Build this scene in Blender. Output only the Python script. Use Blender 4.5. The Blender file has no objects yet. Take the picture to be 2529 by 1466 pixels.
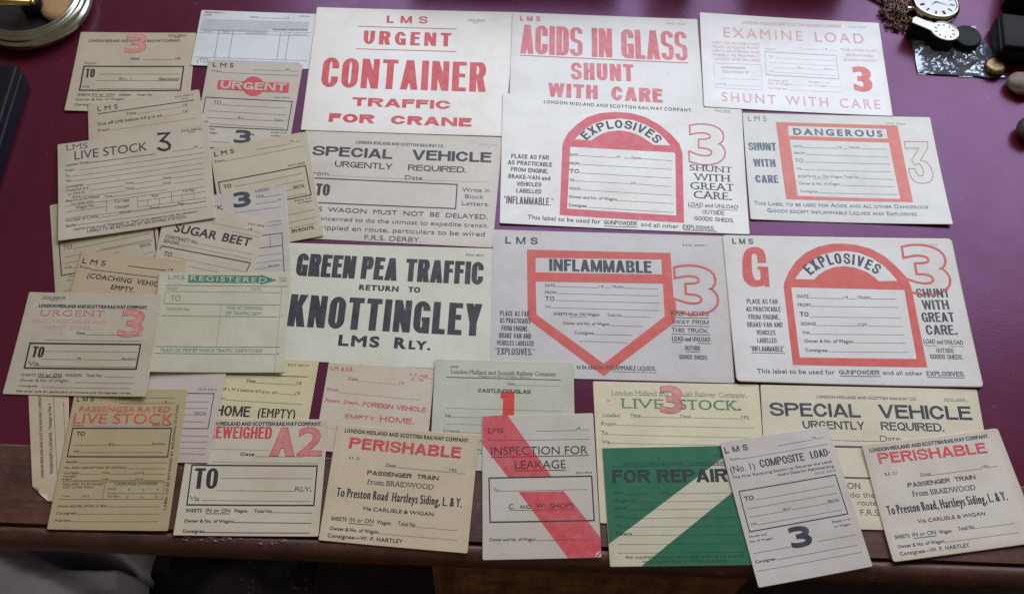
import bpy, bmesh, math, random
from mathutils import Vector, Matrix, geometry

# ------------------------------------------------------------------ camera, world, light
scene = bpy.context.scene
COL = scene.collection
R = math.radians

cam_data = bpy.data.cameras.new('camera')
cam = bpy.data.objects.new('camera', cam_data)
COL.objects.link(cam)
cam.matrix_world = Matrix.Translation((0, 0, 0.84423)) @ Matrix.Rotation(0.47357, 4, 'X') @ Matrix.Rotation(0.07403, 4, 'Z')
cam_data.sensor_fit = 'HORIZONTAL'
cam_data.sensor_width = 36.0
cam_data.lens = 36.0 * 2720.41 / 2529.0
cam_data.clip_start = 0.02
cam_data.clip_end = 60.0
scene.camera = cam

world = bpy.data.worlds.new('World')
scene.world = world
world.use_nodes = True
bg = world.node_tree.nodes['Background']
bg.inputs['Color'].default_value = (1.0, 0.84, 0.68, 1)
bg.inputs['Strength'].default_value = 0.165

def area(name, loc, target, sx, sy, power, color):
    d = bpy.data.lights.new(name, 'AREA')
    d.shape = 'RECTANGLE'; d.size = sx; d.size_y = sy
    d.energy = power; d.color = color
    o = bpy.data.objects.new(name, d); COL.objects.link(o)
    o.location = loc
    o.rotation_euler = (Vector(target) - Vector(loc)).to_track_quat('-Z', 'Y').to_euler()
    return o

WIN = (0.82, 0.92, 1.10)
def pane(x0, x1, z0, z1, y=1.36, rad=5.5):
    w, h = x1 - x0, z1 - z0
    area('window_light', ((x0 + x1) / 2, y, (z0 + z1) / 2), ((x0 + x1) / 2, y - 1, (z0 + z1) / 2), w, h, rad * w * h * math.pi, WIN)
pane(-0.42, 0.42, 0.42, 1.75)
pane(0.47, 1.42, 0.42, 1.75)

scene.view_settings.view_transform = 'Standard'
scene.view_settings.look = 'None'
scene.view_settings.exposure = 0.0
scene.view_settings.gamma = 1.0
scene.view_settings.use_curve_mapping = False
scene.render.engine = 'CYCLES'
scene.cycles.max_bounces = 8
scene.cycles.use_denoising = True

# ------------------------------------------------------------------ materials
def mat(name):
    m = bpy.data.materials.new(name); m.use_nodes = True
    nt = m.node_tree
    return m, nt, nt.nodes, nt.links, nt.nodes['Principled BSDF']

def noise(nt, coord, scale, detail=4, rough=0.55, mapping=None):
    n = nt.nodes.new('ShaderNodeTexNoise')
    n.inputs['Scale'].default_value = scale
    n.inputs['Detail'].default_value = detail
    n.inputs['Roughness'].default_value = rough
    if mapping:
        mp = nt.nodes.new('ShaderNodeMapping'); mp.inputs['Scale'].default_value = mapping
        nt.links.new(coord, mp.inputs['Vector']); coord = mp.outputs['Vector']
    nt.links.new(coord, n.inputs['Vector'])
    return n.outputs['Fac']

def ramp(nt, fac, stops):
    r = nt.nodes.new('ShaderNodeValToRGB')
    els = r.color_ramp.elements
    while len(els) < len(stops): els.new(0.5)
    for e, (p, c) in zip(els, stops):
        e.position = p; e.color = (*c, 1) if len(c) == 3 else c
    nt.links.new(fac, r.inputs['Fac'])
    return r.outputs['Color']

def mix(nt, fac, a, b, blend='MIX'):
    n = nt.nodes.new('ShaderNodeMix'); n.data_type = 'RGBA'; n.blend_type = blend
    for s, v in (('Factor', fac),):
        if isinstance(v, (int, float)): n.inputs[0].default_value = v
        else: nt.links.new(v, n.inputs[0])
    for i, v in ((6, a), (7, b)):
        if isinstance(v, tuple): n.inputs[i].default_value = (*v, 1)
        else: nt.links.new(v, n.inputs[i])
    return n.outputs[2]

def bump(nt, b, height, strength, dist):
    n = nt.nodes.new('ShaderNodeBump'); n.inputs['Strength'].default_value = strength
    n.inputs['Distance'].default_value = dist
    nt.links.new(height, n.inputs['Height']); nt.links.new(n.outputs['Normal'], b.inputs['Normal'])

def simple(name, col, rough=0.5, metal=0.0, var=0.12, scale=60, spec=0.5, bmp=0.0):
    m, nt, N, Lk, b = mat(name)
    tc = N.new('ShaderNodeTexCoord')
    f = noise(nt, tc.outputs['Object'], scale)
    c = ramp(nt, f, [(0.3, tuple(x * (1 - var) for x in col)), (0.7, tuple(min(1, x * (1 + var)) for x in col))])
    Lk.new(c, b.inputs['Base Color'])
    b.inputs['Roughness'].default_value = rough; b.inputs['Metallic'].default_value = metal
    b.inputs['Specular IOR Level'].default_value = spec
    if bmp: bump(nt, b, f, bmp, 0.001)
    return m

def paper(col, tan, seed):
    m, nt, N, Lk, b = mat('paper')
    tc = N.new('ShaderNodeTexCoord'); ob = tc.outputs['Object']
    mp = N.new('ShaderNodeMapping'); mp.inputs['Location'].default_value = (seed * 0.37, seed * 0.11, seed * 0.05)
    Lk.new(ob, mp.inputs['Vector']); ob = mp.outputs['Vector']
    big = noise(nt, ob, 9, 5); fine = noise(nt, ob, 420, 3); spots = noise(nt, ob, 120, 2)
    c1 = ramp(nt, big, [(0.28, tuple(x * t for x, t in zip(col, (0.90, 0.865, 0.79)))), (0.75, tuple(min(1, x * 1.03) for x in col))])
    c2 = mix(nt, 1.0, c1, ramp(nt, fine, [(0.3, (0.93, 0.925, 0.91)), (0.7, (1, 1, 1))]), 'MULTIPLY')
    sm = noise(nt, ob, 34, 5, 0.65)
    c2 = mix(nt, 1.0, c2, ramp(nt, sm, [(0.30, (0.90, 0.885, 0.86)), (0.55, (1, 1, 1))]), 'MULTIPLY')
    fx = ramp(nt, spots, [(0.70, (0, 0, 0)), (0.80, (0.35, 0.35, 0.35))])
    c3 = mix(nt, fx, c2, tuple(x * t for x, t in zip(col, (0.62, 0.5, 0.38))))
    # age toning along the card's edges
    sp = N.new('ShaderNodeSeparateXYZ'); Lk.new(tc.outputs['Generated'], sp.inputs[0])
    def edge(o):
        a = N.new('ShaderNodeMath'); a.operation = 'SUBTRACT'; Lk.new(o, a.inputs[0]); a.inputs[1].default_value = 0.5
        d = N.new('ShaderNodeMath'); d.operation = 'ABSOLUTE'; Lk.new(a.outputs[0], d.inputs[0]); return d.outputs[0]
    mx = N.new('ShaderNodeMath'); mx.operation = 'MAXIMUM'; Lk.new(edge(sp.outputs[0]), mx.inputs[0]); Lk.new(edge(sp.outputs[1]), mx.inputs[1])
    ad = N.new('ShaderNodeMath'); ad.operation = 'MULTIPLY_ADD'; Lk.new(big, ad.inputs[0]); ad.inputs[1].default_value = 0.10; Lk.new(mx.outputs[0], ad.inputs[2])
    ef = ramp(nt, ad.outputs[0], [(0.49, (0, 0, 0)), (0.56, (tan, tan, tan))])
    c4 = mix(nt, ef, c3, tuple(x * t for x, t in zip(col, (0.78, 0.66, 0.48))))
    Lk.new(c4, b.inputs['Base Color'])
    b.inputs['Roughness'].default_value = 0.42
    b.inputs['Specular IOR Level'].default_value = 0.62
    bump(nt, b, mix(nt, 0.5, fine, big), 0.25, 0.0004)
    return m

def ink(name, col, wear=0.25, wearcol=(0.72, 0.66, 0.58), rough=0.45):
    m, nt, N, Lk, b = mat('ink_' + name)
    tc = N.new('ShaderNodeTexCoord'); ob = tc.outputs['Object']
    f = noise(nt, ob, 90, 6, 0.7); g = noise(nt, ob, 900, 2)
    a = mix(nt, 0.35, f, g)
    k = ramp(nt, a, [(0.42, (0, 0, 0)), (0.72, (wear, wear, wear))])
    c = mix(nt, k, col, wearcol)
    Lk.new(c, b.inputs['Base Color'])
    b.inputs['Roughness'].default_value = rough
    b.inputs['Specular IOR Level'].default_value = 0.36
    return m

INK = {
 'k': ('black', (0.016, 0.014, 0.017), 0.10), 'K': ('black_on_green', (0.010, 0.022, 0.016), 0.05), 'n': ('blue_black', (0.020, 0.022, 0.032), 0.14),
 'g': ('grey', (0.46, 0.44, 0.48), 0.4), 'r': ('red', (0.62, 0.035, 0.045), 0.22), 'rr': ('vermilion', (0.66, 0.035, 0.015), 0.1),
 'rp': ('faded_red', (0.66, 0.12, 0.14), 0.45), 'rf': ('stamp_red', (0.62, 0.09, 0.07), 0.5), 'rf2': ('crimson_stamp', (0.6, 0.07, 0.08), 0.4),
 'pf': ('pale_pink', (0.66, 0.30, 0.25), 0.5), 's': ('salmon', (0.74, 0.36, 0.34), 0.5), 's2': ('coral', (0.68, 0.13, 0.11), 0.35),
 'o': ('orange_red', (0.60, 0.075, 0.05), 0.16), 'o2': ('brown_red', (0.52, 0.12, 0.09), 0.4), 'b': ('slate_blue', (0.065, 0.095, 0.155), 0.35), 'od': ('pale_vermilion', (0.66, 0.16, 0.115), 0.2), 'rx': ('pinkish_red', (0.66, 0.085, 0.115), 0.25),
 'c': ('crimson', (0.58, 0.04, 0.07), 0.3), 'e': ('green', (0.075, 0.21, 0.12), 0.35), 'e3': ('ribbon_green', (0.035, 0.18, 0.095), 0.2), 'e2': ('deep_green', (0.015, 0.19, 0.065), 0.25),
 'E': ('dark_green', (0.006, 0.125, 0.050), 0.05), 'v': ('violet', (0.06, 0.035, 0.085), 0.25), 'r2': ('brick_red', (0.60, 0.075, 0.03), 0.35),
 'r3': ('rose_red', (0.60, 0.055, 0.065), 0.2),
}
INKS = {}
def get_ink(key, col):
    if key == 'paper':
        kk = ('paper',) + col
        if kk not in INKS: INKS[kk] = ink('unprinted', tuple(c * 0.97 for c in col), 0.0, rough=0.5)
        return INKS[kk]
    if key not in INKS:
        n, c, w = INK[key]; INKS[key] = ink(n, c, w)
    return INKS[key]
HATCH_FILL = ink('hatching', (0.66, 0.36, 0.30), 0.75)

# ------------------------------------------------------------------ object helpers
def link(name, mesh, material=None, parent=None):
    o = bpy.data.objects.new(name, mesh); COL.objects.link(o)
    if material is not None:
        for mm in (material if isinstance(material, list) else [material]): mesh.materials.append(mm)
    if parent is not None: o.parent = parent
    return o

def tag(o, label=None, cat=None, group=None, kind=None):
    for k, v in (('label', label), ('category', cat), ('group', group), ('kind', kind)):
        if v: o[k] = v
    return o

def empty(name, loc=(0, 0, 0), rz=0.0):
    o = bpy.data.objects.new(name, None); COL.objects.link(o)
    o.location = loc; o.rotation_euler = (0, 0, rz); o.empty_display_size = 0.02
    return o

def mesh_of(name, verts, faces, smooth=False, mats=None):
    me = bpy.data.meshes.new(name); me.from_pydata(verts, [], faces); me.update()
    if smooth: me.polygons.foreach_set('use_smooth', [True] * len(me.polygons))
    if mats: me.polygons.foreach_set('material_index', mats)
    return me

def lathe(profile, seg=64):
    v, f = [], []
    n = len(profile)
    for i in range(seg):
        a = 2 * math.pi * i / seg
        v += [(r * math.cos(a), r * math.sin(a), z) for r, z in profile]
    for i in range(seg):
        j = (i + 1) % seg
        for k in range(n - 1): f.append((i * n + k, j * n + k, j * n + k + 1, i * n + k + 1))
    return v, f

def clean(me):
    bm = bmesh.new(); bm.from_mesh(me)
    bmesh.ops.remove_doubles(bm, verts=bm.verts, dist=1e-6)
    bmesh.ops.recalc_face_normals(bm, faces=bm.faces)
    bm.to_mesh(me); bm.free()
    return me

def tube(path, rad, seg=10, closed=False):
    v, f = [], []
    n = len(path)
    P = [Vector(p) for p in path]
    for i, p in enumerate(P):
        a = P[(i - 1) % n] if closed or i else p
        b = P[(i + 1) % n] if closed or i < n - 1 else p
        t = (b - a).normalized()
        s = t.cross(Vector((0, 0, 1)))
        if s.length < 1e-3: s = t.cross(Vector((0, 1, 0)))
        s.normalize(); u = s.cross(t)
        for k in range(seg):
            q = 2 * math.pi * k / seg
            v.append(tuple(p + (s * math.cos(q) + u * math.sin(q)) * rad))
    m = n if closed else n - 1
    for i in range(m):
        j = (i + 1) % n
        for k in range(seg): f.append((i * seg + k, i * seg + (k + 1) % seg, j * seg + (k + 1) % seg, j * seg + k))
    if not closed: f += [tuple(range(seg))[::-1], tuple((n - 1) * seg + k for k in range(seg))]
    return v, f

def merge(parts):
    V, F = [], []
    for v, f in parts:
        o = len(V); V += v; F += [tuple(i + o for i in q) for q in f]
    return V, F

def rounded_box(sx, sy, sz, r=0.003, seg=3):
    bm = bmesh.new(); bmesh.ops.create_cube(bm, size=1)
    for v in bm.verts: v.co = Vector((v.co.x * sx, v.co.y * sy, (v.co.z + 0.5) * sz))
    bmesh.ops.bevel(bm, geom=bm.edges[:], offset=r, segments=seg, affect='EDGES', profile=0.5)
    me = bpy.data.meshes.new('box'); bm.to_mesh(me); bm.free()
    me.polygons.foreach_set('use_smooth', [True] * len(me.polygons))
    return me

# ------------------------------------------------------------------ lettering
CHARS = sorted(set('ABCDEFGHIJKLMNOPQRSTUVWXYZabcdefghijklmnopqrstuvwxyz0123456789.,&-—()"\'£/:'))
GLYPH = {}
def load_glyphs():
    obs = {}
    for c in CHARS:
        for suffix in ('', 'I'):
            cu = bpy.data.curves.new('glyph', 'FONT'); cu.body = c + suffix; cu.size = 1
            o = bpy.data.objects.new('glyph', cu); COL.objects.link(o); obs[c, suffix] = o
    dg = bpy.context.evaluated_depsgraph_get(); dg.update()
    def loops(o):
        cv = o.to_curve(dg); out = []
        for sp in cv.splines:
            pts = []
            bp = list(sp.bezier_points)
            for i, p in enumerate(bp):
                q = bp[(i + 1) % len(bp)]
                a, b, c_, d = p.co.xy, p.handle_right.xy, q.handle_left.xy, q.co.xy
                ch = d - a; L = ch.length
                flat = L < 1e-6 or (abs(ch.cross(b - a)) / L < 0.004 * max(L, .1) and abs(ch.cross(c_ - a)) / L < 0.004 * max(L, .1))
                steps = 1 if flat else (5 if L > 0.15 else 3)
                for k in range(steps):
                    t = k / steps; u = 1 - t
                    pts.append(a * u ** 3 + b * 3 * u * u * t + c_ * 3 * u * t * t + d * t ** 3)
            cl = []
            for p in pts:
                if not cl or (p - cl[-1]).length > 1e-4: cl.append(p)
            if len(cl) > 1 and (cl[0] - cl[-1]).length < 1e-4: cl.pop()
            if len(cl) > 2: out.append([(p.x, p.y) for p in cl])
        o.to_curve_clear()
        return out
    lI = loops(obs['I', '']); minI = min(x for l in lI for x, y in l)
    for c in CHARS:
        l = loops(obs[c, '']); l2 = loops(obs[c, 'I'])
        adv = min(x for x, y in l2[-1]) - minI
        GLYPH[c] = (l, adv)
    wI = max(x for l in lI for x, y in l) - minI
    # a space: advance difference of 'I I' and 'II'
    cu = bpy.data.curves.new('glyph', 'FONT'); cu.body = 'I I'; cu.size = 1
    o = bpy.data.objects.new('glyph', cu); COL.objects.link(o); obs['sp', ''] = o
    dg.update(); dg = bpy.context.evaluated_depsgraph_get()
    l3 = loops(o)
    xs = sorted(min(x for x, y in l) for l in l3)
    GLYPH[' '] = ([], xs[-1] - xs[0] - GLYPH['I'][1])
    for ob in obs.values():
        d = ob.data; bpy.data.objects.remove(ob); bpy.data.curves.remove(d)
    return wI
STEM = load_glyphs()
CAPH = max(y for l in GLYPH['H'][0] for x, y in l)
HOR = sorted(set(round(y, 3) for l in GLYPH['L'][0] for x, y in l))[1]

def area2(l): return sum(l[i - 1][0] * l[i][1] - l[i][0] * l[i - 1][1] for i in range(len(l)))

def offset_loop(l, sgn, wx, wy):
    n = len(l); out = []
    for i in range(n):
        ax, ay = l[i - 1]; bx, by = l[i]; cx, cy = l[(i + 1) % n]
        d1 = Vector((bx - ax, by - ay)); d2 = Vector((cx - bx, cy - by))
        if d1.length < 1e-9 or d2.length < 1e-9: out.append((bx, by)); continue
        d1.normalize(); d2.normalize()
        n1 = Vector((d1.y, -d1.x)); n2 = Vector((d2.y, -d2.x))
        m = n1 + n2
        k = 1 + n1.dot(n2)
        m = m / max(k, 0.35)
        out.append((bx + sgn * m.x * wx, by + sgn * m.y * wy))
    return out

def layout(txt, length, cap, st, sh, tr, sf, sc):
    """letters of one line: list of (loops, centre x), baseline at y = 0, ink from x = 0 to length (mm)"""
    seq = []
    for ch in txt:
        k = 1.0
        if sc and ch.islower(): ch = ch.upper(); k = 0.78
        seq.append((ch, k))
    ink_w, items, gaps = 0.0, [], []
    pend = 0.0
    for ch, k in seq:
        lo, adv = GLYPH.get(ch, GLYPH['-'])
        if not lo:
            pend += adv; continue
        x0 = min(x for l in lo for x, y in l) * k; x1 = max(x for l in lo for x, y in l) * k
        if items: gaps.append((pend + x0, 0))
        items.append((lo, k, x0, x1)); pend = adv * k - x1
    n = len(items)
    extra = (tr - 1) * cap
    names = [c for c, _ in seq if GLYPH.get(c, GLYPH['-'])[0]]
    def weight(i, sx):
        """half the extra stroke width of letter i, held back so that its counters stay open"""
        want = (st * cap - STEM * sx) / 2
        w = items[i][3] - items[i][2]
        c = names[i]
        inner = max(w - 2 * STEM, 0.02)
        if c in 'N': lim = 0.37 * inner
        elif c in 'MWmw': lim = 0.235 * inner
        elif c in 'KXYVAvkxy': lim = 0.30 * inner
        elif c in 'EFLTIJZ1ijlfrt.,\'"-—/:()': lim = 9
        else: lim = 0.43 * inner
        return max(min(want, lim * sx), -0.38 * STEM * sx)
    def total(sx):
        s = extra * (n - 1)
        for i in range(n):
            s += (items[i][3] - items[i][2]) * sx + 2 * weight(i, sx)
            if i: s += gaps[i - 1][0] * sx * (0.75 if st > 0.2 else 1)
        return s
    lo_s, hi_s = 0.01 * cap, 60 * cap
    for _ in range(40):
        sx = (lo_s + hi_s) / 2
        if total(sx) > length: hi_s = sx
        else: lo_s = sx
    gk = 0.75 if st > 0.2 else 1
    sy = cap * (1 - sh) / (CAPH - HOR); wy = (sh * cap - HOR * sy) / 2
    wy = max(wy, -0.38 * HOR * sy)
    out = []; pen = 0.0
    for i, (lo, k, x0, x1) in enumerate(items):
        if i: pen += gaps[i - 1][0] * sx * gk + extra
        wx = weight(i, sx)
        s = 1 if area2(max(lo, key=lambda l: abs(area2(l)))) > 0 else -1
        gl = []
        for l in lo:
            q = [(x * k * sx - x0 * sx + wx + pen, y * k * sy + wy) for x, y in l]
            gl.append(offset_loop(q, s, wx, wy))
        bars = []
        if sf:
            t = max(0.085 * cap, 0.15); e = 0.13 * cap
            tops = {round(max(y for l in gl for x, y in l), 2)}
            ymax = max(tops)
            for l in gl:
                for a in range(len(l)):
                    (ax, ay), (bx, by) = l[a - 1], l[a]
                    w = abs(ax - bx)
                    if abs(ay - by) < 0.02 * cap and 0.03 * cap < w < 0.5 * cap:
                        lo_, hi_ = min(ax, bx), max(ax, bx)
                        if abs(ay) < 0.04 * cap: bars.append([(lo_ - e, 0), (hi_ + e, 0), (hi_ + e, t), (lo_ - e, t)])
                        elif abs(ay - ymax) < 0.04 * cap and w < 0.4 * cap: bars.append([(lo_ - e, ymax - t), (hi_ + e, ymax - t), (hi_ + e, ymax), (lo_ - e, ymax)])
        wdt = (x1 - x0) * sx + 2 * wx
        out.append((gl, bars, pen + wdt / 2, s))
        pen += wdt
    return out

# ------------------------------------------------------------------ grotesque poster letters, drawn from strokes
def rect(x0, y0, x1, y1): return [(x0, y0), (x1, y0), (x1, y1), (x0, y1)]
def quad(a, b, c, d):
    q = [a, b, c, d]
    return q if area2(q) > 0 else q[::-1]
def corner_arc(cx, cy, rx, ry, a0, a1, n=6):
    return [(cx + rx * math.cos(R(a0 + (a1 - a0) * i / n)), cy + ry * math.sin(R(a0 + (a1 - a0) * i / n))) for i in range(n + 1)]
def rrect(x0, y0, x1, y1, rx, ry, tl=1, tr=1, br=1, bl=1):
    rx = max(1e-4, min(rx, (x1 - x0) / 2)); ry = max(1e-4, min(ry, (y1 - y0) / 2)); p = []
    p += corner_arc(x1 - rx, y1 - ry, rx, ry, 0, 90) if tr else [(x1, y1)]
    p += corner_arc(x0 + rx, y1 - ry, rx, ry, 90, 180) if tl else [(x0, y1)]
    p += corner_arc(x0 + rx, y0 + ry, rx, ry, 180, 270) if bl else [(x0, y0)]
    p += corner_arc(x1 - rx, y0 + ry, rx, ry, 270, 360) if br else [(x1, y0)]
    return p
def fat_path(pts, s, t):
    """stroke of width s where it runs upright and t where it runs level"""
    n = len(pts); L_, R_ = [], []
    for i in range(n):
        a, b = pts[max(0, i - 1)], pts[min(n - 1, i + 1)]
        d = Vector((b[0] - a[0], b[1] - a[1])).normalized()
        L_.append((pts[i][0] - d.y * s / 2, pts[i][1] + d.x * t / 2)); R_.append((pts[i][0] + d.y * s / 2, pts[i][1] - d.x * t / 2))
    q = R_ + L_[::-1]
    return q if area2(q) > 0 else q[::-1]
WREL = {'I': 0, 'E': .86, 'F': .82, 'L': .80, 'T': .94, 'M': 1.28, 'W': 1.42, 'N': 1.06, 'A': 1.06, 'V': 1.04, 'Y': 1.02, 'K': 1.06, 'X': 1.0, 'S': .98, 'J': .8, '.': 0, ',': 0, '-': .5, '"': .5, '1': .5}
def gothic_glyph(c, w, H, s, t):
    rx = w / 2; ry = H * .5 if w > .62 * H else min(H * .5, w * .62)
    ix = max(rx - s, 0.02 * w); iy = max(ry - t, 0.02 * H)
    ring = [rrect(0, 0, w, H, rx, ry), rrect(s, t, w - s, H - t, ix, iy)[::-1]]
    if c == 'I': return [rect(0, 0, s, H)]
    if c == '.': return [rect(0, 0, s, s * .95)]
    if c == ',': return [rect(0, 0, s, s * .9), quad((s * .45, 0), (s, 0), (s * .55, -s * .6), (s * .15, -s * .6))]
    if c == '-': return [rect(0, H * .42, w, H * .42 + t)]
    if c == '"': return [rect(0, H * .72, w * .32, H), rect(w * .68, H * .72, w, H)]
    if c == '1': return [rect(w - s, 0, w, H), quad((0, H * .80), (w - s, H * .88), (w - s, H), (0, H * .9))]
    if c == 'L': return [rect(0, 0, s, H), rect(s * .9, 0, w, t)]
    if c == 'T': return [rect((w - s) / 2, 0, (w + s) / 2, H), rect(0, H - t, w, H)]
    if c in 'EF':
        o = [rect(0, 0, s, H), rect(s * .9, H - t, w, H), rect(s * .9, H * .47, w * .92, H * .47 + t)]
        return o + ([rect(s * .9, 0, w, t)] if c == 'E' else [])
    if c == 'H': return [rect(0, 0, s, H), rect(w - s, 0, w, H), rect(s * .9, H * .45, w - s * .9, H * .45 + t)]
    if c == 'U': return [rect(0, ry, s, H), rect(w - s, ry, w, H)] + [corner_arc(rx, ry, rx, ry, 180, 360, 12) + corner_arc(rx, ry, ix, iy, 360, 180, 12)]
    if c in 'OQ': return ring + ([quad((w * .5, H * .24), (w * .5 + s * .8, H * .28), (w * 1.08, -H * .04), (w * 1.08 - s, -H * .06))] if c == 'Q' else [])
    if c in 'CG':
        yt = H * (.64 if c == 'C' else .70); yb = H * (.36 if c == 'C' else .50)
        o = [(w, yt)] + corner_arc(w - rx, H - ry, rx, ry, 8, 90) + corner_arc(rx, H - ry, rx, ry, 90, 180) + corner_arc(rx, ry, rx, ry, 180, 270) + corner_arc(w - rx, ry, rx, ry, 270, 352) + [(w, yb), (w - s, yb)]
        o += corner_arc(w - s - ix, t + iy, ix, iy, 352, 270) + corner_arc(s + ix, t + iy, ix, iy, 270, 180) + corner_arc(s + ix, H - t - iy, ix, iy, 180, 90) + corner_arc(w - s - ix, H - t - iy, ix, iy, 90, 8) + [(w - s, yt)]
        return [o] + ([rect(s + (w - 2 * s) * .42, yb - t * .8, w, yb), rect(w - s * .8, 0, w, yb)] if c == 'G' else [])
    if c == 'D': return [rrect(0, 0, w, H, rx, ry, tl=0, bl=0), rrect(s, t, w - s, H - t, ix, iy, tl=0, bl=0)[::-1]]
    if c in 'PRB':
        yb = H * (.44 if c == 'P' else .47); hh = H - yb
        o = [rect(0, 0, s, H), rrect(s * .9, yb, w * (.96 if c == 'B' else 1), H, rx, hh / 2, tl=0, bl=0), rrect(s, yb + t * .9, w * (.96 if c == 'B' else 1) - s, H - t, ix, max(hh / 2 - t, .02), tl=0, bl=0)[::-1]]
        o[1] = rrect(s, yb, w * (.96 if c == 'B' else 1), H, rx, hh / 2, tl=0, bl=0)
        if c == 'R': o.append(quad((w * .40, yb + t * .3), (w * .40 + s, yb + t * .3), (w * 1.02, 0), (w * 1.02 - s * 1.08, 0)))
        if c == 'B':
            y2 = yb + t * .9
            o += [rrect(s, 0, w, yb, rx, yb / 2, tl=0, bl=0), rrect(s, t, w - s, yb - t * .1, ix, max(yb / 2 - t * .6, .02), tl=0, bl=0)[::-1]]
        return o
    if c == 'S':
        s, t = s * (.84 if w < 3.6 * s else 1), min(t * .9, H * .165)
        a, b = s / 2, w - s / 2; y0, y1 = t / 2, H - t / 2; m = H * .52; px = (b - a) / 2; py = min((y1 - m) * .52, px * 1.15)
        p = [(b, y1 - py - (y1 - m) * .12)] + corner_arc(b - px, y1 - py, px, py, 0, 90, 6) + corner_arc(a + px, y1 - py, px, py, 90, 180, 6)
        p += [(a, m + py * .75), (a + (b - a) * .12, m + py * .30), (a + (b - a) * .5, m - .01 * H), (b - (b - a) * .12, m - py * .32), (b, m - py * .80)]
        p += corner_arc(b - px, y0 + py, px, py, 0, -90, 6) + corner_arc(a + px, y0 + py, px, py, 270, 180, 6) + [(a, y0 + py + (m - y0) * .12)]
        q = [p[0]]
        for z_ in p[1:]:
            if math.hypot(z_[0] - q[-1][0], z_[1] - q[-1][1]) > 1e-3 * H: q.append(z_)
        return [fat_path(q, s, t)]
    if c == 'N': return [rect(0, 0, s * .9, H), rect(w - s * .9, 0, w, H), quad((0, H), (s * 1.02, H), (w, 0), (w - s * 1.02, 0))]
    if c == 'M': return [rect(0, 0, s * .86, H), rect(w - s * .86, 0, w, H), quad((0, H), (s * 1.0, H), (w / 2 + s * .40, 0), (w / 2 - s * .40, 0)), quad((w, H), (w - s * 1.0, H), (w / 2 - s * .40, 0), (w / 2 + s * .40, 0))]
    if c == 'A': return [quad((0, 0), (s * 1.0, 0), (w / 2 + s * .55, H), (w / 2 - s * .55, H)), quad((w, 0), (w - s * 1.0, 0), (w / 2 - s * .55, H), (w / 2 + s * .55, H)), rect(w * .22, H * .20, w * .78, H * .20 + t * .9)]
    if c == 'V': return [quad((0, H), (s, H), (w / 2 + s * .5, 0), (w / 2 - s * .5, 0)), quad((w, H), (w - s, H), (w / 2 - s * .5, 0), (w / 2 + s * .5, 0))]
    if c == 'W':
        k = s * .86; o = []
        for x in (0, w / 2): pass
        return [quad((0, H), (k, H), (w * .28 + k * .45, 0), (w * .28 - k * .45, 0)), quad((w / 2 + k * .45, H), (w / 2 - k * .45, H), (w * .28 - k * .45, 0), (w * .28 + k * .45, 0)), quad((w / 2 - k * .45, H), (w / 2 + k * .45, H), (w * .72 + k * .45, 0), (w * .72 - k * .45, 0)), quad((w, H), (w - k, H), (w * .72 - k * .45, 0), (w * .72 + k * .45, 0))]
    if c == 'Y': return [rect((w - s) / 2, 0, (w + s) / 2, H * .46), quad((0, H), (s * 1.05, H), (w / 2 + s * .5, H * .40), (w / 2 - s * .5, H * .40)), quad((w, H), (w - s * 1.05, H), (w / 2 - s * .5, H * .40), (w / 2 + s * .5, H * .40))]
    if c == 'K': return [rect(0, 0, s, H), quad((w, H), (w - s * 1.12, H), (s * .6, H * .34), (s * 1.1, H * .30)), quad((w * .34, H * .52), (w * .34 + s * .9, H * .66), (w * 1.02, 0), (w * 1.02 - s * 1.12, 0))]
    if c == 'X': return [quad((0, 0), (s * 1.1, 0), (w, H), (w - s * 1.1, H)), quad((w, 0), (w - s * 1.1, 0), (0, H), (s * 1.1, H))]
    if c == 'Z': return [rect(0, 0, w, t), rect(0, H - t, w, H), quad((0, t * .9), (s * 1.1, t * .9), (w, H - t * .9), (w - s * 1.1, H - t * .9))]
    return ring
def layout_gothic(txt, length, cap, st, sh, tr):
    s, t = st * cap, sh * cap
    gap = 0.075 * cap + (tr - 1) * cap * .75
    n = sum(ch != ' ' for ch in txt); sp = txt.count(' ')
    rel = sum(WREL.get(ch, 1.0) for ch in txt if ch != ' ')
    fixed = sum(s for ch in txt if ch in 'I.,')
    k = 0.62 if txt.count('  ') == 0 else 0.5
    w = (length - fixed - gap * (n - 1)) / (rel + k * sp)
    if w < 2.35 * s:                                   # crowded: lighter strokes, tighter spacing
        s2 = max(w, 0.1) / 2.35; s = s2 + (s - s2) * .25; t = min(t, s * .8); gap *= .7
        fixed = sum(s for ch in txt if ch in 'I.,')
        w = (length - fixed - gap * (n - 1)) / (rel + k * sp)
    out, pen = [], 0.0
    for ch in txt:
        if ch == ' ': pen += k * w; continue
        gw = s if ch in 'I.,' else WREL.get(ch, 1.0) * w
        out.append(([[(x + pen, y) for x, y in l] for l in gothic_glyph(ch, gw, cap, s, t)], [], pen + gw / 2, 1))
        pen += gw + gap
    return out

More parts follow.
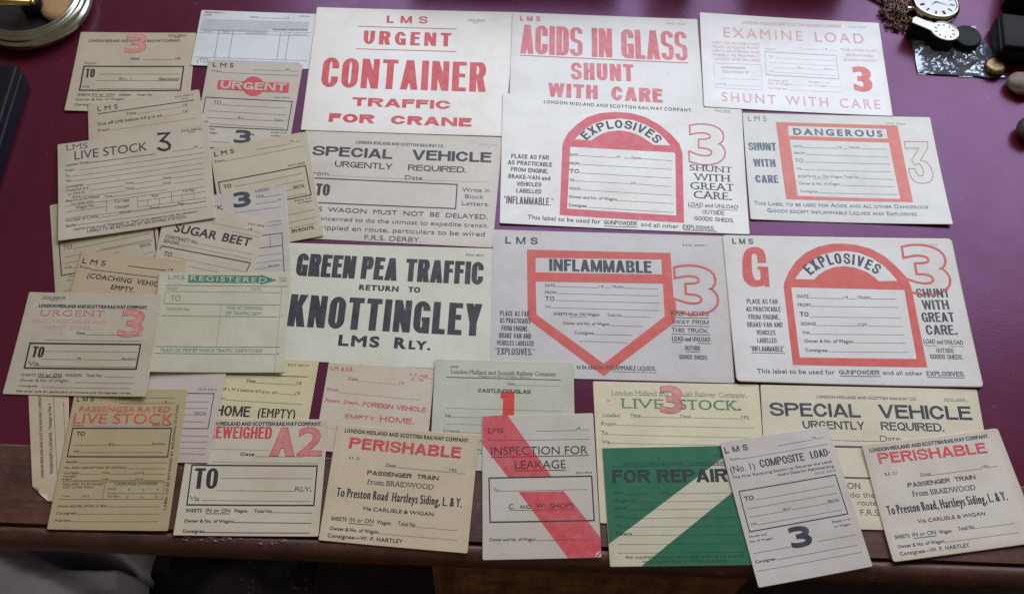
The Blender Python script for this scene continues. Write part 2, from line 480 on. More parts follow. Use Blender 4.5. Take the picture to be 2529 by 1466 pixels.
class Print:
    """flat printed shapes of one part, local mm coordinates of its card"""
    def __init__(s): s.v = []; s.f = []; s.m = []
    def fill(s, loops, z=0.0, m=0):
        if not loops: return
        tri = geometry.tessellate_polygon([[Vector((x, y, 0)) for x, y in l] for l in loops])
        o = len(s.v); s.v += [(x, y, z) for l in loops for x, y in l]
        for t in tri:
            a, b, c = (s.v[o + i] for i in t)
            ar = (b[0] - a[0]) * (c[1] - a[1]) - (c[0] - a[0]) * (b[1] - a[1])
            if abs(ar) < 1e-7: continue
            s.f.append(tuple(o + i for i in (t if ar > 0 else t[::-1]))); s.m.append(m)
    def fill_heavy(s, loops, sgn, z=0.0, m=0):
        """union fill (non-zero winding) for letters fattened so far that their outline overlaps itself"""
        co, ed = [], []
        for l in loops:
            o = len(co); n = len(l)
            co += [Vector(p) for p in l]; ed += [(o + i, o + (i + 1) % n) for i in range(n)]
        vs, _, fs, *_r = geometry.delaunay_2d_cdt(co, ed, [], 0, 1e-5)
        segs = [(l[i - 1], l[i]) for l in loops for i in range(len(l))]
        o = len(s.v); s.v += [(p.x, p.y, z) for p in vs]
        for t in fs:
            a, b, c = (vs[i] for i in t)
            gx, gy = (a.x + b.x + c.x) / 3, (a.y + b.y + c.y) / 3
            wn = 0
            for (ax, ay), (bx, by) in segs:
                if (ay <= gy) != (by <= gy):
                    x = ax + (gy - ay) * (bx - ax) / (by - ay)
                    if x > gx: wn += 1 if by > ay else -1
            if wn * sgn > 0:
                ar = (b - a).cross(c - a)
                s.f.append(tuple(o + i for i in (t if ar > 0 else t[::-1]))); s.m.append(m)
    def stroke(s, pts, w, closed=False, z=0.0, m=0):
        P = [Vector(p) for p in pts]; n = len(P)
        if not closed:
            q = [P[0]]
            for i in range(n - 1):
                k = max(1, int((P[i + 1] - P[i]).length / 10))
                q += [P[i].lerp(P[i + 1], (j + 1) / k) for j in range(k)]
            P = q; n = len(P)
        L_, R_ = [], []
        for i in range(n):
            a = P[i - 1] if closed or i else None; c = P[(i + 1) % n] if closed or i < n - 1 else None
            d1 = (P[i] - a).normalized() if a is not None and (P[i] - a).length > 1e-9 else None
            d2 = (c - P[i]).normalized() if c is not None and (c - P[i]).length > 1e-9 else None
            d1 = d1 or d2 or Vector((1, 0)); d2 = d2 or d1
            n1 = Vector((-d1.y, d1.x)); n2 = Vector((-d2.y, d2.x))
            mm = (n1 + n2) / max(1 + n1.dot(n2), 0.45)
            L_.append(P[i] + mm * w / 2); R_.append(P[i] - mm * w / 2)
        o = len(s.v)
        for a, b in zip(L_, R_): s.v += [(a.x, a.y, z), (b.x, b.y, z)]
        for i in range(n if closed else n - 1):
            j = (i + 1) % n
            s.f.append((o + 2 * i + 1, o + 2 * j + 1, o + 2 * j, o + 2 * i)); s.m.append(m)
    def place(s, loops, x, y, ang):
        c, sn = math.cos(ang), math.sin(ang)
        return [[(x + px * c - py * sn, y + px * sn + py * c) for px, py in l] for l in loops]

def curl_z(c, w, h, x, y):
    u = min(1, max(0, x / w + .5)); v = min(1, max(0, y / h + .5))
    return c[0] * ((1 - u) * v) ** 2 + c[1] * (u * v) ** 2 + c[2] * (u * (1 - v)) ** 2 + c[3] * ((1 - u) * (1 - v)) ** 2 + c[4] * (2 * u - 1) ** 2 * .5

def finish_print(name, pr, mats, cd, lay, parent):
    bm = bmesh.new()
    vs = [bm.verts.new(v) for v in pr.v]
    for f, m in zip(pr.f, pr.m):
        try:
            q = bm.faces.new([vs[i] for i in f]); q.material_index = m
        except ValueError: pass
    for _ in range(5):
        le = [e for e in bm.edges if e.calc_length() > 16]
        if not le: break
        bmesh.ops.subdivide_edges(bm, edges=le, cuts=1)
        bmesh.ops.triangulate(bm, faces=[f for f in bm.faces if len(f.verts) > 4])
    zl = 0.10 + 0.045 * lay
    for v in bm.verts:
        v.co = Vector((v.co.x / 1000, v.co.y / 1000, (v.co.z + zl + curl_z(cd['curl'], cd['w'], cd['h'], v.co.x, v.co.y)) / 1000))
    me = bpy.data.meshes.new(name); bm.to_mesh(me); bm.free()
    return link(name, me, mats, parent)

def card_mesh(cd, rad=1.6, th=0.4, clip=None):
    q = [Vector(cd['quad'][i:i + 2]) for i in (0, 2, 4, 6)]     # TL TR BR BL
    w, h = cd['w'], cd['h']
    def params(L, n):
        r = rad / L
        e = [0, r * .3, r * .65, r]
        return e + [r + (1 - 2 * r) * (i + 1) / n for i in range(n - 1)] + [1 - a for a in reversed(e)]
    U = params(w, 20); V = params(h, 16)
    def corner(u, v):
        # squash the corner squares into quarter rounds
        du = min(u, 1 - u) * w; dv = min(v, 1 - v) * h
        if du < rad and dv < rad:
            a, b = 1 - du / rad, 1 - dv / rad
            a2, b2 = a * math.sqrt(1 - b * b / 2), b * math.sqrt(1 - a * a / 2)
            du, dv = rad * (1 - a2), rad * (1 - b2)
            u = du / w if u < .5 else 1 - du / w; v = dv / h if v < .5 else 1 - dv / h
        return u, v
    if clip:                                                    # one clipped corner (bottom left)
        cu, cv = clip
    top = []
    for v in V:
        for u in U:
            a, b = corner(u, v)
            if clip and a / cu + b / cv < 1 and a < cu and b < cv:
                k = a / cu + b / cv
                a, b = a + cu * (1 - k) * .5, b + cv * (1 - k) * .5
            p = (q[3].lerp(q[2], a)).lerp(q[0].lerp(q[1], a), b)
            top.append((p.x / 1000, p.y / 1000, curl_z(cd['curl'], w, h, p.x, p.y) / 1000))
    nu, nv = len(U), len(V)
    verts = top + [(x, y, z - th / 1000) for x, y, z in top]
    o = nu * nv; faces = []
    for j in range(nv - 1):
        for i in range(nu - 1):
            a = j * nu + i; f = (a, a + 1, a + nu + 1, a + nu)
            faces.append(f); faces.append(tuple(o + k for k in f[::-1]))
    rim = [i for i in range(nu)] + [j * nu + nu - 1 for j in range(1, nv)] + [(nv - 1) * nu + i for i in range(nu - 2, -1, -1)] + [j * nu for j in range(nv - 2, 0, -1)]
    for a, b in zip(rim, rim[1:] + rim[:1]): faces.append((b, a, o + a, o + b))
    me = mesh_of('card', verts, faces)
    ns = (nu - 1) * (nv - 1) * 2
    me.polygons.foreach_set('use_smooth', [i < ns for i in range(len(faces))])
    return me

# card placement (metres) and printing (mm on the card)
CARD_DATA = {
'three_to': dict(o=[-0.374055, 0.641489, 0.000265], R=[0.996331, -0.085404, -0.005614, 0.0854, 0.996346, -0.000824, 0.005664, 0.000342, 0.999984], w=111.66, h=94.19, quad=[-55.79, 46.81, 54.26, 47.35, 57.39, -47.35, -55.84, -46.81], curl=(1.2, 0, 0, 2.2, 0.3), printing=[
  ('printed_number','rf',1,[
   ('T', '3', -11.24, 22.71, 0.0235, 19.81, 21.91, 0.24, 0.18, 1.0, 0, 0, 'hatch', 0.74)]),
  ('small_print','k',1,[
   ('T', 'LONDON MIDLAND AND SCOTTISH RAILWAY COMPANY.', -46.59, 34.8, 0.0149, 87.37, 2.99, 0.16, 0.136, 1.0, 0, 0, 'fill', 0),
   ('T', 'E.R.O. 24401/1', 28.33, 43.1, 0.0202, 17.19, 1.94, 0.14, 0.119, 1.0, 0, 0, 'fill', 0),
   ('T', 'D.4', 34.91, 40.22, 0.0345, 4.5, 2.22, 0.14, 0.119, 1.0, 0, 0, 'fill', 0),
   ('T', 'Date', -3.69, 13.98, 0.0089, 7.72, 2.71, 0.2, 0.17, 1.0, 0, 0, 'fill', 0),
   ('T', '193', 37.98, 14.22, 0.0561, 4.98, 2.45, 0.2, 0.17, 1.0, 0, 0, 'fill', 0),
   ('T', 'From', -46.22, 8.01, 0.0162, 10.99, 2.69, 0.16, 0.136, 1.0, 0, 0, 'fill', 0),
   ('T', 'Rly. (', -11.05, -10.23, 0.0106, 12.01, 2.93, 0.14, 0.119, 1.0, 0, 0, 'fill', 0),
   ('T', 'Section)', 25.83, -10.2, 0.0025, 18.19, 3.19, 0.2, 0.17, 1.0, 0, 0, 'fill', 0),
   ('T', 'VIA', -44.03, -19.68, 0.0395, 6.79, 2.14, 0.18, 0.153, 1.0, 0, 0, 'fill', 0),
   ('T', 'SHEETS', -46.77, -29.44, 0.023, 11.58, 2.52, 0.17, 0.145, 1.0, 0, 0, 'fill', 0),
   ('T', 'IN or ON', -33.45, -29.14, 0.0181, 20.59, 2.91, 0.16, 0.136, 1.0, 0, 0, 'fill', 0),
   ('T', 'WAGON.', -8.73, -28.71, 0.0128, 11.38, 2.36, 0.18, 0.153, 1.0, 0, 0, 'fill', 0),
   ('T', 'Total No.', 7.63, -28.51, 0.017, 14.73, 2.36, 0.18, 0.153, 1.0, 0, 0, 'fill', 0),
   ('T', 'Owner & No. of Wagon', -47.38, -35.03, 0.0379, 44.51, 2.39, 0.18, 0.153, 1.0, 0, 0, 'fill', 0),
   ('T', 'Consignee', -47.4, -40.98, 0.0395, 19.81, 2.65, 0.2, 0.17, 1.0, 0, 0, 'fill', 0)]),
  ('ruled_lines','k',2,[
   ('L',[28.4,42.54,45.58,42.89],0.26,0),
   ('L',[7.42,14.08,36.6,14.22],0.25,0),
   ('L',[-30.13,-3.41,44.44,-2.84],0.25,0),
   ('L',[-32.1,-11.06,43.21,-10.42],0.25,0),
   ('L',[-29.63,-20.46,44.87,-20.06],0.25,0),
   ('L',[-33.77,-30.34,-13.72,-29.96],0.28,0)]),
  ('printed_frame','k',2,[
   ('L',[-46.18,5.73,47.09,6.27,47.19,-22.03,-45.8,-22.77],1.33,1)]),
  ('heading','k',1,[
   ('T', 'TO', -43.31, -7.91, 0.0483, 8.59, 10.5, 0.2, 0.12, 1.0, 2, 0, 'fill', 0)]),
]),
'small_form': dict(o=[-0.266905, 0.690591, 0.000571], R=[0.99837, -0.056943, 0.003753, 0.056943, 0.998377, 0.000177, -0.003757, 3.7e-05, 0.999993], w=112.03, h=68.28, quad=[-55.55, 34.14, 56.71, 34.13, 55.32, -34.13, -56.48, -34.14], curl=(0.3, 0, 0, 0.6, 0.2), printing=[
  ('small_print','k',1,[
   ('T', 'SPECIAL FORM No. 1', -52.02, 30.63, -0.0039, 19.12, 1.69, 0.16, 0.136, 1.0, 0, 0, 'fill', 0),
   ('T', 'L M S', -52.11, 27.23, 0.0082, 7.08, 1.97, 0.2, 0.17, 1.0, 0, 0, 'fill', 0),
   ('T', 'Station', -6.75, 26.78, 0.0079, 7.87, 1.7, 0.2, 0.17, 1.0, 0, 0, 'fill', 0),
   ('T', '19', 28.26, 27.0, -0.0236, 2.2, 1.7, 0.14, 0.119, 1.0, 0, 0, 'fill', 0),
   ('T', 'E.R.O. 21101', 40.62, 29.64, 0.0109, 9.88, 1.71, 0.14, 0.119, 1.0, 0, 0, 'fill', 0),
   ('T', 'PERISHABLES AND LIVE STOCK', 16.18, 11.96, 0.0152, 34.07, 1.96, 0.22, 0.187, 1.0, 0, 0, 'fill', 0),
   ('T', '(TO', -50.69, -30.15, 0.0086, 10.08, 4.63, 0.1, 0.085, 1.0, 0, 0, 'fill', 0)]),
  ('ruled_lines','k',2,[
   ('L',[2.0,26.74,28.26,27.0],0.22,0),
   ('L',[-53.33,9.73,52.85,10.19],0.22,0),
   ('L',[-54.08,5.78,52.57,6.13],0.22,0),
   ('L',[-35.14,9.73,-35.22,-24.2],0.32,0),
   ('L',[-21.6,9.78,-21.66,-24.26],0.33,0),
   ('L',[24.35,9.77,24.09,-23.8],0.33,0),
   ('L',[32.73,9.83,32.16,-24.03],0.33,0),
   ('L',[-53.98,-24.15,52.97,-23.92],0.22,0)]),
  ('small_print','g',1,[
   ('W',-52.15,21.86,50.84,22.51,1.2),
   ('W',-52.33,19.95,50.69,20.6,1.2),
   ('W',-52.51,18.04,50.54,18.69,1.2),
   ('W',-52.68,16.14,50.38,16.78,1.2),
   ('W',-52.86,14.24,50.23,14.87,1.2),
   ('W',-53.03,12.33,50.08,12.96,1.2),
   ('W',-53.21,10.43,11.62,10.79,1.19),
   ('W',-53.38,8.54,11.5,8.89,1.19),
   ('W',-48.87,7.14,-40.75,7.1,1.68),
   ('W',-32.22,8.04,-24.09,7.99,1.4),
   ('W',-31.43,6.12,-24.94,6.13,1.4),
   ('W',-8.76,6.71,12.36,7.04,1.68),
   ('W',26.76,7.49,30.24,7.49,1.4),
   ('W',35.69,7.43,49.84,7.42,1.4),
   ('W',-35.61,-27.64,46.7,-27.95,1.92)]),
]),
'urgent_disc': dict(o=[-0.259191, 0.612616, 0.000763], R=[0.999255, -0.037662, 0.008385, 0.037715, 0.999269, -0.006235, -0.008144, 0.006546, 0.999945], w=88.22, h=99.43, quad=[-44.4, 49.09, 45.32, 50.33, 42.89, -50.32, -43.82, -49.09], curl=(0.2, 0.2, 0.3, 0.3, 0.2), printing=[
  ('small_print','k',1,[
   ('T', 'L M S', -39.41, 42.06, 0.0178, 19.42, 5.06, 0.2, 0.17, 1.0, 0, 0, 'fill', 0),
   ('T', '19', 29.19, 41.65, -0.0213, 3.43, 2.66, 0.14, 0.119, 1.0, 0, 0, 'fill', 0),
   ('T', 'From', -39.26, 36.07, -0.0075, 9.03, 2.64, 0.14, 0.119, 1.0, 0, 0, 'fill', 0),
   ('T', 'E.R.O. 24401/7', 23.09, 9.23, 0.0201, 14.51, 1.69, 0.14, 0.119, 1.0, 0, 0, 'fill', 0),
   ('T', 'TO', -32.31, -1.24, 0.0092, 7.2, 4.11, 0.12, 0.102, 1.0, 0, 0, 'fill', 0),
   ('T', 'Rly', -7.48, -16.65, -0.0075, 5.72, 2.79, 0.14, 0.119, 1.0, 0, 0, 'fill', 0),
   ('T', 'Secn.', 26.38, -17.0, 0.0001, 9.38, 2.79, 0.17, 0.145, 1.0, 0, 0, 'fill', 0),
   ('T', 'VIA', -38.28, -22.11, 0.0088, 4.65, 2.02, 0.14, 0.119, 1.0, 0, 0, 'fill', 0),
   ('T', 'Owner and', -40.14, -30.07, 0.0043, 12.87, 2.0, 0.17, 0.145, 1.0, 0, 0, 'fill', 0),
   ('T', 'No. of Wagon', -41.56, -34.2, 0.0147, 18.27, 2.0, 0.17, 0.145, 1.0, 0, 0, 'fill', 0),
   ('T', 'Sheets in or', 24.94, -30.26, 0.0022, 14.81, 1.76, 0.18, 0.153, 1.0, 0, 0, 'fill', 0),
   ('T', 'on Wagon', 25.41, -34.01, -0.0007, 9.31, 1.75, 0.18, 0.153, 1.0, 0, 0, 'fill', 0)]),
  ('ruled_lines','k',2,[
   ('L',[-1.17,41.18,28.69,41.35],0.25,0),
   ('L',[33.47,41.62,41.5,41.53],0.25,0),
   ('L',[-29.71,36.03,42.1,36.37],0.25,0),
   ('L',[-24.27,-1.25,35.46,-1.62],0.25,0),
   ('L',[-36.68,-8.86,35.87,-9.32],0.25,0),
   ('L',[-36.04,-16.49,-7.99,-16.68],0.25,0),
   ('L',[-1.24,-16.66,25.81,-16.65],0.25,0),
   ('L',[-31.91,-23.23,35.61,-24.37],0.25,0),
   ('L',[-29.44,-42.94,-10.45,-43.04],0.24,0),
   ('L',[8.82,-41.18,40.75,-41.1],0.24,0)]),
  ('emblem_bar','r',0,[
   ('P',[[-32.07,26.86,34.95,27.35,35.48,15.81,-31.54,16.11]])]),
  ('emblem_disc','r',1,[
   ('P',[[12.03,22.34,11.68,24.11,11.08,25.83,10.26,27.45,9.23,28.93,8.03,30.23,6.67,31.32,5.19,32.18,3.63,32.78,2.03,33.11,0.43,33.15,-1.13,32.91,-2.62,32.4,-3.99,31.62,-5.22,30.6,-6.26,29.36,-7.11,27.93,-7.72,26.36,-8.1,24.67,-8.23,22.91,-8.11,21.13,-7.74,19.36,-7.14,17.66,-6.31,16.05,-5.28,14.59,-4.07,13.31,-2.72,12.23,-1.26,11.39,0.29,10.8,1.87,10.48,3.46,10.43,5.01,10.67,6.49,11.17,7.85,11.93,9.07,12.93,10.12,14.15,10.97,15.56,11.6,17.13,11.99,18.8,12.14,20.56]])]),
  ('heading','paper',3,[
   ('T', 'URGENT', -28.87, 17.33, 0.0069, 61.69, 8.62, 0.28, 0.2, 1.06, 2, 0, 'fill', 0)]),
  ('printed_frame','n',2,[
   ('L',[-40.36,6.41,40.3,6.29,39.5,-26.45,-40.52,-26.31],0.85,1)]),
  ('printed_number','n',1,[
   ('T', '3', -7.91, -42.89, 0.0008, 15.41, 14.32, 0.3, 0.22, 1.0, 0, 0, 'fill', 0)]),
  ('printed_number','n',0,[
   ('P',[[7.64,-32.48,9.71,-32.48,9.71,-33.99,7.64,-33.98]])]),
]),
'due_off': dict(o=[-0.346798, 0.577533, 0.001526], R=[0.965447, -0.260594, 0.001392, 0.260598, 0.965431, -0.005562, 0.000105, 0.005733, 0.999984], w=103.89, h=72.02, quad=[-51.6, 35.92, 50.21, 36.05, 53.68, -36.05, -52.29, -35.92], curl=(0.2, 0.2, 0.3, 0.3, 0.2), printing=[
  ('small_print','k',1,[
   ('T', 'L M S', -42.95, 26.71, 0.0065, 18.32, 5.19, 0.16, 0.136, 1.0, 0, 0, 'fill', 0),
   ('T', 'E.R.O. 24401/17', 27.97, 30.24, -0.0181, 16.59, 1.83, 0.14, 0.119, 1.0, 0, 0, 'fill', 0),
   ('T', 'O.F.1', 32.93, 26.74, 0.004, 7.26, 1.57, 0.14, 0.119, 1.0, 0, 0, 'fill', 0),
   ('T', 'Date', -16.85, 18.0, -0.0236, 8.66, 3.23, 0.14, 0.119, 1.0, 0, 0, 'fill', 0),
   ('T', '19', 34.44, 18.25, 0.0274, 3.83, 3.39, 0.14, 0.119, 1.0, 0, 0, 'fill', 0),
   ('T', '19', 34.48, 10.98, 0.0027, 3.6, 3.36, 0.14, 0.119, 1.0, 0, 0, 'fill', 0),
   ('T', 'Due off LMS before 4.0 p.m on', -43.17, 10.46, 0.0023, 57.82, 3.33, 0.16, 0.136, 1.0, 0, 0, 'fill', 0),
   ('T', 'From', -43.2, 3.22, 0.005, 10.07, 3.06, 0.16, 0.136, 1.0, 0, 0, 'fill', 0)]),
  ('ruled_lines','k',2,[
   ('L',[-42.85,23.73,45.01,24.48],0.73,0),
   ('L',[-7.17,17.75,33.42,18.43],0.17,0),
   ('L',[15.46,10.45,33.45,10.9],0.17,0),
   ('L',[-32.64,3.19,45.81,3.54],0.17,0)]),
]),
'special': dict(o=[-0.108566, 0.535137, 0.000372], R=[0.999368, -0.035337, 0.00386, 0.035348, 0.999371, -0.002817, -0.003758, 0.002952, 0.999989], w=177.3, h=116.89, quad=[-91.03, 57.54, 91.17, 59.25, 86.12, -59.25, -86.26, -57.54], curl=(0, 0.5, 1.2, 0, 0.3), printing=[
  ('small_print','k',1,[
   ('T', 'LONDON MIDLAND AND SCOTTISH RAILWAY CO.', -43.48, 44.83, -0.0004, 81.14, 3.24, 0.19, 0.162, 1.1, 0, 0, 'fill', 0),
   ('T', 'From', -82.73, 8.35, 0.0017, 17.58, 4.59, 0.16, 0.136, 1.0, 0, 0, 'fill', 0),
   ('T', 'Date', 4.09, 8.31, -0.0005, 15.81, 4.6, 0.17, 0.145, 1.0, 0, 0, 'fill', 0),
   ('T', 'Write in', 56.68, -2.23, 0.0257, 24.69, 4.33, 0.15, 0.128, 1.0, 0, 0, 'fill', 0),
   ('T', 'Block', 59.56, -9.04, 0.0143, 16.92, 4.31, 0.15, 0.128, 1.0, 0, 0, 'fill', 0),
   ('T', 'Letters.', 57.1, -16.43, 0.0101, 24.54, 4.28, 0.15, 0.128, 1.0, 0, 0, 'fill', 0),
   ('T', 'THIS  WAGON  MUST  NOT  BE  DELAYED.', -83.94, -29.22, -0.0051, 164.83, 4.67, 0.18, 0.153, 1.0, 0, 0, 'fill', 0),
   ('T', 'concerned to do the utmost to expedite transit.', -72.42, -38.5, -0.0021, 154.16, 4.4, 0.16, 0.136, 1.0, 0, 0, 'fill', 0),
   ('T', 'crippled en route, particulars to be wired', -69.8, -47.83, -0.0013, 148.72, 4.82, 0.16, 0.136, 1.0, 0, 0, 'fill', 0),
   ('T', 'F.R.S. DERBY.', -26.69, -56.26, -0.0043, 49.69, 4.79, 0.16, 0.136, 1.0, 0, 0, 'fill', 0)]),
  ('small_print','g',1,[
   ('T', 'E.R.O. 24542', 70.69, 49.4, 0.0031, 15.61, 1.75, 0.14, 0.119, 1.0, 0, 0, 'fill', 0),
   ('T', '107', 77.05, 46.61, -0.0173, 3.64, 1.75, 0.14, 0.119, 1.0, 0, 0, 'fill', 0)]),
  ('heading','k',1,[
   ('T', 'SPECIAL', -82.33, 30.03, -0.0042, 73.19, 10.37, 0.27, 0.19, 1.0, 2, 0, 'fill', 0)]),
  ('heading','k',1,[
   ('T', 'VEHICLE', 8.85, 29.97, 0.0102, 72.77, 10.88, 0.27, 0.19, 1.0, 2, 0, 'fill', 0)]),
  ('heading','k',1,[
   ('T', 'URGENTLY', -60.61, 18.5, -0.005, 52.49, 6.34, 0.2, 0.15, 1.0, 2, 0, 'fill', 0)]),
  ('heading','k',1,[
   ('T', 'REQUIRED.', 6.11, 18.27, 0.0021, 53.1, 6.35, 0.2, 0.15, 1.0, 2, 0, 'fill', 0)]),
  ('ruled_lines','k',2,[
   ('L',[-64.69,8.77,3.55,8.64],0.15,0),
   ('L',[20.41,8.33,80.62,9.37],0.15,0)]),
  ('printed_frame','k',2,[
   ('L',[-88.68,5.35,51.7,5.35,51.65,-20.26,-87.47,-20.49],1.01,0)]),
  ('heading','k',1,[
   ('T', 'TO', -74.69, -12.79, 0.0078, 12.47, 12.37, 0.22, 0.16, 1.0, 2, 0, 'fill', 0)]),
]),
'container': dict(o=[-0.113639, 0.667779, 0.000608], R=[0.998244, -0.059175, 0.002572, 0.059166, 0.998242, 0.003539, -0.002777, -0.00338, 0.99999], w=192.16, h=149.06, quad=[-95.0, 73.74, 101.47, 75.12, 90.68, -75.13, -97.16, -73.74], curl=(0.5, 0.3, 0.8, 0.3, 0.3), printing=[
  ('heading','r',1,[
   ('T', 'L M S', -25.67, 56.75, 0.0147, 40.09, 9.12, 0.28, 0.2, 1.1, 2, 0, 'fill', 0)]),
  ('ruled_lines','r',2,[
   ('L',[-53.44,51.36,43.4,51.61],0.69,0),
   ('L',[-53.1,23.42,43.68,23.58],0.68,0),
   ('L',[52.73,62.19,72.68,62.19],0.19,0)]),
  ('heading','r',1,[
   ('T', 'URGENT', -46.7, 29.63, 0.0018, 84.96, 16.46, 0.27, 0.17, 1.25, 2, 0, 'fill', 0)]),
  ('heading','r',1,[
   ('T', 'CONTAINER', -83.17, -23.41, -0.0047, 156.04, 35.2, 0.235, 0.125, 1.07, 2, 0, 'fill', 0)]),
  ('heading','r',1,[
   ('T', 'TRAFFIC', -52.16, -44.38, -0.0119, 92.52, 9.81, 0.4, 0.23, 1.08, 2, 0, 'fill', 0)]),
  ('heading','r',1,[
   ('T', 'FOR  CRANE', -72.43, -63.62, -0.0105, 132.91, 9.9, 0.42, 0.25, 1.1, 2, 0, 'fill', 0)]),
  ('small_print','r',1,[
   ('T', 'E.R.O. 24540/1', 54.93, 62.85, -0.0197, 15.53, 2.0, 0.14, 0.119, 1.0, 0, 0, 'fill', 0),
   ('T', 'O.F. 1', 59.45, 59.01, -0.0075, 6.64, 1.71, 0.14, 0.119, 1.0, 0, 0, 'fill', 0)]),
]),
'acids': dict(o=[0.074518, 0.682561, 0.000535], R=[0.998405, -0.056279, 0.00444, 0.056275, 0.998415, 0.000983, -0.004488, -0.000732, 0.99999], w=184.88, h=139.99, quad=[-91.11, 70.76, 92.84, 69.22, 92.03, -69.22, -93.77, -70.76], curl=(0.2, 0.5, 0.3, 0, 0.3), printing=[
  ('heading','rp',1,[
   ('T', 'L M S', -83.57, 60.07, 0.0111, 20.35, 6.01, 0.28, 0.2, 1.0, 2, 0, 'fill', 0)]),
  ('heading','rp',1,[
   ('T', 'ACIDS IN GLASS', -83.09, 19.23, -0.0146, 163.45, 35.9, 0.215, 0.13, 0.97, 2, 0, 'fill', 0)]),
  ('ruled_lines','rp',2,[
   ('L',[-83.29,17.01,80.39,14.08],0.89,0)]),
  ('heading','rp',1,[
   ('T', 'SHUNT', -33.97, -10.08, -0.0033, 60.34, 20.43, 0.28, 0.17, 1.1, 2, 0, 'fill', 0)]),
  ('heading','rp',1,[
   ('T', 'WITH  CARE', -56.46, -31.3, -0.0298, 109.39, 16.29, 0.32, 0.2, 1.12, 2, 0, 'fill', 0)]),
  ('small_print','rp',1,[
   ('T', 'E.R.O. 24527', 61.54, 61.63, -0.0147, 19.36, 2.01, 0.14, 0.119, 1.0, 0, 0, 'fill', 0)]),
]),
'examine': dict(o=[0.257063, 0.709455, 0.000135], R=[0.999695, -0.024675, -0.000536, 0.024674, 0.999694, -0.00168, 0.000577, 0.001667, 0.999998], w=180.02, h=115.27, quad=[-89.96, 58.29, 89.59, 56.99, 90.43, -56.98, -90.05, -58.28], curl=(1.0, 1.2, 1.2, 1.8, 0.5), printing=[
  ('small_print','s',1,[
   ('T', 'LONDON MIDLAND AND SCOTTISH RAILWAY COMPANY', -47.52, 46.65, 0.0179, 99.25, 3.73, 0.14, 0.119, 1.0, 0, 0, 'fill', 0),
   ('T', 'NOT TO GO FORWARD', -78.18, 19.77, 0.0238, 46.33, 2.82, 0.13, 0.111, 1.0, 0, 0, 'fill', 0),
   ('T', 'FROM LOADING POINT', -78.28, 14.71, 0.0239, 46.34, 2.81, 0.13, 0.111, 1.0, 0, 0, 'fill', 0),
   ('T', 'UNTIL EXAMINED AND', -78.38, 9.66, 0.024, 46.36, 2.81, 0.13, 0.111, 1.0, 0, 0, 'fill', 0),
   ('T', 'PASSED AS PROPERLY', -78.49, 4.62, 0.0242, 46.37, 2.8, 0.13, 0.111, 1.0, 0, 0, 'fill', 0),
   ('T', 'LOADED AND SECURED', -78.59, -0.4, 0.0244, 46.39, 2.79, 0.13, 0.111, 1.0, 0, 0, 'fill', 0),
   ('T', 'Owner and', -26.47, -22.39, 0.014, 19.14, 2.47, 0.14, 0.119, 1.0, 0, 0, 'fill', 0),
   ('T', 'Sheets in or', 13.24, -21.67, -0.0011, 20.41, 2.2, 0.14, 0.119, 1.0, 0, 0, 'fill', 0),
   ('T', 'on Wagon', 12.57, -25.8, 0.0071, 18.54, 2.19, 0.14, 0.119, 1.0, 0, 0, 'fill', 0),
   ('T', 'Consignee', -26.32, -31.63, 0.0083, 17.2, 2.18, 0.14, 0.119, 1.0, 0, 0, 'fill', 0),
   ('T', 'THIS LOAD MUST', 47.97, 19.96, 0.0058, 35.74, 2.54, 0.14, 0.119, 1.0, 0, 0, 'fill', 0),
   ('T', 'BE EXAMINED', 53.47, 13.74, 0.0022, 26.23, 2.53, 0.14, 0.119, 1.0, 0, 0, 'fill', 0),
   ('T', 'DURING TRANSIT', 50.12, 7.55, 0.01, 32.82, 2.52, 0.14, 0.119, 1.0, 0, 0, 'fill', 0)]),
  ('small_print','g',1,[
   ('T', 'E.R.O. 24530', 58.55, 49.55, 0.0024, 17.95, 1.72, 0.14, 0.119, 1.0, 0, 0, 'fill', 0),
   ('W',-71.21,-9.95,-47.56,-9.11,1.95),
   ('T', 'EXAMINED BY :-', -69.29, -15.59, 0.0332, 29.11, 2.76, 0.13, 0.111, 1.0, 0, 0, 'fill', 0),
   ('T', 'DATE', -76.57, -30.71, 0.0206, 9.27, 2.2, 0.14, 0.119, 1.0, 0, 0, 'fill', 0),
   ('T', 'FROM', -26.52, 15.79, -0.0103, 10.31, 2.26, 0.14, 0.119, 1.0, 0, 0, 'fill', 0),
   ('T', '19', 30.72, 19.56, 0.0015, 4.44, 2.12, 0.14, 0.119, 1.0, 0, 0, 'fill', 0),
   ('T', 'TO', -24.01, 6.47, 0.0083, 4.42, 2.52, 0.14, 0.119, 1.0, 0, 0, 'fill', 0),
   ('T', 'RLY', 4.36, -5.41, 0.005, 6.6, 2.22, 0.14, 0.119, 1.0, 0, 0, 'fill', 0),
   ('T', 'SECN', 29.12, -5.14, -0.0191, 9.88, 2.23, 0.14, 0.119, 1.0, 0, 0, 'fill', 0),
   ('T', 'VIA', -24.3, -11.27, 0.0158, 4.94, 2.21, 0.14, 0.119, 1.0, 0, 0, 'fill', 0),
   ('T', 'No. of Wagon', -26.39, -26.2, 0.0106, 22.6, 2.47, 0.14, 0.119, 1.0, 0, 0, 'fill', 0)]),
  ('heading','s',1,[
   ('T', 'EXAMINE  LOAD', -66.87, 28.83, 0.0094, 139.07, 11.96, 0.14, 0.119, 1.2, 0, 0, 'fill', 0)]),
  ('printed_frame','g',2,[
   ('L',[-78.43,-4.28,-32.35,-3.16,-32.66,-33.72,-78.16,-34.52],0.22,1),
   ('L',[-27.44,13.48,42.92,13.35,43.21,-15.35,-27.62,-14.94],0.5,1)]),
  ('ruled_lines','g',2,[
   ('L',[-76.74,-22.78,-34.08,-21.85],0.19,0),
   ('L',[-66.75,-30.48,-34.04,-29.75],0.19,0),
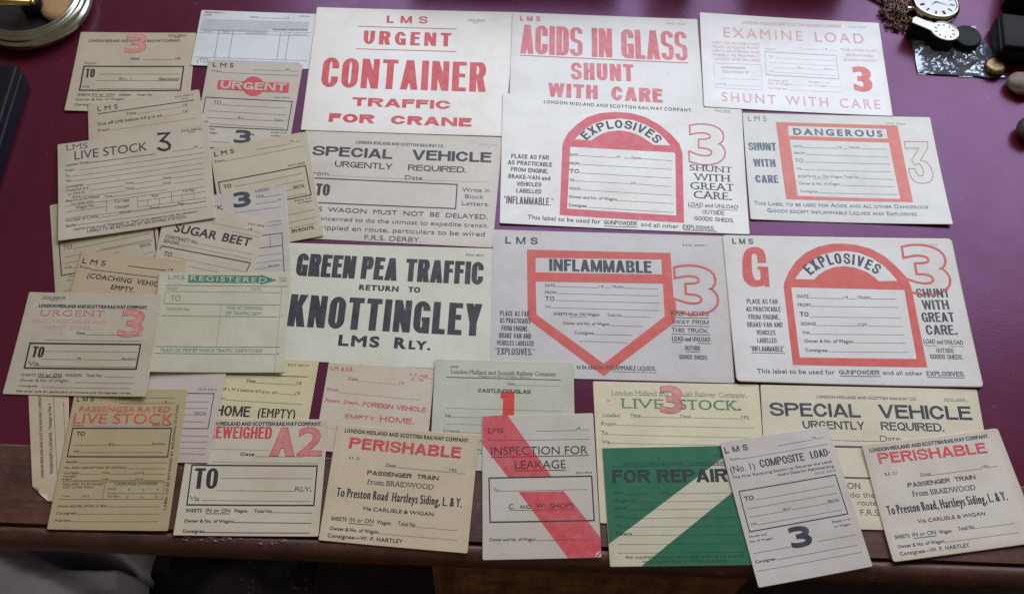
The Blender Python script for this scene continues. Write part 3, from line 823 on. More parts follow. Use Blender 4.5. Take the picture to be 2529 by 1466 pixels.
   ('L',[7.94,19.45,27.41,19.76],0.19,0),
   ('L',[36.28,19.64,44.6,19.61],0.19,0),
   ('L',[-17.38,6.52,41.2,6.71],0.19,0),
   ('L',[-23.87,0.23,41.72,0.37],0.19,0),
   ('L',[-20.97,-5.79,3.8,-5.45],0.19,0),
   ('L',[11.51,-5.34,28.55,-5.31],0.19,0),
   ('L',[-18.6,-11.27,41.17,-11.37],0.19,0),
   ('L',[-2.67,-25.48,11.52,-25.32],0.19,0),
   ('L',[32.24,-25.18,44.22,-25.24],0.18,0),
   ('L',[-8.59,-31.72,43.62,-31.51],0.18,0)]),
  ('printed_number','s2',1,[
   ('T', '3', 56.68, -29.08, -0.0068, 18.35, 30.09, 0.34, 0.2, 1.0, 0, 0, 'fill', 0)]),
  ('heading','s',1,[
   ('T', 'SHUNT  WITH  CARE', -72.41, -50.06, 0.0051, 152.18, 10.62, 0.14, 0.119, 1.2, 0, 0, 'fill', 0)]),
]),
'dangerous': dict(o=[0.297525, 0.591854, 4e-06], R=[0.99835, -0.057245, 0.004407, 0.057293, 0.998288, -0.01177, -0.003726, 0.012003, 0.999921], w=181.72, h=118.88, quad=[-89.41, 58.88, 90.78, 60.0, 90.92, -59.93, -92.31, -58.85], curl=(0.3, 0.5, 4.5, 2.0, 0.3), printing=[
  ('small_print','b',1,[
   ('T', 'L M S', -84.5, 49.78, 0.0171, 17.51, 5.69, 0.13, 0.111, 1.0, 0, 0, 'fill', 0),
   ('T', 'DATE', -44.39, 21.33, 0.0053, 8.28, 2.54, 0.14, 0.119, 1.0, 0, 0, 'fill', 0),
   ('T', '19', -2.97, 21.5, -0.0008, 3.72, 2.29, 0.14, 0.119, 1.0, 0, 0, 'fill', 0),
   ('T', 'TRAIN', 8.01, 21.74, -0.0042, 10.41, 2.29, 0.14, 0.119, 1.0, 0, 0, 'fill', 0),
   ('T', 'FROM', -44.36, 13.65, 0.01, 9.85, 2.52, 0.14, 0.119, 1.0, 0, 0, 'fill', 0),
   ('T', 'TO', -44.5, 4.63, 0.0189, 7.6, 4.13, 0.14, 0.119, 1.0, 0, 0, 'fill', 0),
   ('T', 'Via', -44.09, -3.2, -0.0153, 4.93, 2.5, 0.14, 0.119, 1.0, 0, 0, 'fill', 0),
   ('T', 'SHEETS IN or ON Wagon. Total No.', -43.79, -11.84, 0.0146, 57.74, 2.47, 0.14, 0.119, 1.0, 0, 0, 'fill', 0),
   ('T', 'Owner & No. of Wagon', -43.83, -19.71, 0.0131, 38.31, 2.71, 0.14, 0.119, 1.0, 0, 0, 'fill', 0),
   ('T', 'Consignee', -43.51, -28.0, -0.0044, 16.08, 2.69, 0.14, 0.119, 1.0, 0, 0, 'fill', 0),
   ('T', 'This Label to be used for Acids and all other Dangerous', -87.44, -43.4, 0.0016, 159.17, 4.13, 0.17, 0.145, 1.0, 0, 1, 'fill', 0),
   ('T', 'Goods except Inflammable Liquids and Explosives.', -76.1, -50.61, -0.0026, 137.49, 4.1, 0.17, 0.145, 1.0, 0, 1, 'fill', 0),
   ('T', 'E.R.O. 24533', 47.32, 51.03, -0.018, 18.27, 1.56, 0.14, 0.119, 1.0, 0, 0, 'fill', 0)]),
  ('emblem_frame','od',0,[
   ('P',[[-58.26,49.38,57.88,49.55,59.11,-36.08,-57.35,-36.02],[-47.16,45.69,46.51,45.33,46.5,34.17,-47.5,34.16],[-47.18,30.1,46.91,29.71,48.0,-32.84,-46.24,-31.99]])]),
  ('heading','b',1,[
   ('T', 'DANGEROUS', -42.76, 35.61, 0.0025, 84.9, 7.45, 0.28, 0.2, 1.22, 0, 0, 'fill', 0)]),
  ('heading','b',1,[
   ('T', 'SHUNT', -86.89, 16.58, 0.0141, 26.16, 8.61, 0.24, 0.15, 1.0, 2, 0, 'fill', 0)]),
  ('heading','b',1,[
   ('T', 'WITH', -84.0, -1.46, 0.0144, 20.71, 8.5, 0.24, 0.15, 1.0, 2, 0, 'fill', 0)]),
  ('heading','b',1,[
   ('T', 'CARE', -83.67, -19.13, 0.0218, 21.41, 8.39, 0.24, 0.15, 1.0, 2, 0, 'fill', 0)]),
  ('ruled_lines','b',2,[
   ('L',[-35.56,21.52,-3.18,21.5],0.25,0),
   ('L',[1.6,21.53,7.46,21.59],0.25,0),
   ('L',[19.18,21.85,44.18,21.99],0.25,0),
   ('L',[-33.77,13.77,43.43,13.36],0.25,0),
   ('L',[-35.78,5.31,44.34,5.32],0.25,0),
   ('L',[-38.85,-3.26,44.1,-3.21],0.25,0),
   ('L',[-30.02,-13.09,-15.36,-12.86],0.21,0),
   ('L',[14.35,-11.11,44.9,-11.67],0.25,0),
   ('L',[-4.93,-19.43,45.23,-19.6],0.25,0),
   ('L',[-26.82,-28.17,46.99,-28.19],0.25,0)]),
  ('printed_number','o2',2,[
   ('L',[61.8,31.44,84.09,31.84,82.86,24.39,73.46,10.53,79.19,8.78,82.18,2.78,82.98,-3.51,81.67,-9.83,77.38,-14.05,70.89,-15.44,64.89,-13.94,61.73,-9.02,60.76,-2.78,61.05,0.99,66.82,0.89,68.03,-4.49,69.65,-7.33,72.87,-6.88,74.45,-2.45,74.04,3.21,71.5,6.93,67.48,4.93,65.22,10.56,74.52,24.15,61.47,23.77],0.63,1)]),
]),
'explosives': dict(o=[0.093103, 0.577492, 0.00019], R=[0.999815, -0.016285, 0.01027, 0.016322, 0.999861, -0.003471, -0.010212, 0.003638, 0.999941], w=225.14, h=138.67, quad=[-114.98, 71.54, 111.7, 67.54, 113.44, -67.14, -110.13, -71.6], curl=(0.4, 5.5, 2.2, 0.8, 0.5), printing=[
  ('small_print','n',1,[
   ('T', 'LONDON MIDLAND AND SCOTTISH RAILWAY COMPANY.', -75.62, 63.06, -0.0043, 140.9, 3.66, 0.18, 0.153, 1.12, 0, 0, 'fill', 0),
   ('T', 'E.R.O. 24535', 86.22, 64.77, -0.0406, 14.3, 1.51, 0.14, 0.119, 1.0, 0, 0, 'fill', 0),
   ('T', 'DATE', -49.25, 5.45, 0.0449, 7.49, 2.74, 0.17, 0.145, 1.0, 0, 0, 'fill', 0),
   ('T', '19', -6.57, 6.22, 0.0369, 3.33, 2.48, 0.14, 0.119, 1.0, 0, 0, 'fill', 0),
   ('T', 'TRAIN', 7.18, 6.24, 0.0196, 9.38, 2.48, 0.14, 0.119, 1.0, 0, 0, 'fill', 0),
   ('T', 'FROM', -49.31, -4.11, 0.0361, 8.81, 2.97, 0.17, 0.145, 1.0, 0, 0, 'fill', 0),
   ('T', 'TO', -49.28, -13.35, 0.0372, 8.98, 4.42, 0.19, 0.162, 1.0, 2, 0, 'fill', 0),
   ('T', 'VIA', -48.85, -22.12, 0.0519, 4.63, 2.68, 0.14, 0.119, 1.0, 0, 0, 'fill', 0),
   ('T', 'COY', 7.01, -21.02, 0.0235, 4.84, 2.19, 0.14, 0.119, 1.0, 0, 0, 'fill', 0),
   ('T', 'SIDING', -48.92, -31.22, 0.0177, 10.03, 2.66, 0.14, 0.119, 1.0, 0, 0, 'fill', 0),
   ('T', 'Owner and No. of Wagon', -49.1, -40.03, 0.0072, 43.36, 2.88, 0.18, 0.153, 1.0, 0, 0, 'fill', 0),
   ('T', 'Consignee', -48.97, -48.99, 0.0039, 16.25, 3.1, 0.18, 0.153, 1.0, 0, 0, 'fill', 0),
   ('T', 'PLACE AS FAR', -103.31, -1.3, 0.0283, 34.71, 4.6, 0.18, 0.153, 1.0, 2, 0, 'fill', 0),
   ('T', 'AS PRACTICABLE', -106.05, -8.35, 0.0119, 40.6, 4.57, 0.18, 0.153, 1.0, 2, 0, 'fill', 0),
   ('T', 'FROM ENGINE,', -102.9, -15.6, 0.0066, 34.29, 4.54, 0.18, 0.153, 1.0, 2, 0, 'fill', 0),
   ('T', 'BRAKE-VAN and', -104.77, -23.35, 0.0145, 38.17, 4.51, 0.18, 0.153, 1.0, 0, 0, 'fill', 0),
   ('T', 'VEHICLES', -96.72, -30.83, 0.027, 22.29, 4.36, 0.18, 0.153, 1.0, 2, 0, 'fill', 0),
   ('T', 'LABELLED', -96.88, -38.21, 0.0235, 22.93, 4.34, 0.18, 0.153, 1.0, 2, 0, 'fill', 0),
   ('T', '"INFLAMMABLE."', -107.44, -50.47, 0.0222, 44.59, 7.88, 0.13, 0.111, 1.0, 2, 0, 'fill', 0),
   ('T', 'This label to be used for', -85.52, -65.26, 0.0022, 65.51, 4.47, 0.17, 0.145, 1.0, 0, 0, 'fill', 0),
   ('T', 'GUNPOWDER', -16.99, -65.24, 0.0132, 29.56, 4.24, 0.17, 0.145, 1.0, 2, 0, 'fill', 0),
   ('T', 'and all other', 16.09, -65.19, 0.004, 33.99, 4.25, 0.16, 0.136, 1.0, 0, 0, 'fill', 0),
   ('T', 'EXPLOSIVES.', 53.61, -65.28, 0.0011, 28.72, 4.5, 0.15, 0.128, 1.0, 2, 0, 'fill', 0),
   ('T', 'LOAD and UNLOAD', 59.26, -40.78, -0.004, 45.06, 4.09, 0.15, 0.128, 1.0, 0, 0, 'fill', 0),
   ('T', 'OUTSIDE', 71.79, -48.16, -0.0049, 19.81, 4.31, 0.13, 0.111, 1.0, 2, 0, 'fill', 0),
   ('T', 'GOODS SHEDS.', 64.27, -55.33, -0.0066, 35.63, 4.29, 0.15, 0.128, 1.0, 2, 0, 'fill', 0)]),
  ('ruled_lines','n',2,[
   ('L',[87.79,63.97,103.11,62.57],0.18,0),
   ('L',[-40.74,6.49,-6.89,6.57],0.25,0),
   ('L',[0.4,6.86,7.17,6.99],0.25,0),
   ('L',[17.07,7.21,45.51,6.99],0.25,0),
   ('L',[-40.01,-3.01,45.07,-2.4],0.25,0),
   ('L',[-39.8,-12.61,45.24,-11.8],0.25,0),
   ('L',[-43.72,-21.47,6.7,-20.8],0.24,0),
   ('L',[12.36,-20.63,44.48,-21.22],0.24,0),
   ('L',[-38.07,-30.74,44.95,-30.38],0.24,0),
   ('L',[-5.54,-39.58,45.82,-39.21],0.24,0),
   ('L',[-31.9,-48.86,45.86,-48.53],0.24,0),
   ('L',[-16.97,-67.23,13.06,-66.46],0.54,0),
   ('L',[54.59,-66.27,84.31,-66.06],0.45,0),
   ('L',[59.23,-41.86,70.44,-42.05],0.28,0),
   ('L',[86.22,-42.53,104.25,-42.64],0.28,0)]),
  ('emblem_arch','rx',0,[
   ('P',[[-57.01,-58.75,-56.63,15.88,-55.73,20.99,-51.81,30.8,-44.67,40.28,-34.3,50.05,-22.71,55.41,-7.86,58.0,7.03,57.71,20.84,53.87,33.52,46.42,45.04,35.82,52.27,26.29,55.03,15.3,54.97,-58.81],[-49.31,15.83,46.89,16.36,48.33,14.22,48.03,-51.7,-50.42,-51.48],[-45.34,24.33,-39.23,33.04,-28.86,42.75,-17.3,48.33,-3.55,50.97,9.18,49.92,21.89,45.03,32.41,37.51,38.67,31.02,43.85,23.86,28.11,23.42,22.89,27.44,15.54,32.59,6.05,36.35,-3.45,37.21,-12.92,35.64,-20.26,32.31,-25.98,27.7,-30.11,23.98]])]),
  ('heading','n',3,[
   ('A', 'EXPLOSIVES', -33.99, 23.94, -2.94, 39.91, 30.22, 24.56, 9.18, 0.21)]),
  ('printed_number','rx',1,[
   ('T', '3', 61.09, 5.1, 0.008, 33.81, 43.85, 0.29, 0.22, 1.0, 0, 0, 'outline', 1.35)]),
  ('heading','n',1,[
   ('T', 'SHUNT', 61.36, -2.13, -0.0046, 39.4, 6.15, 0.2, 0.1, 1.0, 1, 0, 'fill', 0)]),
  ('heading','n',1,[
   ('T', 'WITH', 65.27, -12.48, 0.0078, 32.54, 7.09, 0.2, 0.1, 1.0, 1, 0, 'fill', 0)]),
  ('heading','n',1,[
   ('T', 'GREAT', 61.54, -22.2, 0.0075, 40.02, 7.3, 0.2, 0.1, 1.0, 1, 0, 'fill', 0)]),
  ('heading','n',1,[
   ('T', 'CARE.', 64.39, -31.66, -0.0023, 34.2, 7.51, 0.2, 0.1, 1.0, 1, 0, 'fill', 0)]),
]),
'inflammable': dict(o=[0.085065, 0.432732, 0.000397], R=[0.998699, -0.050999, 1.6e-05, 0.050999, 0.998699, -0.000368, 3e-06, 0.000369, 1.0], w=205.42, h=141.37, quad=[-102.67, 70.47, 103.67, 70.9, 101.75, -70.9, -102.75, -70.47], curl=(0.2, 0.2, 0.3, 0.3, 0.2), printing=[
  ('emblem_frame','o',0,[
   ('P',[[-72.5,51.15,54.36,52.06,55.19,-15.46,-7.41,-67.58,-71.24,-16.76],[-64.83,43.26,46.06,45.2,45.86,30.36,-64.75,28.69],[-64.7,19.6,46.21,21.25,46.35,-10.37,-7.14,-56.12,-63.77,-12.24]])]),
  ('heading','n',1,[
   ('T', 'L M S', -91.73, 56.62, -0.0002, 28.63, 7.1, 0.22, 0.18, 1.0, 2, 0, 'fill', 0)]),
  ('small_print','n',1,[
   ('T', 'E.R.O. 24569/1', 65.76, 59.63, 0.011, 21.26, 1.84, 0.14, 0.119, 1.0, 0, 0, 'fill', 0),
   ('T', 'DATE', -56.58, 14.91, 0.0075, 8.49, 2.64, 0.17, 0.145, 1.0, 0, 0, 'fill', 0),
   ('T', '19', -9.69, 15.25, 0.0045, 3.91, 2.43, 0.14, 0.119, 1.0, 0, 0, 'fill', 0),
   ('T', 'TRAIN', 1.37, 15.61, -0.0109, 10.18, 2.43, 0.14, 0.119, 1.0, 0, 0, 'fill', 0),
   ('T', 'FROM', -56.57, 8.23, -0.0017, 9.44, 2.63, 0.17, 0.145, 1.0, 0, 0, 'fill', 0),
   ('T', 'TO', -56.57, 1.26, 0.0065, 8.24, 4.35, 0.18, 0.153, 1.0, 2, 0, 'fill', 0),
   ('T', 'Via', -56.56, -5.23, -0.0149, 4.54, 2.38, 0.14, 0.119, 1.0, 0, 0, 'fill', 0),
   ('T', 'SHEETS IN or ON Wagon.', -49.04, -12.41, 0.0131, 40.03, 2.79, 0.17, 0.145, 1.0, 0, 0, 'fill', 0),
   ('T', 'Total No.', -3.22, -11.91, -0.0011, 13.23, 2.58, 0.14, 0.119, 1.0, 0, 0, 'fill', 0),
   ('T', 'Owner and No. of Wagon', -41.19, -20.8, 0.0044, 39.39, 2.77, 0.16, 0.136, 1.0, 0, 0, 'fill', 0),
   ('T', 'Consignee', -31.49, -29.49, 0.0053, 16.36, 2.75, 0.16, 0.136, 1.0, 0, 0, 'fill', 0),
   ('T', 'PLACE AS FAR', -94.99, -14.33, 0.0072, 25.17, 4.82, 0.14, 0.12, 1.0, 2, 0, 'fill', 0),
   ('T', 'AS PRACTICABLE', -94.86, -20.94, 0.0042, 26.34, 4.79, 0.14, 0.12, 1.0, 2, 0, 'fill', 0),
   ('T', 'FROM ENGINE,', -93.57, -28.2, 0.0004, 23.19, 4.76, 0.14, 0.12, 1.0, 2, 0, 'fill', 0),
   ('T', 'BRAKE VAN AND', -95.34, -35.09, 0.0049, 27.1, 4.73, 0.14, 0.12, 1.0, 2, 0, 'fill', 0),
   ('T', 'VEHICLES LABELLED', -97.09, -41.84, 0.0083, 31.09, 4.38, 0.14, 0.12, 1.0, 2, 0, 'fill', 0),
   ('T', '"EXPLOSIVES."', -98.05, -50.37, 0.0032, 32.94, 6.01, 0.14, 0.12, 1.0, 2, 0, 'fill', 0),
   ('T', 'KEEP LIGHTS', 51.73, -9.46, 0.0072, 32.5, 4.53, 0.16, 0.14, 1.0, 2, 0, 'fill', 0),
   ('T', 'AWAY FROM', 51.81, -17.17, 0.0034, 32.08, 4.07, 0.16, 0.14, 1.0, 2, 0, 'fill', 0),
   ('T', 'THIS TRUCK.', 51.6, -25.15, -0.0003, 31.76, 4.04, 0.16, 0.14, 1.0, 2, 0, 'fill', 0),
   ('T', 'LOAD and UNLOAD', 51.47, -33.18, -0.0027, 32.78, 4.22, 0.16, 0.14, 1.0, 0, 0, 'fill', 0),
   ('T', 'OUTSIDE', 62.01, -41.56, -0.0029, 13.08, 3.98, 0.16, 0.14, 1.0, 2, 0, 'fill', 0),
   ('T', 'GOODS SHEDS.', 56.79, -49.82, -0.01, 24.14, 3.95, 0.16, 0.14, 1.0, 2, 0, 'fill', 0),
   ('T', 'to be used for INFLAMMABLE LIQUIDS.', -30.15, -61.53, 0.0003, 66.84, 4.1, 0.14, 0.12, 1.0, 0, 0, 'fill', 0)]),
  ('heading','n',1,[
   ('T', 'INFLAMMABLE', -52.87, 30.66, 0.0071, 89.88, 11.9, 0.24, 0.16, 1.0, 2, 0, 'fill', 0)]),
  ('ruled_lines','n',2,[
   ('L',[-48.09,15.42,-10.18,15.35],0.23,0),
   ('L',[-4.31,15.43,1.08,15.49],0.23,0),
   ('L',[11.85,15.73,41.74,15.81],0.23,0),
   ('L',[-46.85,8.55,41.92,9.01],0.23,0),
   ('L',[-47.84,1.76,42.09,2.14],0.23,0),
   ('L',[-51.73,-5.18,41.75,-5.13],0.23,0),
   ('L',[-34.88,-13.45,-21.1,-13.23],0.23,0),
   ('L',[10.51,-11.7,34.2,-11.61],0.23,0),
   ('L',[-1.51,-20.62,27.07,-20.59],0.23,0),
   ('L',[-14.94,-29.3,17.63,-29.14],0.23,0),
   ('L',[-27.47,-35.99,13.56,-36.31],0.23,0),
   ('L',[51.63,-11.29,84.3,-11.05],0.44,0),
   ('L',[51.72,-18.99,84.35,-18.97],0.43,0),
   ('L',[51.5,-27.06,84.77,-26.92],0.43,0),
   ('L',[51.39,-34.65,59.72,-34.72],0.43,0),
   ('L',[72.93,-34.86,84.7,-35.04],0.43,0),
   ('L',[62.41,-42.91,74.8,-43.17],0.43,0),
   ('L',[-0.05,-63.08,36.42,-63.25],0.26,0)]),
  ('printed_number','o',1,[
   ('T', '3', 55.41, -7.51, 0.0021, 38.16, 47.02, 0.31, 0.22, 1.0, 0, 0, 'outline', 2.14)]),
]),
'gexplosives': dict(o=[0.290863, 0.44504, -0.0], R=[0.998127, -0.061165, 0.00069, 0.061169, 0.998077, -0.009983, -7.8e-05, 0.010007, 0.99995], w=207.92, h=142.92, quad=[-103.98, 70.83, 103.42, 72.1, 104.5, -72.06, -103.94, -70.79], curl=(0.5, 0.4, 3.0, 3.5, 0.5), printing=[
  ('heading','n',1,[
   ('T', 'L M S', -95.4, 62.14, 0.0037, 18.66, 5.51, 0.22, 0.187, 1.0, 2, 0, 'fill', 0)]),
  ('printed_letter','o',0,[
   ('P',[[-88.03,45.31,-89.24,31.79,-88.16,25.13,-84.11,20.8,-79.31,19.27,-73.26,20.43,-70.68,21.38,-70.36,19.73,-66.29,19.83,-65.66,39.71,-75.14,39.8,-75.42,36.87,-73.21,36.03,-73.3,27.98,-74.87,26.16,-78.12,26.4,-79.78,29.81,-80.36,34.27,-79.8,45.53,-79.07,51.21,-77.63,52.61,-75.62,52.67,-74.55,50.2,-74.49,43.42,-66.97,43.62,-66.7,50.41,-68.2,56.62,-72.48,59.24,-76.48,59.59,-82.17,57.95,-85.91,53.29]])]),
  ('small_print','g',1,[
   ('T', 'E.R.O. 24568', 71.96, 65.13, -0.0056, 17.75, 1.62, 0.14, 0.119, 1.0, 0, 0, 'fill', 0)]),
  ('emblem_arch','o',0,[
   ('P',[[-54.23,-54.08,-53.93,20.48,-52.76,24.95,-47.87,35.12,-40.73,45.43,-30.63,54.76,-18.78,61.1,-7.27,64.25,3.97,64.99,15.99,63.89,28.64,60.17,39.73,53.0,48.38,43.54,55.77,33.0,58.53,25.24,59.27,17.48,60.15,-54.08],[-47.33,20.1,52.45,19.56,52.46,-46.36,-47.63,-46.93],[-43.15,28.2,-37.86,35.37,-27.65,45.75,-15.67,53.42,-3.13,56.91,6.04,57.59,16.96,56.13,28.35,51.04,38.22,42.76,44.07,35.01,47.85,28.37,31.01,27.79,27.61,31.85,21.31,36.76,11.85,40.82,2.0,42.17,-7.19,40.83,-15.68,37.03,-22.24,32.39,-26.25,28.06]])]),
  ('heading','n',3,[
   ('A', 'EXPLOSIVES', -28.44, 32.24, -0.19, 44.61, 29.94, 34.14, 10.56, 0.19)]),
  ('small_print','n',1,[
   ('T', 'DATE', -43.26, 9.73, 0.0029, 10.17, 3.08, 0.17, 0.145, 1.0, 0, 0, 'fill', 0),
   ('T', '19', -2.3, 9.59, 0.0222, 3.96, 2.64, 0.14, 0.119, 1.0, 0, 0, 'fill', 0),
   ('T', 'TRAIN', 9.89, 9.86, 0.002, 11.37, 2.87, 0.14, 0.119, 1.0, 0, 0, 'fill', 0),
   ('T', 'FROM', -43.41, 1.52, 0.0046, 11.02, 3.06, 0.17, 0.145, 1.0, 0, 0, 'fill', 0),
   ('T', 'TO', -42.88, -8.23, 0.0107, 7.84, 4.34, 0.22, 0.187, 1.0, 2, 0, 'fill', 0),
   ('T', 'SIDING', -42.88, -16.63, 0.008, 13.18, 3.01, 0.17, 0.145, 1.0, 0, 0, 'fill', 0),
   ('T', 'COY', 6.73, -16.25, -0.0063, 8.0, 2.8, 0.17, 0.145, 1.0, 0, 0, 'fill', 0),
   ('T', 'VIA', -42.61, -25.07, 0.0082, 6.52, 2.99, 0.17, 0.145, 1.0, 0, 0, 'fill', 0),
   ('T', 'Owner & No. of Wagon', -41.91, -33.01, 0.0128, 41.71, 3.18, 0.17, 0.145, 1.0, 0, 0, 'fill', 0),
   ('T', 'Consignee', -41.77, -41.44, 0.0072, 18.63, 3.16, 0.17, 0.145, 1.0, 0, 0, 'fill', 0),
   ('T', 'PLACE AS FAR', -87.78, 2.87, 0.0146, 27.06, 4.6, 0.14, 0.12, 1.0, 2, 0, 'fill', 0),
   ('T', 'AS PRACTICABLE', -88.98, -4.57, 0.0197, 29.93, 4.57, 0.14, 0.12, 1.0, 2, 0, 'fill', 0),
   ('T', 'FROM ENGINE,', -87.55, -12.11, 0.0191, 26.9, 4.55, 0.14, 0.12, 1.0, 2, 0, 'fill', 0),
   ('T', 'BRAKE-VAN AND', -89.43, -19.48, 0.0204, 30.42, 4.52, 0.14, 0.12, 1.0, 2, 0, 'fill', 0),
   ('T', 'VEHICLES', -82.1, -26.76, 0.0146, 16.22, 4.49, 0.14, 0.12, 1.0, 2, 0, 'fill', 0),
   ('T', 'LABELLED', -82.36, -34.1, 0.0091, 16.64, 4.47, 0.14, 0.12, 1.0, 2, 0, 'fill', 0),
   ('T', '"INFLAMMABLE"', -88.99, -42.43, 0.0215, 29.35, 4.85, 0.14, 0.12, 1.0, 2, 0, 'fill', 0),
   ('T', 'LOAD and UNLOAD', 60.92, -31.69, -0.024, 33.89, 4.07, 0.14, 0.119, 1.0, 0, 0, 'fill', 0),
   ('T', 'OUTSIDE', 70.56, -40.12, -0.0083, 15.08, 4.03, 0.13, 0.111, 1.0, 2, 0, 'fill', 0),
   ('T', 'GOODS SHEDS.', 64.24, -45.99, -0.0106, 27.95, 4.22, 0.14, 0.119, 1.0, 2, 0, 'fill', 0),
   ('T', 'This label to be used for', -85.59, -62.55, 0.0098, 66.17, 4.15, 0.17, 0.145, 1.0, 0, 0, 'fill', 0),
   ('T', 'GUNPOWDER', -15.77, -61.71, 0.0079, 34.42, 3.93, 0.17, 0.145, 1.0, 2, 0, 'fill', 0),
   ('T', 'and all other', 21.52, -61.39, -0.0064, 33.52, 3.94, 0.17, 0.145, 1.0, 0, 0, 'fill', 0),
   ('T', 'EXPLOSIVES.', 58.44, -61.77, -0.0056, 32.18, 4.15, 0.17, 0.145, 1.0, 2, 0, 'fill', 0)]),
  ('ruled_lines','n',2,[
   ('L',[-32.89,9.76,-2.27,9.81],0.24,0),
   ('L',[2.16,9.69,9.59,9.86],0.24,0),
   ('L',[21.49,10.11,44.27,10.35],0.24,0),
   ('L',[-32.07,1.8,44.5,2.36],0.23,0),
   ('L',[-34.86,-8.36,44.88,-7.74],0.23,0),
   ('L',[-29.41,-16.52,6.44,-16.26],0.23,0),
   ('L',[14.96,-16.08,45.03,-16.05],0.23,0),
   ('L',[-35.89,-24.9,44.95,-23.87],0.23,0),
   ('L',[0.03,-32.16,45.62,-31.73],0.23,0),
   ('L',[-22.82,-41.09,45.76,-40.38],0.23,0),
   ('L',[-88.65,-43.89,-59.74,-43.48],0.39,0),
   ('L',[61.08,-33.6,71.66,-33.87],0.26,0),
   ('L',[81.75,-34.16,95.23,-34.31],0.26,0),
   ('L',[-15.78,-63.26,19.55,-63.07],0.43,0),
   ('L',[58.57,-63.21,90.14,-63.4],0.43,0)]),
  ('printed_number','o',1,[
   ('T', '3', 54.78, 16.07, -0.0094, 39.91, 48.72, 0.31, 0.22, 1.0, 0, 0, 'outline', 2.18)]),
  ('heading','n',1,[
   ('T', 'SHUNT', 62.62, 12.47, 0.018, 29.11, 8.63, 0.2, 0.13, 1.0, 2, 0, 'fill', 0)]),
  ('heading','n',1,[
   ('T', 'WITH', 65.88, 0.57, 0.0264, 23.25, 9.19, 0.2, 0.13, 1.0, 2, 0, 'fill', 0)]),
  ('heading','n',1,[
   ('T', 'GREAT', 63.39, -11.31, 0.0197, 28.37, 9.11, 0.2, 0.13, 1.0, 2, 0, 'fill', 0)]),
  ('heading','n',1,[
   ('T', 'CARE.', 64.95, -23.43, 0.0106, 26.77, 9.24, 0.2, 0.13, 1.0, 2, 0, 'fill', 0)]),
]),
'green_pea': dict(o=[-0.10429, 0.416589, 0.00038], R=[0.999445, -0.033326, 0.00025, 0.033326, 0.999445, 0.000161, -0.000255, -0.000152, 1.0], w=174.68, h=114.63, quad=[-91.92, 55.64, 86.25, 58.78, 88.4, -58.78, -82.73, -55.64], curl=(0, 0.8, 0.8, 0, 0.6), printing=[
  ('heading','k',1,[
   ('T', 'GREEN', -82.9, 23.67, -0.0078, 51.02, 22.15, 0.3, 0.175, 0.98, 2, 0, 'fill', 0)]),
  ('heading','k',1,[
   ('T', 'PEA', -26.86, 23.52, -0.0204, 31.33, 22.15, 0.3, 0.175, 0.98, 2, 0, 'fill', 0)]),
  ('heading','k',1,[
   ('T', 'TRAFFIC', 11.55, 23.01, -0.0055, 67.61, 22.15, 0.3, 0.175, 0.98, 2, 0, 'fill', 0)]),
  ('heading','k',1,[
   ('T', 'RETURN', -26.99, 12.67, -0.0049, 34.02, 5.22, 0.32, 0.22, 1.05, 0, 0, 'fill', 0)]),
  ('heading','k',1,[
   ('T', 'TO', 15.25, 12.57, -0.0147, 10.46, 5.22, 0.32, 0.22, 1.0, 0, 0, 'fill', 0)]),
  ('heading','k',1,[
   ('T', 'KNOTTINGLEY', -84.01, -24.64, -0.0103, 163.46, 30.23, 0.28, 0.16, 1.05, 2, 0, 'fill', 0)]),
  ('heading','k',1,[
   ('T', 'LMS', -39.38, -40.55, -0.0065, 34.36, 10.15, 0.31, 0.22, 1.08, 0, 0, 'fill', 0)]),
  ('heading','k',1,[
   ('T', 'R', 7.33, -40.82, -0.0187, 9.62, 10.37, 0.31, 0.22, 1.0, 0, 0, 'fill', 0)]),
  ('heading','k',1,[
   ('T', 'LY.', 19.59, -40.98, -0.0173, 18.31, 8.09, 0.31, 0.22, 1.08, 0, 0, 'fill', 0)]),
  ('small_print','k',1,[
   ('T', 'E.R.O. 48731', 63.12, 50.56, -0.0128, 15.78, 1.91, 0.16, 0.136, 1.0, 0, 0, 'fill', 0)]),
]),
'lms_beige': dict(o=[-0.226503, 0.51994, 0.00085], R=[0.957383, -0.288821, -0.0004, 0.28881, 0.957359, -0.007289, 0.002488, 0.006862, 0.999973], w=87.14, h=112.53, quad=[-44.94, 55.85, 44.3, 56.66, 42.83, -56.65, -42.18, -55.85], curl=(0, 0.6, 1.2, 0, 0.3), printing=[
  ('small_print','k',1,[
   ('T', 'L M S', -41.09, 46.28, 0.0208, 17.73, 4.97, 0.2, 0.17, 1.0, 0, 0, 'fill', 0),
   ('T', '19', 27.69, 47.32, -0.0057, 3.0, 2.49, 0.14, 0.119, 1.0, 0, 0, 'fill', 0),
   ('T', 'From', -41.31, 39.48, -0.0021, 8.6, 2.71, 0.17, 0.145, 1.0, 0, 0, 'fill', 0),
   ('T', 'E.R.O. 24520', 22.32, 21.93, -0.0062, 15.36, 1.96, 0.17, 0.145, 1.0, 0, 0, 'fill', 0),
   ('T', 'TO', -36.77, 10.33, 0.0074, 6.81, 4.1, 0.2, 0.17, 1.0, 0, 0, 'fill', 0),
   ('T', 'SECN.', 23.77, -2.95, 0.0278, 10.9, 3.37, 0.18, 0.153, 1.0, 0, 0, 'fill', 0),
   ('T', 'Sheets in or', 23.14, -16.14, 0.0059, 15.46, 1.66, 0.2, 0.17, 1.0, 0, 0, 'fill', 0),
   ('T', 'on Wagon', 25.75, -19.12, -0.0108, 12.59, 1.66, 0.2, 0.17, 1.0, 0, 0, 'fill', 0),
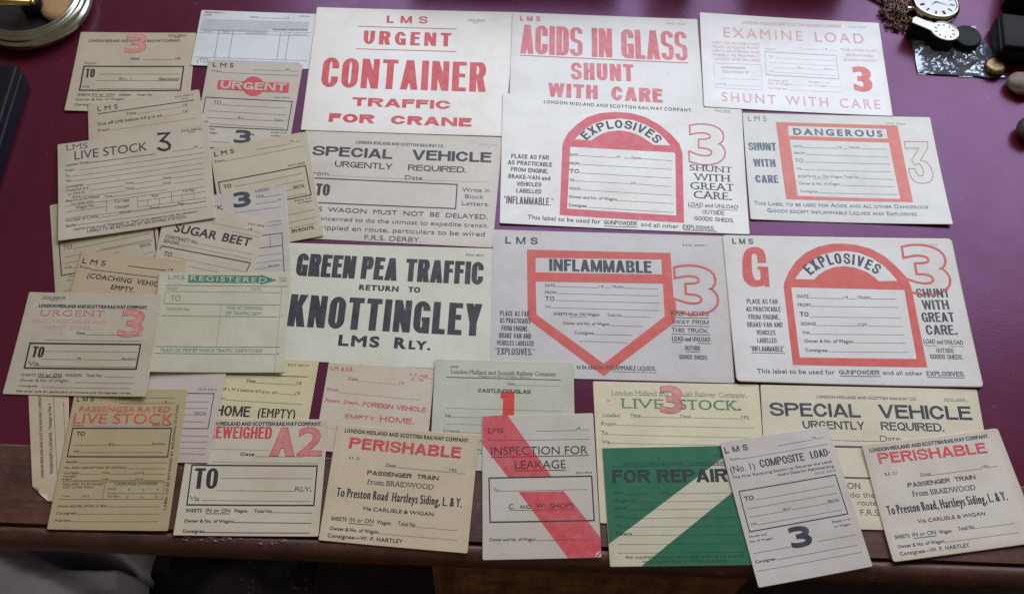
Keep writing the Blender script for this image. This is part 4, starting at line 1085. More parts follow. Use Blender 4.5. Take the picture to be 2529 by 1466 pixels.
   ('T', 'EN ROUTE.', 16.27, -47.65, -0.0125, 20.37, 3.47, 0.22, 0.187, 1.0, 0, 0, 'fill', 0)]),
  ('ruled_lines','k',2,[
   ('L',[-3.65,46.44,27.22,46.16],0.24,0),
   ('L',[31.49,47.13,38.26,47.3],0.24,0),
   ('L',[-31.99,39.56,38.42,41.21],0.24,0),
   ('L',[-27.23,10.54,34.24,12.18],0.24,0),
   ('L',[-27.21,2.06,34.74,4.93],0.24,0),
   ('L',[-26.57,-5.29,22.93,-3.14],0.24,0),
   ('L',[-26.28,-11.33,35.17,-9.71],0.24,0),
   ('L',[-24.48,-29.69,39.04,-28.2],0.23,0),
   ('L',[-24.47,-37.88,38.87,-36.18],0.23,0),
   ('L',[-24.14,-43.3,38.99,-42.16],0.23,0)]),
  ('printed_frame','k',2,[
   ('L',[-40.7,18.19,37.88,19.68,38.35,-12.23,-39.21,-13.4],0.99,1)]),
]),
'pale_to': dict(o=[-0.354951, 0.451607, 0.000397], R=[0.946714, -0.322076, 0.000122, 0.322076, 0.946714, -0.000451, 3e-05, 0.000466, 1.0], w=89.84, h=108.66, quad=[-43.59, 54.25, 47.72, 54.32, 42.11, -54.32, -46.24, -54.25], curl=(0.2, 0.2, 0.3, 0.3, 0.2), printing=[
  ('printed_frame','k',2,[
   ('L',[42.22,11.73,-38.57,14.14,-39.05,-19.23,9.27,-20.08],0.85,0),
   ('L',[42.22,11.73,41.56,-19.48,39.29,-19.14],1.14,0)]),
  ('small_print','k',1,[
   ('T', 'TO', -35.44, 5.86, -0.0392, 7.3, 4.37, 0.11, 0.093, 1.0, 0, 0, 'fill', 0),
   ('T', 'SECN.', 28.35, -7.62, -0.0107, 9.66, 3.0, 0.13, 0.111, 1.0, 0, 0, 'fill', 0),
   ('T', 'VIA', -36.07, -13.64, -0.0229, 6.11, 2.49, 0.14, 0.119, 1.0, 0, 0, 'fill', 0),
   ('T', 'Owner and', -33.31, -22.51, -0.0273, 13.89, 1.8, 0.14, 0.119, 1.0, 0, 0, 'fill', 0),
   ('T', 'No. of Wagon', -34.73, -26.09, -0.007, 15.0, 1.57, 0.16, 0.136, 1.0, 0, 0, 'fill', 0)]),
  ('ruled_lines','k',2,[
   ('L',[-27.45,4.83,38.98,4.88],0.22,0),
   ('L',[-4.64,-1.48,38.73,-1.5],0.22,0),
   ('L',[-35.12,-1.91,39.0,-3.31],0.22,0),
   ('L',[-35.62,-8.07,10.54,-7.79],0.22,0),
   ('L',[29.94,-14.95,38.67,-14.49],0.22,0),
   ('L',[-29.52,-14.11,9.84,-14.51],0.22,0),
   ('L',[-39.18,-35.04,-26.13,-35.14],0.22,0)]),
]),
'lilac_stock': dict(o=[-0.250922, 0.467482, 0.001008], R=[0.968048, -0.250742, -0.003343, 0.250705, 0.968023, -0.008889, 0.005465, 0.007767, 0.999955], w=104.95, h=96.35, quad=[-53.0, 48.03, 54.47, 48.28, 50.48, -48.27, -51.95, -48.03], curl=(0.2, 0.2, 0.3, 0.3, 0.2), printing=[
  ('small_print','n',1,[
   ('T', 'STOCK', -31.32, 31.7, -0.0127, 29.19, 5.4, 0.16, 0.136, 1.0, 0, 0, 'fill', 0),
   ('T', 'LOADED', 27.22, 44.47, 0.0021, 12.32, 3.1, 0.12, 0.102, 1.0, 0, 0, 'fill', 0),
   ('T', 'TIME', 26.71, 38.47, -0.0091, 7.28, 2.61, 0.12, 0.102, 1.0, 0, 0, 'fill', 0),
   ('T', '19', 45.9, 32.05, 0.0375, 2.81, 2.13, 0.14, 0.119, 1.0, 0, 0, 'fill', 0),
   ('T', 'Section', 31.58, -33.32, -0.0254, 9.67, 2.46, 0.14, 0.119, 1.0, 0, 0, 'fill', 0)]),
  ('printed_number','n',1,[
   ('T', '3', 6.89, 31.68, -0.0178, 15.35, 15.62, 0.32, 0.22, 1.0, 0, 0, 'fill', 0)]),
  ('ruled_lines','n',2,[
   ('L',[34.48,38.32,49.3,38.37],0.24,0),
   ('L',[26.48,32.21,45.41,32.14],0.23,0),
   ('L',[-0.69,26.62,48.3,25.71],0.23,0),
   ('L',[35.12,11.91,47.45,11.51],0.23,0),
   ('L',[34.3,8.21,47.12,8.07],0.23,0),
   ('L',[35.97,-0.65,35.43,-13.18],0.31,0),
   ('L',[1.83,-12.23,45.37,-13.55],0.52,0),
   ('L',[1.24,-20.05,44.63,-21.4],0.23,0),
   ('L',[0.75,-26.7,44.21,-27.89],0.23,0),
   ('L',[7.99,-32.77,31.56,-33.54],0.23,0)]),
  ('printed_frame','n',2,[
   ('L',[2.75,0.16,46.45,-1.1,44.45,-42.75],0.61,0)]),
]),
'sugar': dict(o=[-0.266917, 0.459278, 0.001365], R=[0.999984, -0.005514, -0.001472, 0.005502, 0.999953, -0.007948, 0.001516, 0.00794, 0.999967], w=89.01, h=75.67, quad=[-45.05, 44.44, 44.28, 31.22, 43.74, -31.21, -42.98, -44.44], curl=(0.2, 0.2, 0.3, 0.3, 0.2), printing=[
  ('heading','k',1,[
   ('T', 'SUGAR  BEET', -32.86, 12.19, -0.1394, 68.95, 8.39, 0.21, 0.17, 1.0, 0, 0, 'fill', 0)]),
  ('small_print','k',1,[
   ('T', 'CONTRACT No.', -39.18, 5.42, -0.1307, 29.5, 3.29, 0.16, 0.136, 1.0, 0, 0, 'fill', 0),
   ('T', 'SENDER', -39.8, 1.18, -0.1361, 14.05, 2.84, 0.17, 0.145, 1.0, 0, 0, 'fill', 0),
   ('T', 'E.R.O. 24518', 30.17, 24.39, -0.0988, 14.52, 1.8, 0.16, 0.136, 1.0, 0, 0, 'fill', 0),
   ('T', '19', 31.18, 18.4, -0.1418, 3.69, 2.89, 0.16, 0.136, 1.0, 0, 0, 'fill', 0),
   ('T', 'TO', -37.1, -12.06, -0.134, 7.28, 4.32, 0.17, 0.145, 1.0, 0, 0, 'fill', 0)]),
  ('ruled_lines','k',2,[
   ('L',[-9.99,1.91,39.83,-4.93],0.17,0),
   ('L',[-25.25,-0.45,39.69,-9.97],0.17,0),
   ('L',[-1.63,23.3,30.87,19.06],0.17,0),
   ('L',[35.52,17.93,43.34,16.81],0.17,0),
   ('L',[17.43,16.54,42.41,12.18],0.17,0),
   ('L',[-29.21,-12.54,37.96,-22.84],0.17,0),
   ('L',[-30.03,-18.16,36.97,-28.42],0.17,0)]),
  ('printed_frame','k',2,[
   ('L',[-41.22,-6.25,-39.97,-2.78,38.79,-13.37,37.0,-21.81],0.83,0)]),
]),
'coaching': dict(o=[-0.326655, 0.412922, 0.00149], R=[0.999177, 0.03925, -0.010221, -0.039328, 0.999198, -0.007552, 0.009916, 0.007948, 0.999919], w=96.25, h=63.68, quad=[-49.1, 31.2, 43.48, 32.14, 52.77, -32.14, -47.14, -31.19], curl=(0.2, 0.2, 0.3, 0.3, 0.2), printing=[
  ('heading','k',1,[
   ('T', 'L M S', -45.38, 19.08, -0.0163, 20.13, 4.84, 0.19, 0.162, 1.0, 0, 0, 'fill', 0)]),
  ('ruled_lines','k',2,[
   ('L',[-5.93,21.06,28.08,20.64],0.53,0),
   ('L',[-36.36,13.89,27.03,13.05],0.44,0)]),
  ('small_print','k',1,[
   ('T', '19', 29.53, 20.69, 0.0308, 3.9, 1.95, 0.2, 0.17, 1.0, 0, 0, 'fill', 0),
   ('T', 'From', -45.78, 14.28, -0.0359, 9.11, 2.34, 0.17, 0.145, 1.0, 0, 0, 'fill', 0)]),
  ('heading','k',1,[
   ('T', '(COACHING  VEHICLES)', -37.3, 5.76, -0.0213, 74.37, 4.67, 0.18, 0.153, 1.0, 0, 0, 'fill', 0)]),
  ('heading','k',1,[
   ('T', 'EMPTY.', -14.45, -2.5, -0.0364, 20.33, 4.41, 0.2, 0.17, 1.0, 0, 0, 'fill', 0)]),
]),
'livestock': dict(o=[-0.343753, 0.519704, 0.00173], R=[0.964975, -0.262305, -0.00439, 0.262318, 0.964978, 0.00262, 0.003549, -0.003679, 0.999987], w=134.94, h=103.33, quad=[-67.07, 51.46, 68.12, 51.86, 66.83, -51.87, -67.85, -51.47], curl=(1.4, 0.6, 1.2, 2.2, 0.5), printing=[
  ('small_print','k',1,[
   ('T', 'LMS', -59.08, 43.63, 0.0016, 18.6, 5.46, 0.13, 0.1, 1.0, 1, 0, 'fill', 0),
   ('T', 'E.R.O. 24401/21', 43.67, 46.99, -0.0372, 17.88, 1.78, 0.14, 0.119, 1.0, 0, 0, 'fill', 0),
   ('T', 'O.F.2', 49.6, 44.11, -0.0338, 5.82, 1.52, 0.2, 0.17, 1.0, 0, 0, 'fill', 0),
   ('T', '19', 53.44, 26.06, -0.0224, 3.04, 2.76, 0.17, 0.145, 1.0, 0, 0, 'fill', 0),
   ('T', 'Loaded Time', -60.25, 26.38, 0.0119, 19.66, 2.46, 0.16, 0.136, 1.0, 0, 0, 'fill', 0),
   ('T', 'From', -60.37, 20.65, 0.0069, 7.63, 2.46, 0.17, 0.145, 1.0, 0, 0, 'fill', 0),
   ('T', 'To', -60.48, 14.82, 0.0086, 3.41, 2.45, 0.18, 0.153, 1.0, 0, 0, 'fill', 0),
   ('T', 'Via', -60.58, 9.37, 0.0153, 4.57, 2.45, 0.18, 0.153, 1.0, 0, 0, 'fill', 0),
   ('T', 'Consignee', -60.69, 3.09, 0.005, 15.06, 2.68, 0.14, 0.119, 1.0, 0, 0, 'fill', 0),
   ('T', 'Watered and', -60.75, -0.77, 0.0019, 19.41, 2.07, 0.15, 0.128, 1.0, 0, 0, 'fill', 0),
   ('T', 'or Fed at', -58.88, -4.83, 0.0101, 14.53, 2.07, 0.15, 0.128, 1.0, 0, 0, 'fill', 0),
   ('T', 'Time', -9.08, -2.3, 0.0016, 7.39, 2.44, 0.14, 0.119, 1.0, 0, 0, 'fill', 0),
   ('T', 'Date', 24.02, -2.58, -0.0092, 6.96, 2.45, 0.14, 0.119, 1.0, 0, 0, 'fill', 0),
   ('T', 'Date', -55.08, -8.49, 0.0052, 6.77, 2.06, 0.14, 0.119, 1.0, 0, 0, 'fill', 0),
   ('T', 'Time', -9.32, -8.08, -0.0153, 7.36, 2.43, 0.14, 0.119, 1.0, 0, 0, 'fill', 0),
   ('T', 'Date', 23.71, -8.15, -0.0099, 6.94, 2.44, 0.14, 0.119, 1.0, 0, 0, 'fill', 0),
   ('T', 'Require to be Milked', -60.91, -11.94, 0.0036, 28.52, 2.42, 0.15, 0.128, 1.0, 0, 0, 'fill', 0),
   ('T', 'not later than', -56.64, -15.67, 0.0069, 19.3, 2.05, 0.15, 0.128, 1.0, 0, 0, 'fill', 0),
   ('T', 'Time', -27.57, -13.17, -0.0003, 6.82, 2.42, 0.14, 0.119, 1.0, 0, 0, 'fill', 0),
   ('T', 'Paid', 13.22, -20.03, 0.0058, 5.71, 2.66, 0.13, 0.111, 1.0, 0, 0, 'fill', 0),
   ('T', 'To Pay', 40.07, -19.83, -0.0089, 10.71, 2.91, 0.13, 0.111, 1.0, 0, 0, 'fill', 0),
   ('T', 'Carriage', -19.04, -20.08, 0.001, 12.67, 2.89, 0.13, 0.111, 1.0, 0, 0, 'fill', 0),
   ('T', 'Charges', -18.77, -26.35, 0.001, 11.95, 2.88, 0.13, 0.111, 1.0, 0, 0, 'fill', 0),
   ('T', 'Wagon No.', -52.39, -20.71, 0.0122, 16.09, 2.89, 0.13, 0.111, 1.0, 0, 0, 'fill', 0),
   ('T', 'Number of Cattle', -61.15, -32.78, 0.0064, 27.23, 2.87, 0.13, 0.111, 1.0, 0, 0, 'fill', 0),
   ('T', 'Horses', -15.11, -32.48, 0.0047, 9.69, 2.63, 0.14, 0.119, 1.0, 0, 0, 'fill', 0),
   ('T', 'Sheep', 11.14, -32.35, -0.0123, 8.31, 2.63, 0.14, 0.119, 1.0, 0, 0, 'fill', 0),
   ('T', 'Pigs', 35.63, -32.62, -0.019, 5.61, 2.64, 0.14, 0.119, 1.0, 0, 0, 'fill', 0),
   ('T', 'Sender', -61.2, -38.58, 0.017, 9.49, 2.87, 0.14, 0.119, 1.0, 0, 0, 'fill', 0),
   ('T', 'NOTE If the word "Watered" or "Fed" to be deleted as may be necessary.', -54.14, -43.19, 0.003, 106.34, 2.14, 0.18, 0.153, 1.0, 0, 0, 'fill', 0),
   ('T', 'LABELS TO BE RETAINED BY RECEIVING STATION.', -43.3, -46.92, -0.0022, 85.4, 3.08, 0.14, 0.119, 1.0, 0, 0, 'fill', 0)]),
  ('heading','k',1,[
   ('T', 'LIVE STOCK', -52.46, 32.44, -0.0115, 64.33, 9.16, 0.13, 0.111, 1.0, 0, 0, 'fill', 0)]),
  ('printed_number','k',2,[
   ('L',[21.64,47.96,32.27,47.3,24.63,39.95,29.85,37.49,32.14,33.54,31.23,30.18,27.62,28.84,23.87,30.28,20.99,32.81],2.55,0)]),
  ('ruled_lines','k',2,[
   ('L',[43.14,46.71,62.03,46.1],0.17,0),
   ('L',[34.72,26.03,52.91,25.79],0.24,0),
   ('L',[57.76,25.5,61.52,25.55],0.24,0),
   ('L',[-40.59,26.98,18.62,26.23],0.44,0),
   ('L',[-49.12,20.46,61.41,19.92],0.24,0),
   ('L',[-56.1,14.69,61.0,14.24],0.23,0),
   ('L',[-55.71,9.51,60.78,8.42],0.23,0),
   ('L',[-42.7,3.26,60.87,2.82],0.23,0),
   ('L',[-39.45,-3.0,-10.1,-3.09],0.23,0),
   ('L',[-1.23,-2.86,23.51,-2.86],0.23,0),
   ('L',[31.48,-2.62,60.43,-3.28],0.24,0),
   ('L',[-47.83,-8.54,-9.84,-8.96],0.23,0),
   ('L',[-1.48,-8.64,23.19,-8.66],0.23,0),
   ('L',[33.59,-8.88,60.51,-9.08],0.23,0),
   ('L',[-20.26,-13.14,27.35,-13.93],0.23,0),
   ('L',[-60.97,-16.48,60.43,-17.15],0.23,0),
   ('L',[0.87,-21.98,60.35,-22.5],0.23,0),
   ('L',[-61.04,-22.69,-26.4,-22.49],0.23,0),
   ('L',[0.59,-28.28,60.58,-28.98],0.23,0),
   ('L',[-61.11,-29.22,60.3,-32.92],0.23,0),
   ('L',[-26.02,-16.57,-26.28,-28.24],0.28,0),
   ('L',[0.82,-16.56,0.68,-28.53],0.28,0),
   ('L',[9.37,-22.33,9.57,-28.36],0.29,0),
   ('L',[19.78,-22.44,19.74,-28.68],0.29,0),
   ('L',[30.46,-16.57,30.24,-28.84],0.29,0),
   ('L',[39.5,-22.51,39.51,-28.79],0.29,0),
   ('L',[49.8,-22.66,49.78,-28.95],0.29,0),
   ('L',[-33.45,-33.16,-15.62,-33.1],0.23,0),
   ('L',[-4.93,-32.41,10.63,-32.74],0.23,0),
   ('L',[19.92,-32.66,34.64,-32.67],0.23,0),
   ('L',[42.01,-32.88,60.28,-33.16],0.23,0),
   ('L',[-51.22,-37.55,60.19,-38.56],0.23,0)]),
]),
'pink_lmsr': dict(o=[-0.103682, 0.320971, 0.000504], R=[0.999874, -0.015134, 0.004838, 0.015152, 0.999879, -0.003628, -0.004783, 0.003701, 0.999982], w=89.11, h=77.45, quad=[-43.36, 38.54, 44.94, 38.9, 44.17, -38.89, -45.75, -38.53], curl=(0.2, 0.2, 0.3, 0.3, 0.2), printing=[
  ('small_print','c',1,[
   ('T', 'L.M. & S.R.', -41.14, 31.91, -0.0092, 19.19, 3.41, 0.17, 0.145, 1.0, 0, 0, 'fill', 0),
   ('T', 'P. F. A58', 24.66, 30.51, -0.018, 14.66, 2.61, 0.14, 0.119, 1.0, 0, 0, 'fill', 0),
   ('T', '51-706', 26.39, 26.91, -0.006, 9.96, 2.4, 0.14, 0.119, 1.0, 0, 0, 'fill', 0),
   ('T', 'Date', -25.77, 23.92, -0.0194, 7.99, 2.79, 0.14, 0.119, 1.0, 1, 0, 'fill', 0),
   ('T', '19', 16.59, 22.46, -0.0153, 3.72, 2.79, 0.15, 0.128, 1.0, 1, 0, 'fill', 0),
   ('T', 'From', -41.59, 13.45, -0.0317, 8.89, 2.76, 0.15, 0.128, 1.0, 1, 0, 'fill', 0),
   ('T', 'Passr. Dept.,', -41.92, 3.75, -0.0308, 28.93, 2.93, 0.2, 0.17, 1.0, 0, 0, 'fill', 0)]),
  ('ruled_lines','c',2,[
   ('L',[-17.4,23.69,16.13,22.43],0.16,0),
   ('L',[36.38,29.76,44.79,29.49],0.16,0),
   ('L',[-32.06,12.42,35.31,10.25],0.19,0),
   ('L',[-35.24,-18.76,-28.86,-19.0],0.15,0)]),
  ('heading','c',1,[
   ('T', 'FOREIGN VEHICLE', -11.23, 1.8, -0.0355, 51.8, 4.0, 0.2, 0.15, 1.0, 2, 0, 'fill', 0)]),
  ('heading','c',1,[
   ('T', 'EMPTY', -24.33, -9.13, -0.0385, 24.11, 3.47, 0.22, 0.17, 1.22, 2, 0, 'fill', 0)]),
  ('heading','c',1,[
   ('T', 'HOME.', 4.07, -10.17, -0.0334, 27.85, 4.83, 0.22, 0.16, 1.15, 2, 0, 'fill', 0)]),
]),
'yellow': dict(o=[-0.203641, 0.326967, 0.000564], R=[0.998172, -0.060208, -0.0053, 0.060175, 0.998168, -0.006216, 0.005664, 0.005886, 0.999967], w=94.98, h=61.68, quad=[-46.7, 31.55, 49.78, 30.04, 45.19, -30.04, -48.26, -31.55], curl=(0.2, 0.2, 0.3, 0.3, 0.2), printing=[
  ('small_print','k',1,[
   ('T', 'E.R.O. 54013/1', 24.52, 24.59, -0.0313, 17.23, 1.91, 0.14, 0.119, 1.0, 0, 0, 'fill', 0),
   ('T', 'L.M. & S.R.', -19.3, 19.19, -0.0251, 42.33, 3.6, 0.2, 0.17, 1.0, 0, 0, 'fill', 0),
   ('T', 'Date', -7.88, 9.6, -0.0514, 7.22, 2.77, 0.15, 0.128, 1.0, 1, 0, 'fill', 0),
   ('T', '19', 33.5, 7.9, -0.0413, 3.51, 2.58, 0.16, 0.136, 1.0, 1, 0, 'fill', 0),
   ('T', 'Due off L M S before 4.0 p.m. on', -35.61, 2.54, -0.0526, 53.45, 2.55, 0.15, 0.128, 1.0, 0, 0, 'fill', 0),
   ('T', '19', 33.11, -0.72, -0.0693, 3.51, 2.55, 0.16, 0.136, 1.0, 1, 0, 'fill', 0),
   ('T', 'From', -34.53, -5.9, -0.0359, 10.79, 2.54, 0.15, 0.128, 1.0, 0, 0, 'fill', 0)]),
  ('ruled_lines','k',2,[
   ('L',[-26.34,16.45,41.43,15.0],0.5,0),
   ('L',[-0.39,9.14,33.04,7.9],0.22,0),
   ('L',[18.19,0.04,32.96,-1.02],0.22,0),
   ('L',[-23.11,-6.28,39.67,-9.27],0.22,0)]),
  ('heading','k',1,[
   ('T', 'HOME', -30.05, -19.65, -0.0378, 28.0, 8.88, 0.19, 0.15, 1.0, 2, 0, 'fill', 0)]),
  ('heading','k',1,[
   ('T', '(EMPTY)', 4.25, -20.61, -0.0394, 30.24, 7.92, 0.16, 0.13, 1.0, 0, 0, 'fill', 0)]),
]),
'preweighed': dict(o=[-0.192787, 0.257414, 0.000437], R=[0.997996, -0.063248, 0.002013, 0.063262, 0.997965, -0.007955, -0.001506, 0.008067, 0.999966], w=110.06, h=95.69, quad=[-54.15, 48.14, 55.29, 47.56, 54.76, -47.54, -55.91, -48.12], curl=(0, 1.6, 0.6, 1.4, 0.3), printing=[
  ('small_print','k',1,[
   ('T', 'LONDON MIDLAND AND SCOTTISH RAILWAY COMPANY.', -48.96, 41.49, 0.0071, 99.3, 3.25, 0.21, 0.178, 1.0, 0, 0, 'fill', 0),
   ('T', 'Date', -12.03, 16.73, -0.0125, 10.86, 2.61, 0.2, 0.17, 1.0, 1, 0, 'fill', 0),
   ('T', '192', 36.48, 17.1, -0.0162, 7.33, 2.6, 0.22, 0.187, 1.0, 0, 0, 'fill', 0),
   ('T', 'RLY.', 33.61, -11.58, -0.0179, 12.77, 3.26, 0.15, 0.128, 1.0, 1, 0, 'fill', 0),
   ('T', 'Via', -47.17, -20.24, -0.0191, 7.38, 3.24, 0.13, 0.111, 1.0, 1, 0, 'fill', 0),
   ('T', 'SHEETS', -48.84, -29.68, 0.0033, 12.31, 2.86, 0.2, 0.17, 1.0, 0, 0, 'fill', 0),
   ('T', 'IN or ON', -33.55, -29.41, 0.0019, 18.83, 3.03, 0.18, 0.153, 1.0, 0, 0, 'fill', 0),
   ('T', 'Wagon.', -11.97, -29.24, -0.002, 10.83, 2.67, 0.2, 0.17, 1.0, 0, 0, 'fill', 0),
   ('T', 'Total No.', 3.79, -29.2, 0.0006, 14.5, 2.67, 0.19, 0.162, 1.0, 0, 0, 'fill', 0),
   ('T', 'Owner & No. of Wagon', -48.99, -37.86, 0.0098, 37.55, 2.66, 0.2, 0.17, 1.0, 0, 0, 'fill', 0),
   ('T', 'Consignee', -48.9, -45.79, 0.0024, 16.53, 2.46, 0.24, 0.204, 1.0, 0, 0, 'fill', 0)]),
  ('heading','r',1,[
   ('T', 'REWEIGHED', -39.83, 30.98, 0.0003, 50.76, 9.97, 0.19, 0.13, 1.0, 2, 0, 'fill', 0)]),
  ('printed_number','r',1,[
   ('T', 'A', 11.71, 16.84, -0.0098, 18.02, 23.51, 0.27, 0.2, 1.0, 0, 0, 'hatch', 0.54),
   ('T', '2', 32.27, 17.25, -0.0099, 19.66, 23.29, 0.24, 0.17, 1.0, 0, 0, 'hatch', 0.54)]),
  ('ruled_lines','k',2,[
   ('L',[-0.67,16.13,37.18,16.18],0.21,0),
   ('L',[-35.56,21.81,10.8,21.5],0.15,0),
   ('L',[-34.22,11.09,49.65,10.92],0.15,0),
   ('L',[-25.56,-1.97,47.1,-1.42],0.21,0),
   ('L',[-27.38,-12.04,33.46,-11.85],0.21,0),
   ('L',[-37.66,-20.07,46.88,-19.84],0.21,0),
   ('L',[-33.66,-30.57,-14.6,-30.44],0.39,0),
   ('L',[18.53,-29.01,48.48,-29.04],0.24,0),
   ('L',[-11.31,-37.14,48.38,-37.03],0.39,0),
   ('L',[-32.17,-45.31,48.17,-44.71],0.46,0)]),
  ('printed_frame','k',2,[
   ('L',[-49.03,8.34,49.37,8.88,49.33,-22.96,-48.66,-23.86],1.04,1)]),
  ('heading','k',1,[
   ('T', 'TO', -45.83, -10.89, 0.0166, 18.45, 16.69, 0.2, 0.12, 1.0, 2, 0, 'fill', 0)]),
]),
'pinklilac': dict(o=[-0.269282, 0.306573, 0.000997], R=[0.998229, -0.056438, -0.018783, 0.056377, 0.998402, -0.003761, 0.018966, 0.002696, 0.999816], w=78.62, h=87.81, quad=[-36.78, 43.64, 42.0, 43.87, 36.65, -43.91, -41.82, -43.66], curl=(0.2, 0.2, 0.3, 0.3, 0.2), printing=[
  ('printed_frame','v',2,[
   ('L',[-19.35,15.23,34.17,15.04,33.18,-15.03,-18.07,-15.48],0.66,1)]),
  ('small_print','v',1,[
   ('T', 'E.R.O. 24612', 20.51, 17.82, -0.0129, 15.16, 1.77, 0.14, 0.119, 1.0, 0, 0, 'fill', 0),
   ('T', 'SECN.', 20.61, -3.86, -0.0154, 10.18, 2.89, 0.14, 0.119, 1.0, 0, 0, 'fill', 0)]),
  ('ruled_lines','v',2,[
   ('L',[-11.76,7.51,31.04,7.65],0.25,0),
   ('L',[-10.9,1.97,31.06,2.09],0.25,0),
   ('L',[-10.95,-3.55,20.3,-3.57],0.25,0),
   ('L',[-10.05,-9.32,30.45,-9.51],0.25,0),
   ('L',[-7.25,-21.49,34.08,-21.69],0.24,0),
   ('L',[-6.47,-26.5,34.03,-26.61],0.24,0),
   ('L',[-5.69,-31.48,33.66,-31.8],0.24,0),
   ('L',[-5.02,-35.78,33.89,-36.76],0.24,0)]),
]),
'registered': dict(o=[-0.242539, 0.388021, 0.002067], R=[0.996185, -0.084982, 0.019836, 0.084922, 0.99638, 0.00386, -0.020092, -0.002161, 0.999796], w=110.53, h=93.55, quad=[-57.17, 46.25, 55.41, 47.26, 55.07, -47.27, -53.39, -46.25], curl=(0, 1.0, 2.2, 0.5, 0.2), printing=[
  ('heading','e',1,[
   ('T', 'L.M.S.', -48.54, 40.0, -0.0124, 14.71, 3.92, 0.15, 0.128, 1.0, 0, 0, 'fill', 0)]),
  ('emblem_arrow','e3',0,[
   ('P',[[-31.95,44.2,29.23,43.76,29.25,44.75,43.67,39.42,29.68,34.94,29.54,36.57,-31.41,36.89]])]),
  ('heading','paper',3,[
   ('T', 'REGISTERED', -29.71, 38.65, -0.027, 64.51, 4.79, 0.2, 0.16, 1.22, 0, 0, 'fill', 0)]),
  ('small_print','e',1,[
   ('T', 'E.R.O.', 45.49, 40.72, -0.0325, 6.74, 1.96, 0.14, 0.119, 1.0, 0, 0, 'fill', 0),
   ('T', '24606', 46.46, 38.0, -0.0189, 5.76, 1.74, 0.14, 0.119, 1.0, 0, 0, 'fill', 0),
   ('T', 'FROM', -48.89, 29.68, -0.0136, 9.25, 2.59, 0.11, 0.093, 1.0, 0, 0, 'fill', 0),
   ('T', 'DATE', 22.33, 29.4, -0.0224, 8.59, 2.59, 0.11, 0.093, 1.0, 0, 0, 'fill', 0),
   ('T', 'TO', -44.33, 19.29, -0.0166, 8.36, 4.92, 0.12, 0.102, 1.0, 0, 0, 'fill', 0),
   ('T', 'WAGON No.', -46.5, 10.21, -0.0078, 19.82, 2.55, 0.13, 0.111, 1.0, 0, 0, 'fill', 0),
   ('T', 'TIME AT DISPOSAL', 3.18, 11.51, -0.0107, 31.32, 2.87, 0.14, 0.119, 1.0, 0, 0, 'fill', 0),
   ('T', 'OF TRAFFIC DEPT.', 3.49, 6.51, -0.018, 30.98, 2.86, 0.14, 0.119, 1.0, 0, 0, 'fill', 0),
   ('T', 'TRAIN OR TRIP BY WHICH TRAFFIC DESPATCHED', -47.1, -28.04, -0.0061, 84.05, 3.07, 0.14, 0.119, 1.0, 0, 0, 'fill', 0),
   ('T', 'A', 49.47, 4.58, -0.0008, 1.7, 1.92, 0.14, 0.119, 1.0, 0, 0, 'fill', 0),
   ('T', 'B', 49.19, -30.71, -0.0085, 1.67, 1.87, 0.14, 0.119, 1.0, 0, 0, 'fill', 0)]),
  ('ruled_lines','e',2,[
   ('L',[-50.19,34.21,53.5,33.45],0.43,0),
   ('L',[-48.71,28.28,47.73,27.5],0.26,0),
   ('L',[-48.81,28.27,-49.14,16.46],0.29,0),
   ('L',[-49.14,16.46,47.96,15.68],0.42,0),
   ('L',[-1.0,15.75,-1.22,-23.31],0.28,0),
   ('L',[-49.9,5.31,-1.77,4.69],0.42,0),
   ('L',[-1.32,4.9,47.13,4.36],0.42,0),
   ('L',[48.43,33.45,48.44,-46.16],0.29,0),
   ('L',[-51.36,-23.26,51.41,-23.76],0.42,0),
   ('L',[-51.03,-29.4,47.58,-30.39],0.41,0)]),
]),
'tag': dict(o=[-0.357264, 0.270206, 0.000411], R=[0.996306, -0.085719, -0.00512, 0.085709, 0.996318, -0.002111, 0.005283, 0.001664, 0.999985], w=29.83, h=93.03, quad=[-24.86, 45.81, 7.6, 45.57, 22.23, -45.57, -4.96, -45.81], curl=(0, 0, 0, 1.0, 0.2), printing=[
  ('small_print','k',1,[
   ('T', 'LONDON MIDLAND AND SCOTTISH RAILWAY COMPANY', 0.3, -26.82, 1.7721, 71.04, 2.2, 0.15, 0.128, 1.1, 0, 0, 'fill', 0),
   ('T', "PASSENGER'S LUGGAGE - Charges to Pay £", 6.71, -22.75, 1.7685, 59.82, 2.39, 0.16, 0.136, 1.0, 0, 0, 'fill', 0)]),
  ('ruled_lines','k',2,[
   ('L',[-3.86,41.75,10.23,-25.08],0.23,0),
   ('L',[4.96,36.79,19.05,-33.83],0.23,0)]),
]),
'passenger': dict(o=[-0.299583, 0.264273, 0.001025], R=[0.998082, -0.061586, -0.006237, 0.06157, 0.998099, -0.002731, 0.006394, 0.002342, 0.999977], w=91.51, h=116.64, quad=[-45.44, 58.19, 45.39, 58.45, 46.13, -58.45, -46.07, -58.19], curl=(0.2, 0.6, 0.6, 0.5, 0.3), printing=[
  ('heading','k',1,[
   ('T', 'L M S', -42.37, 46.7, 0.0396, 13.52, 3.52, 0.2, 0.17, 1.0, 2, 0, 'fill', 0)]),
  ('small_print','k',1,[
   ('T', 'LOADED TIME', -9.02, 49.6, 0.0244, 18.25, 1.47, 0.2, 0.17, 1.0, 0, 0, 'fill', 0),
   ('T', '19', 27.08, 46.06, 0.0103, 2.99, 1.95, 0.17, 0.145, 1.0, 0, 0, 'fill', 0),
   ('T', 'From', -41.59, 25.15, 0.0283, 8.6, 1.91, 0.17, 0.145, 1.0, 0, 0, 'fill', 0),
   ('T', 'E.R.O. 24607', 21.67, 26.54, 0.0171, 14.97, 1.72, 0.17, 0.145, 1.0, 0, 0, 'fill', 0),
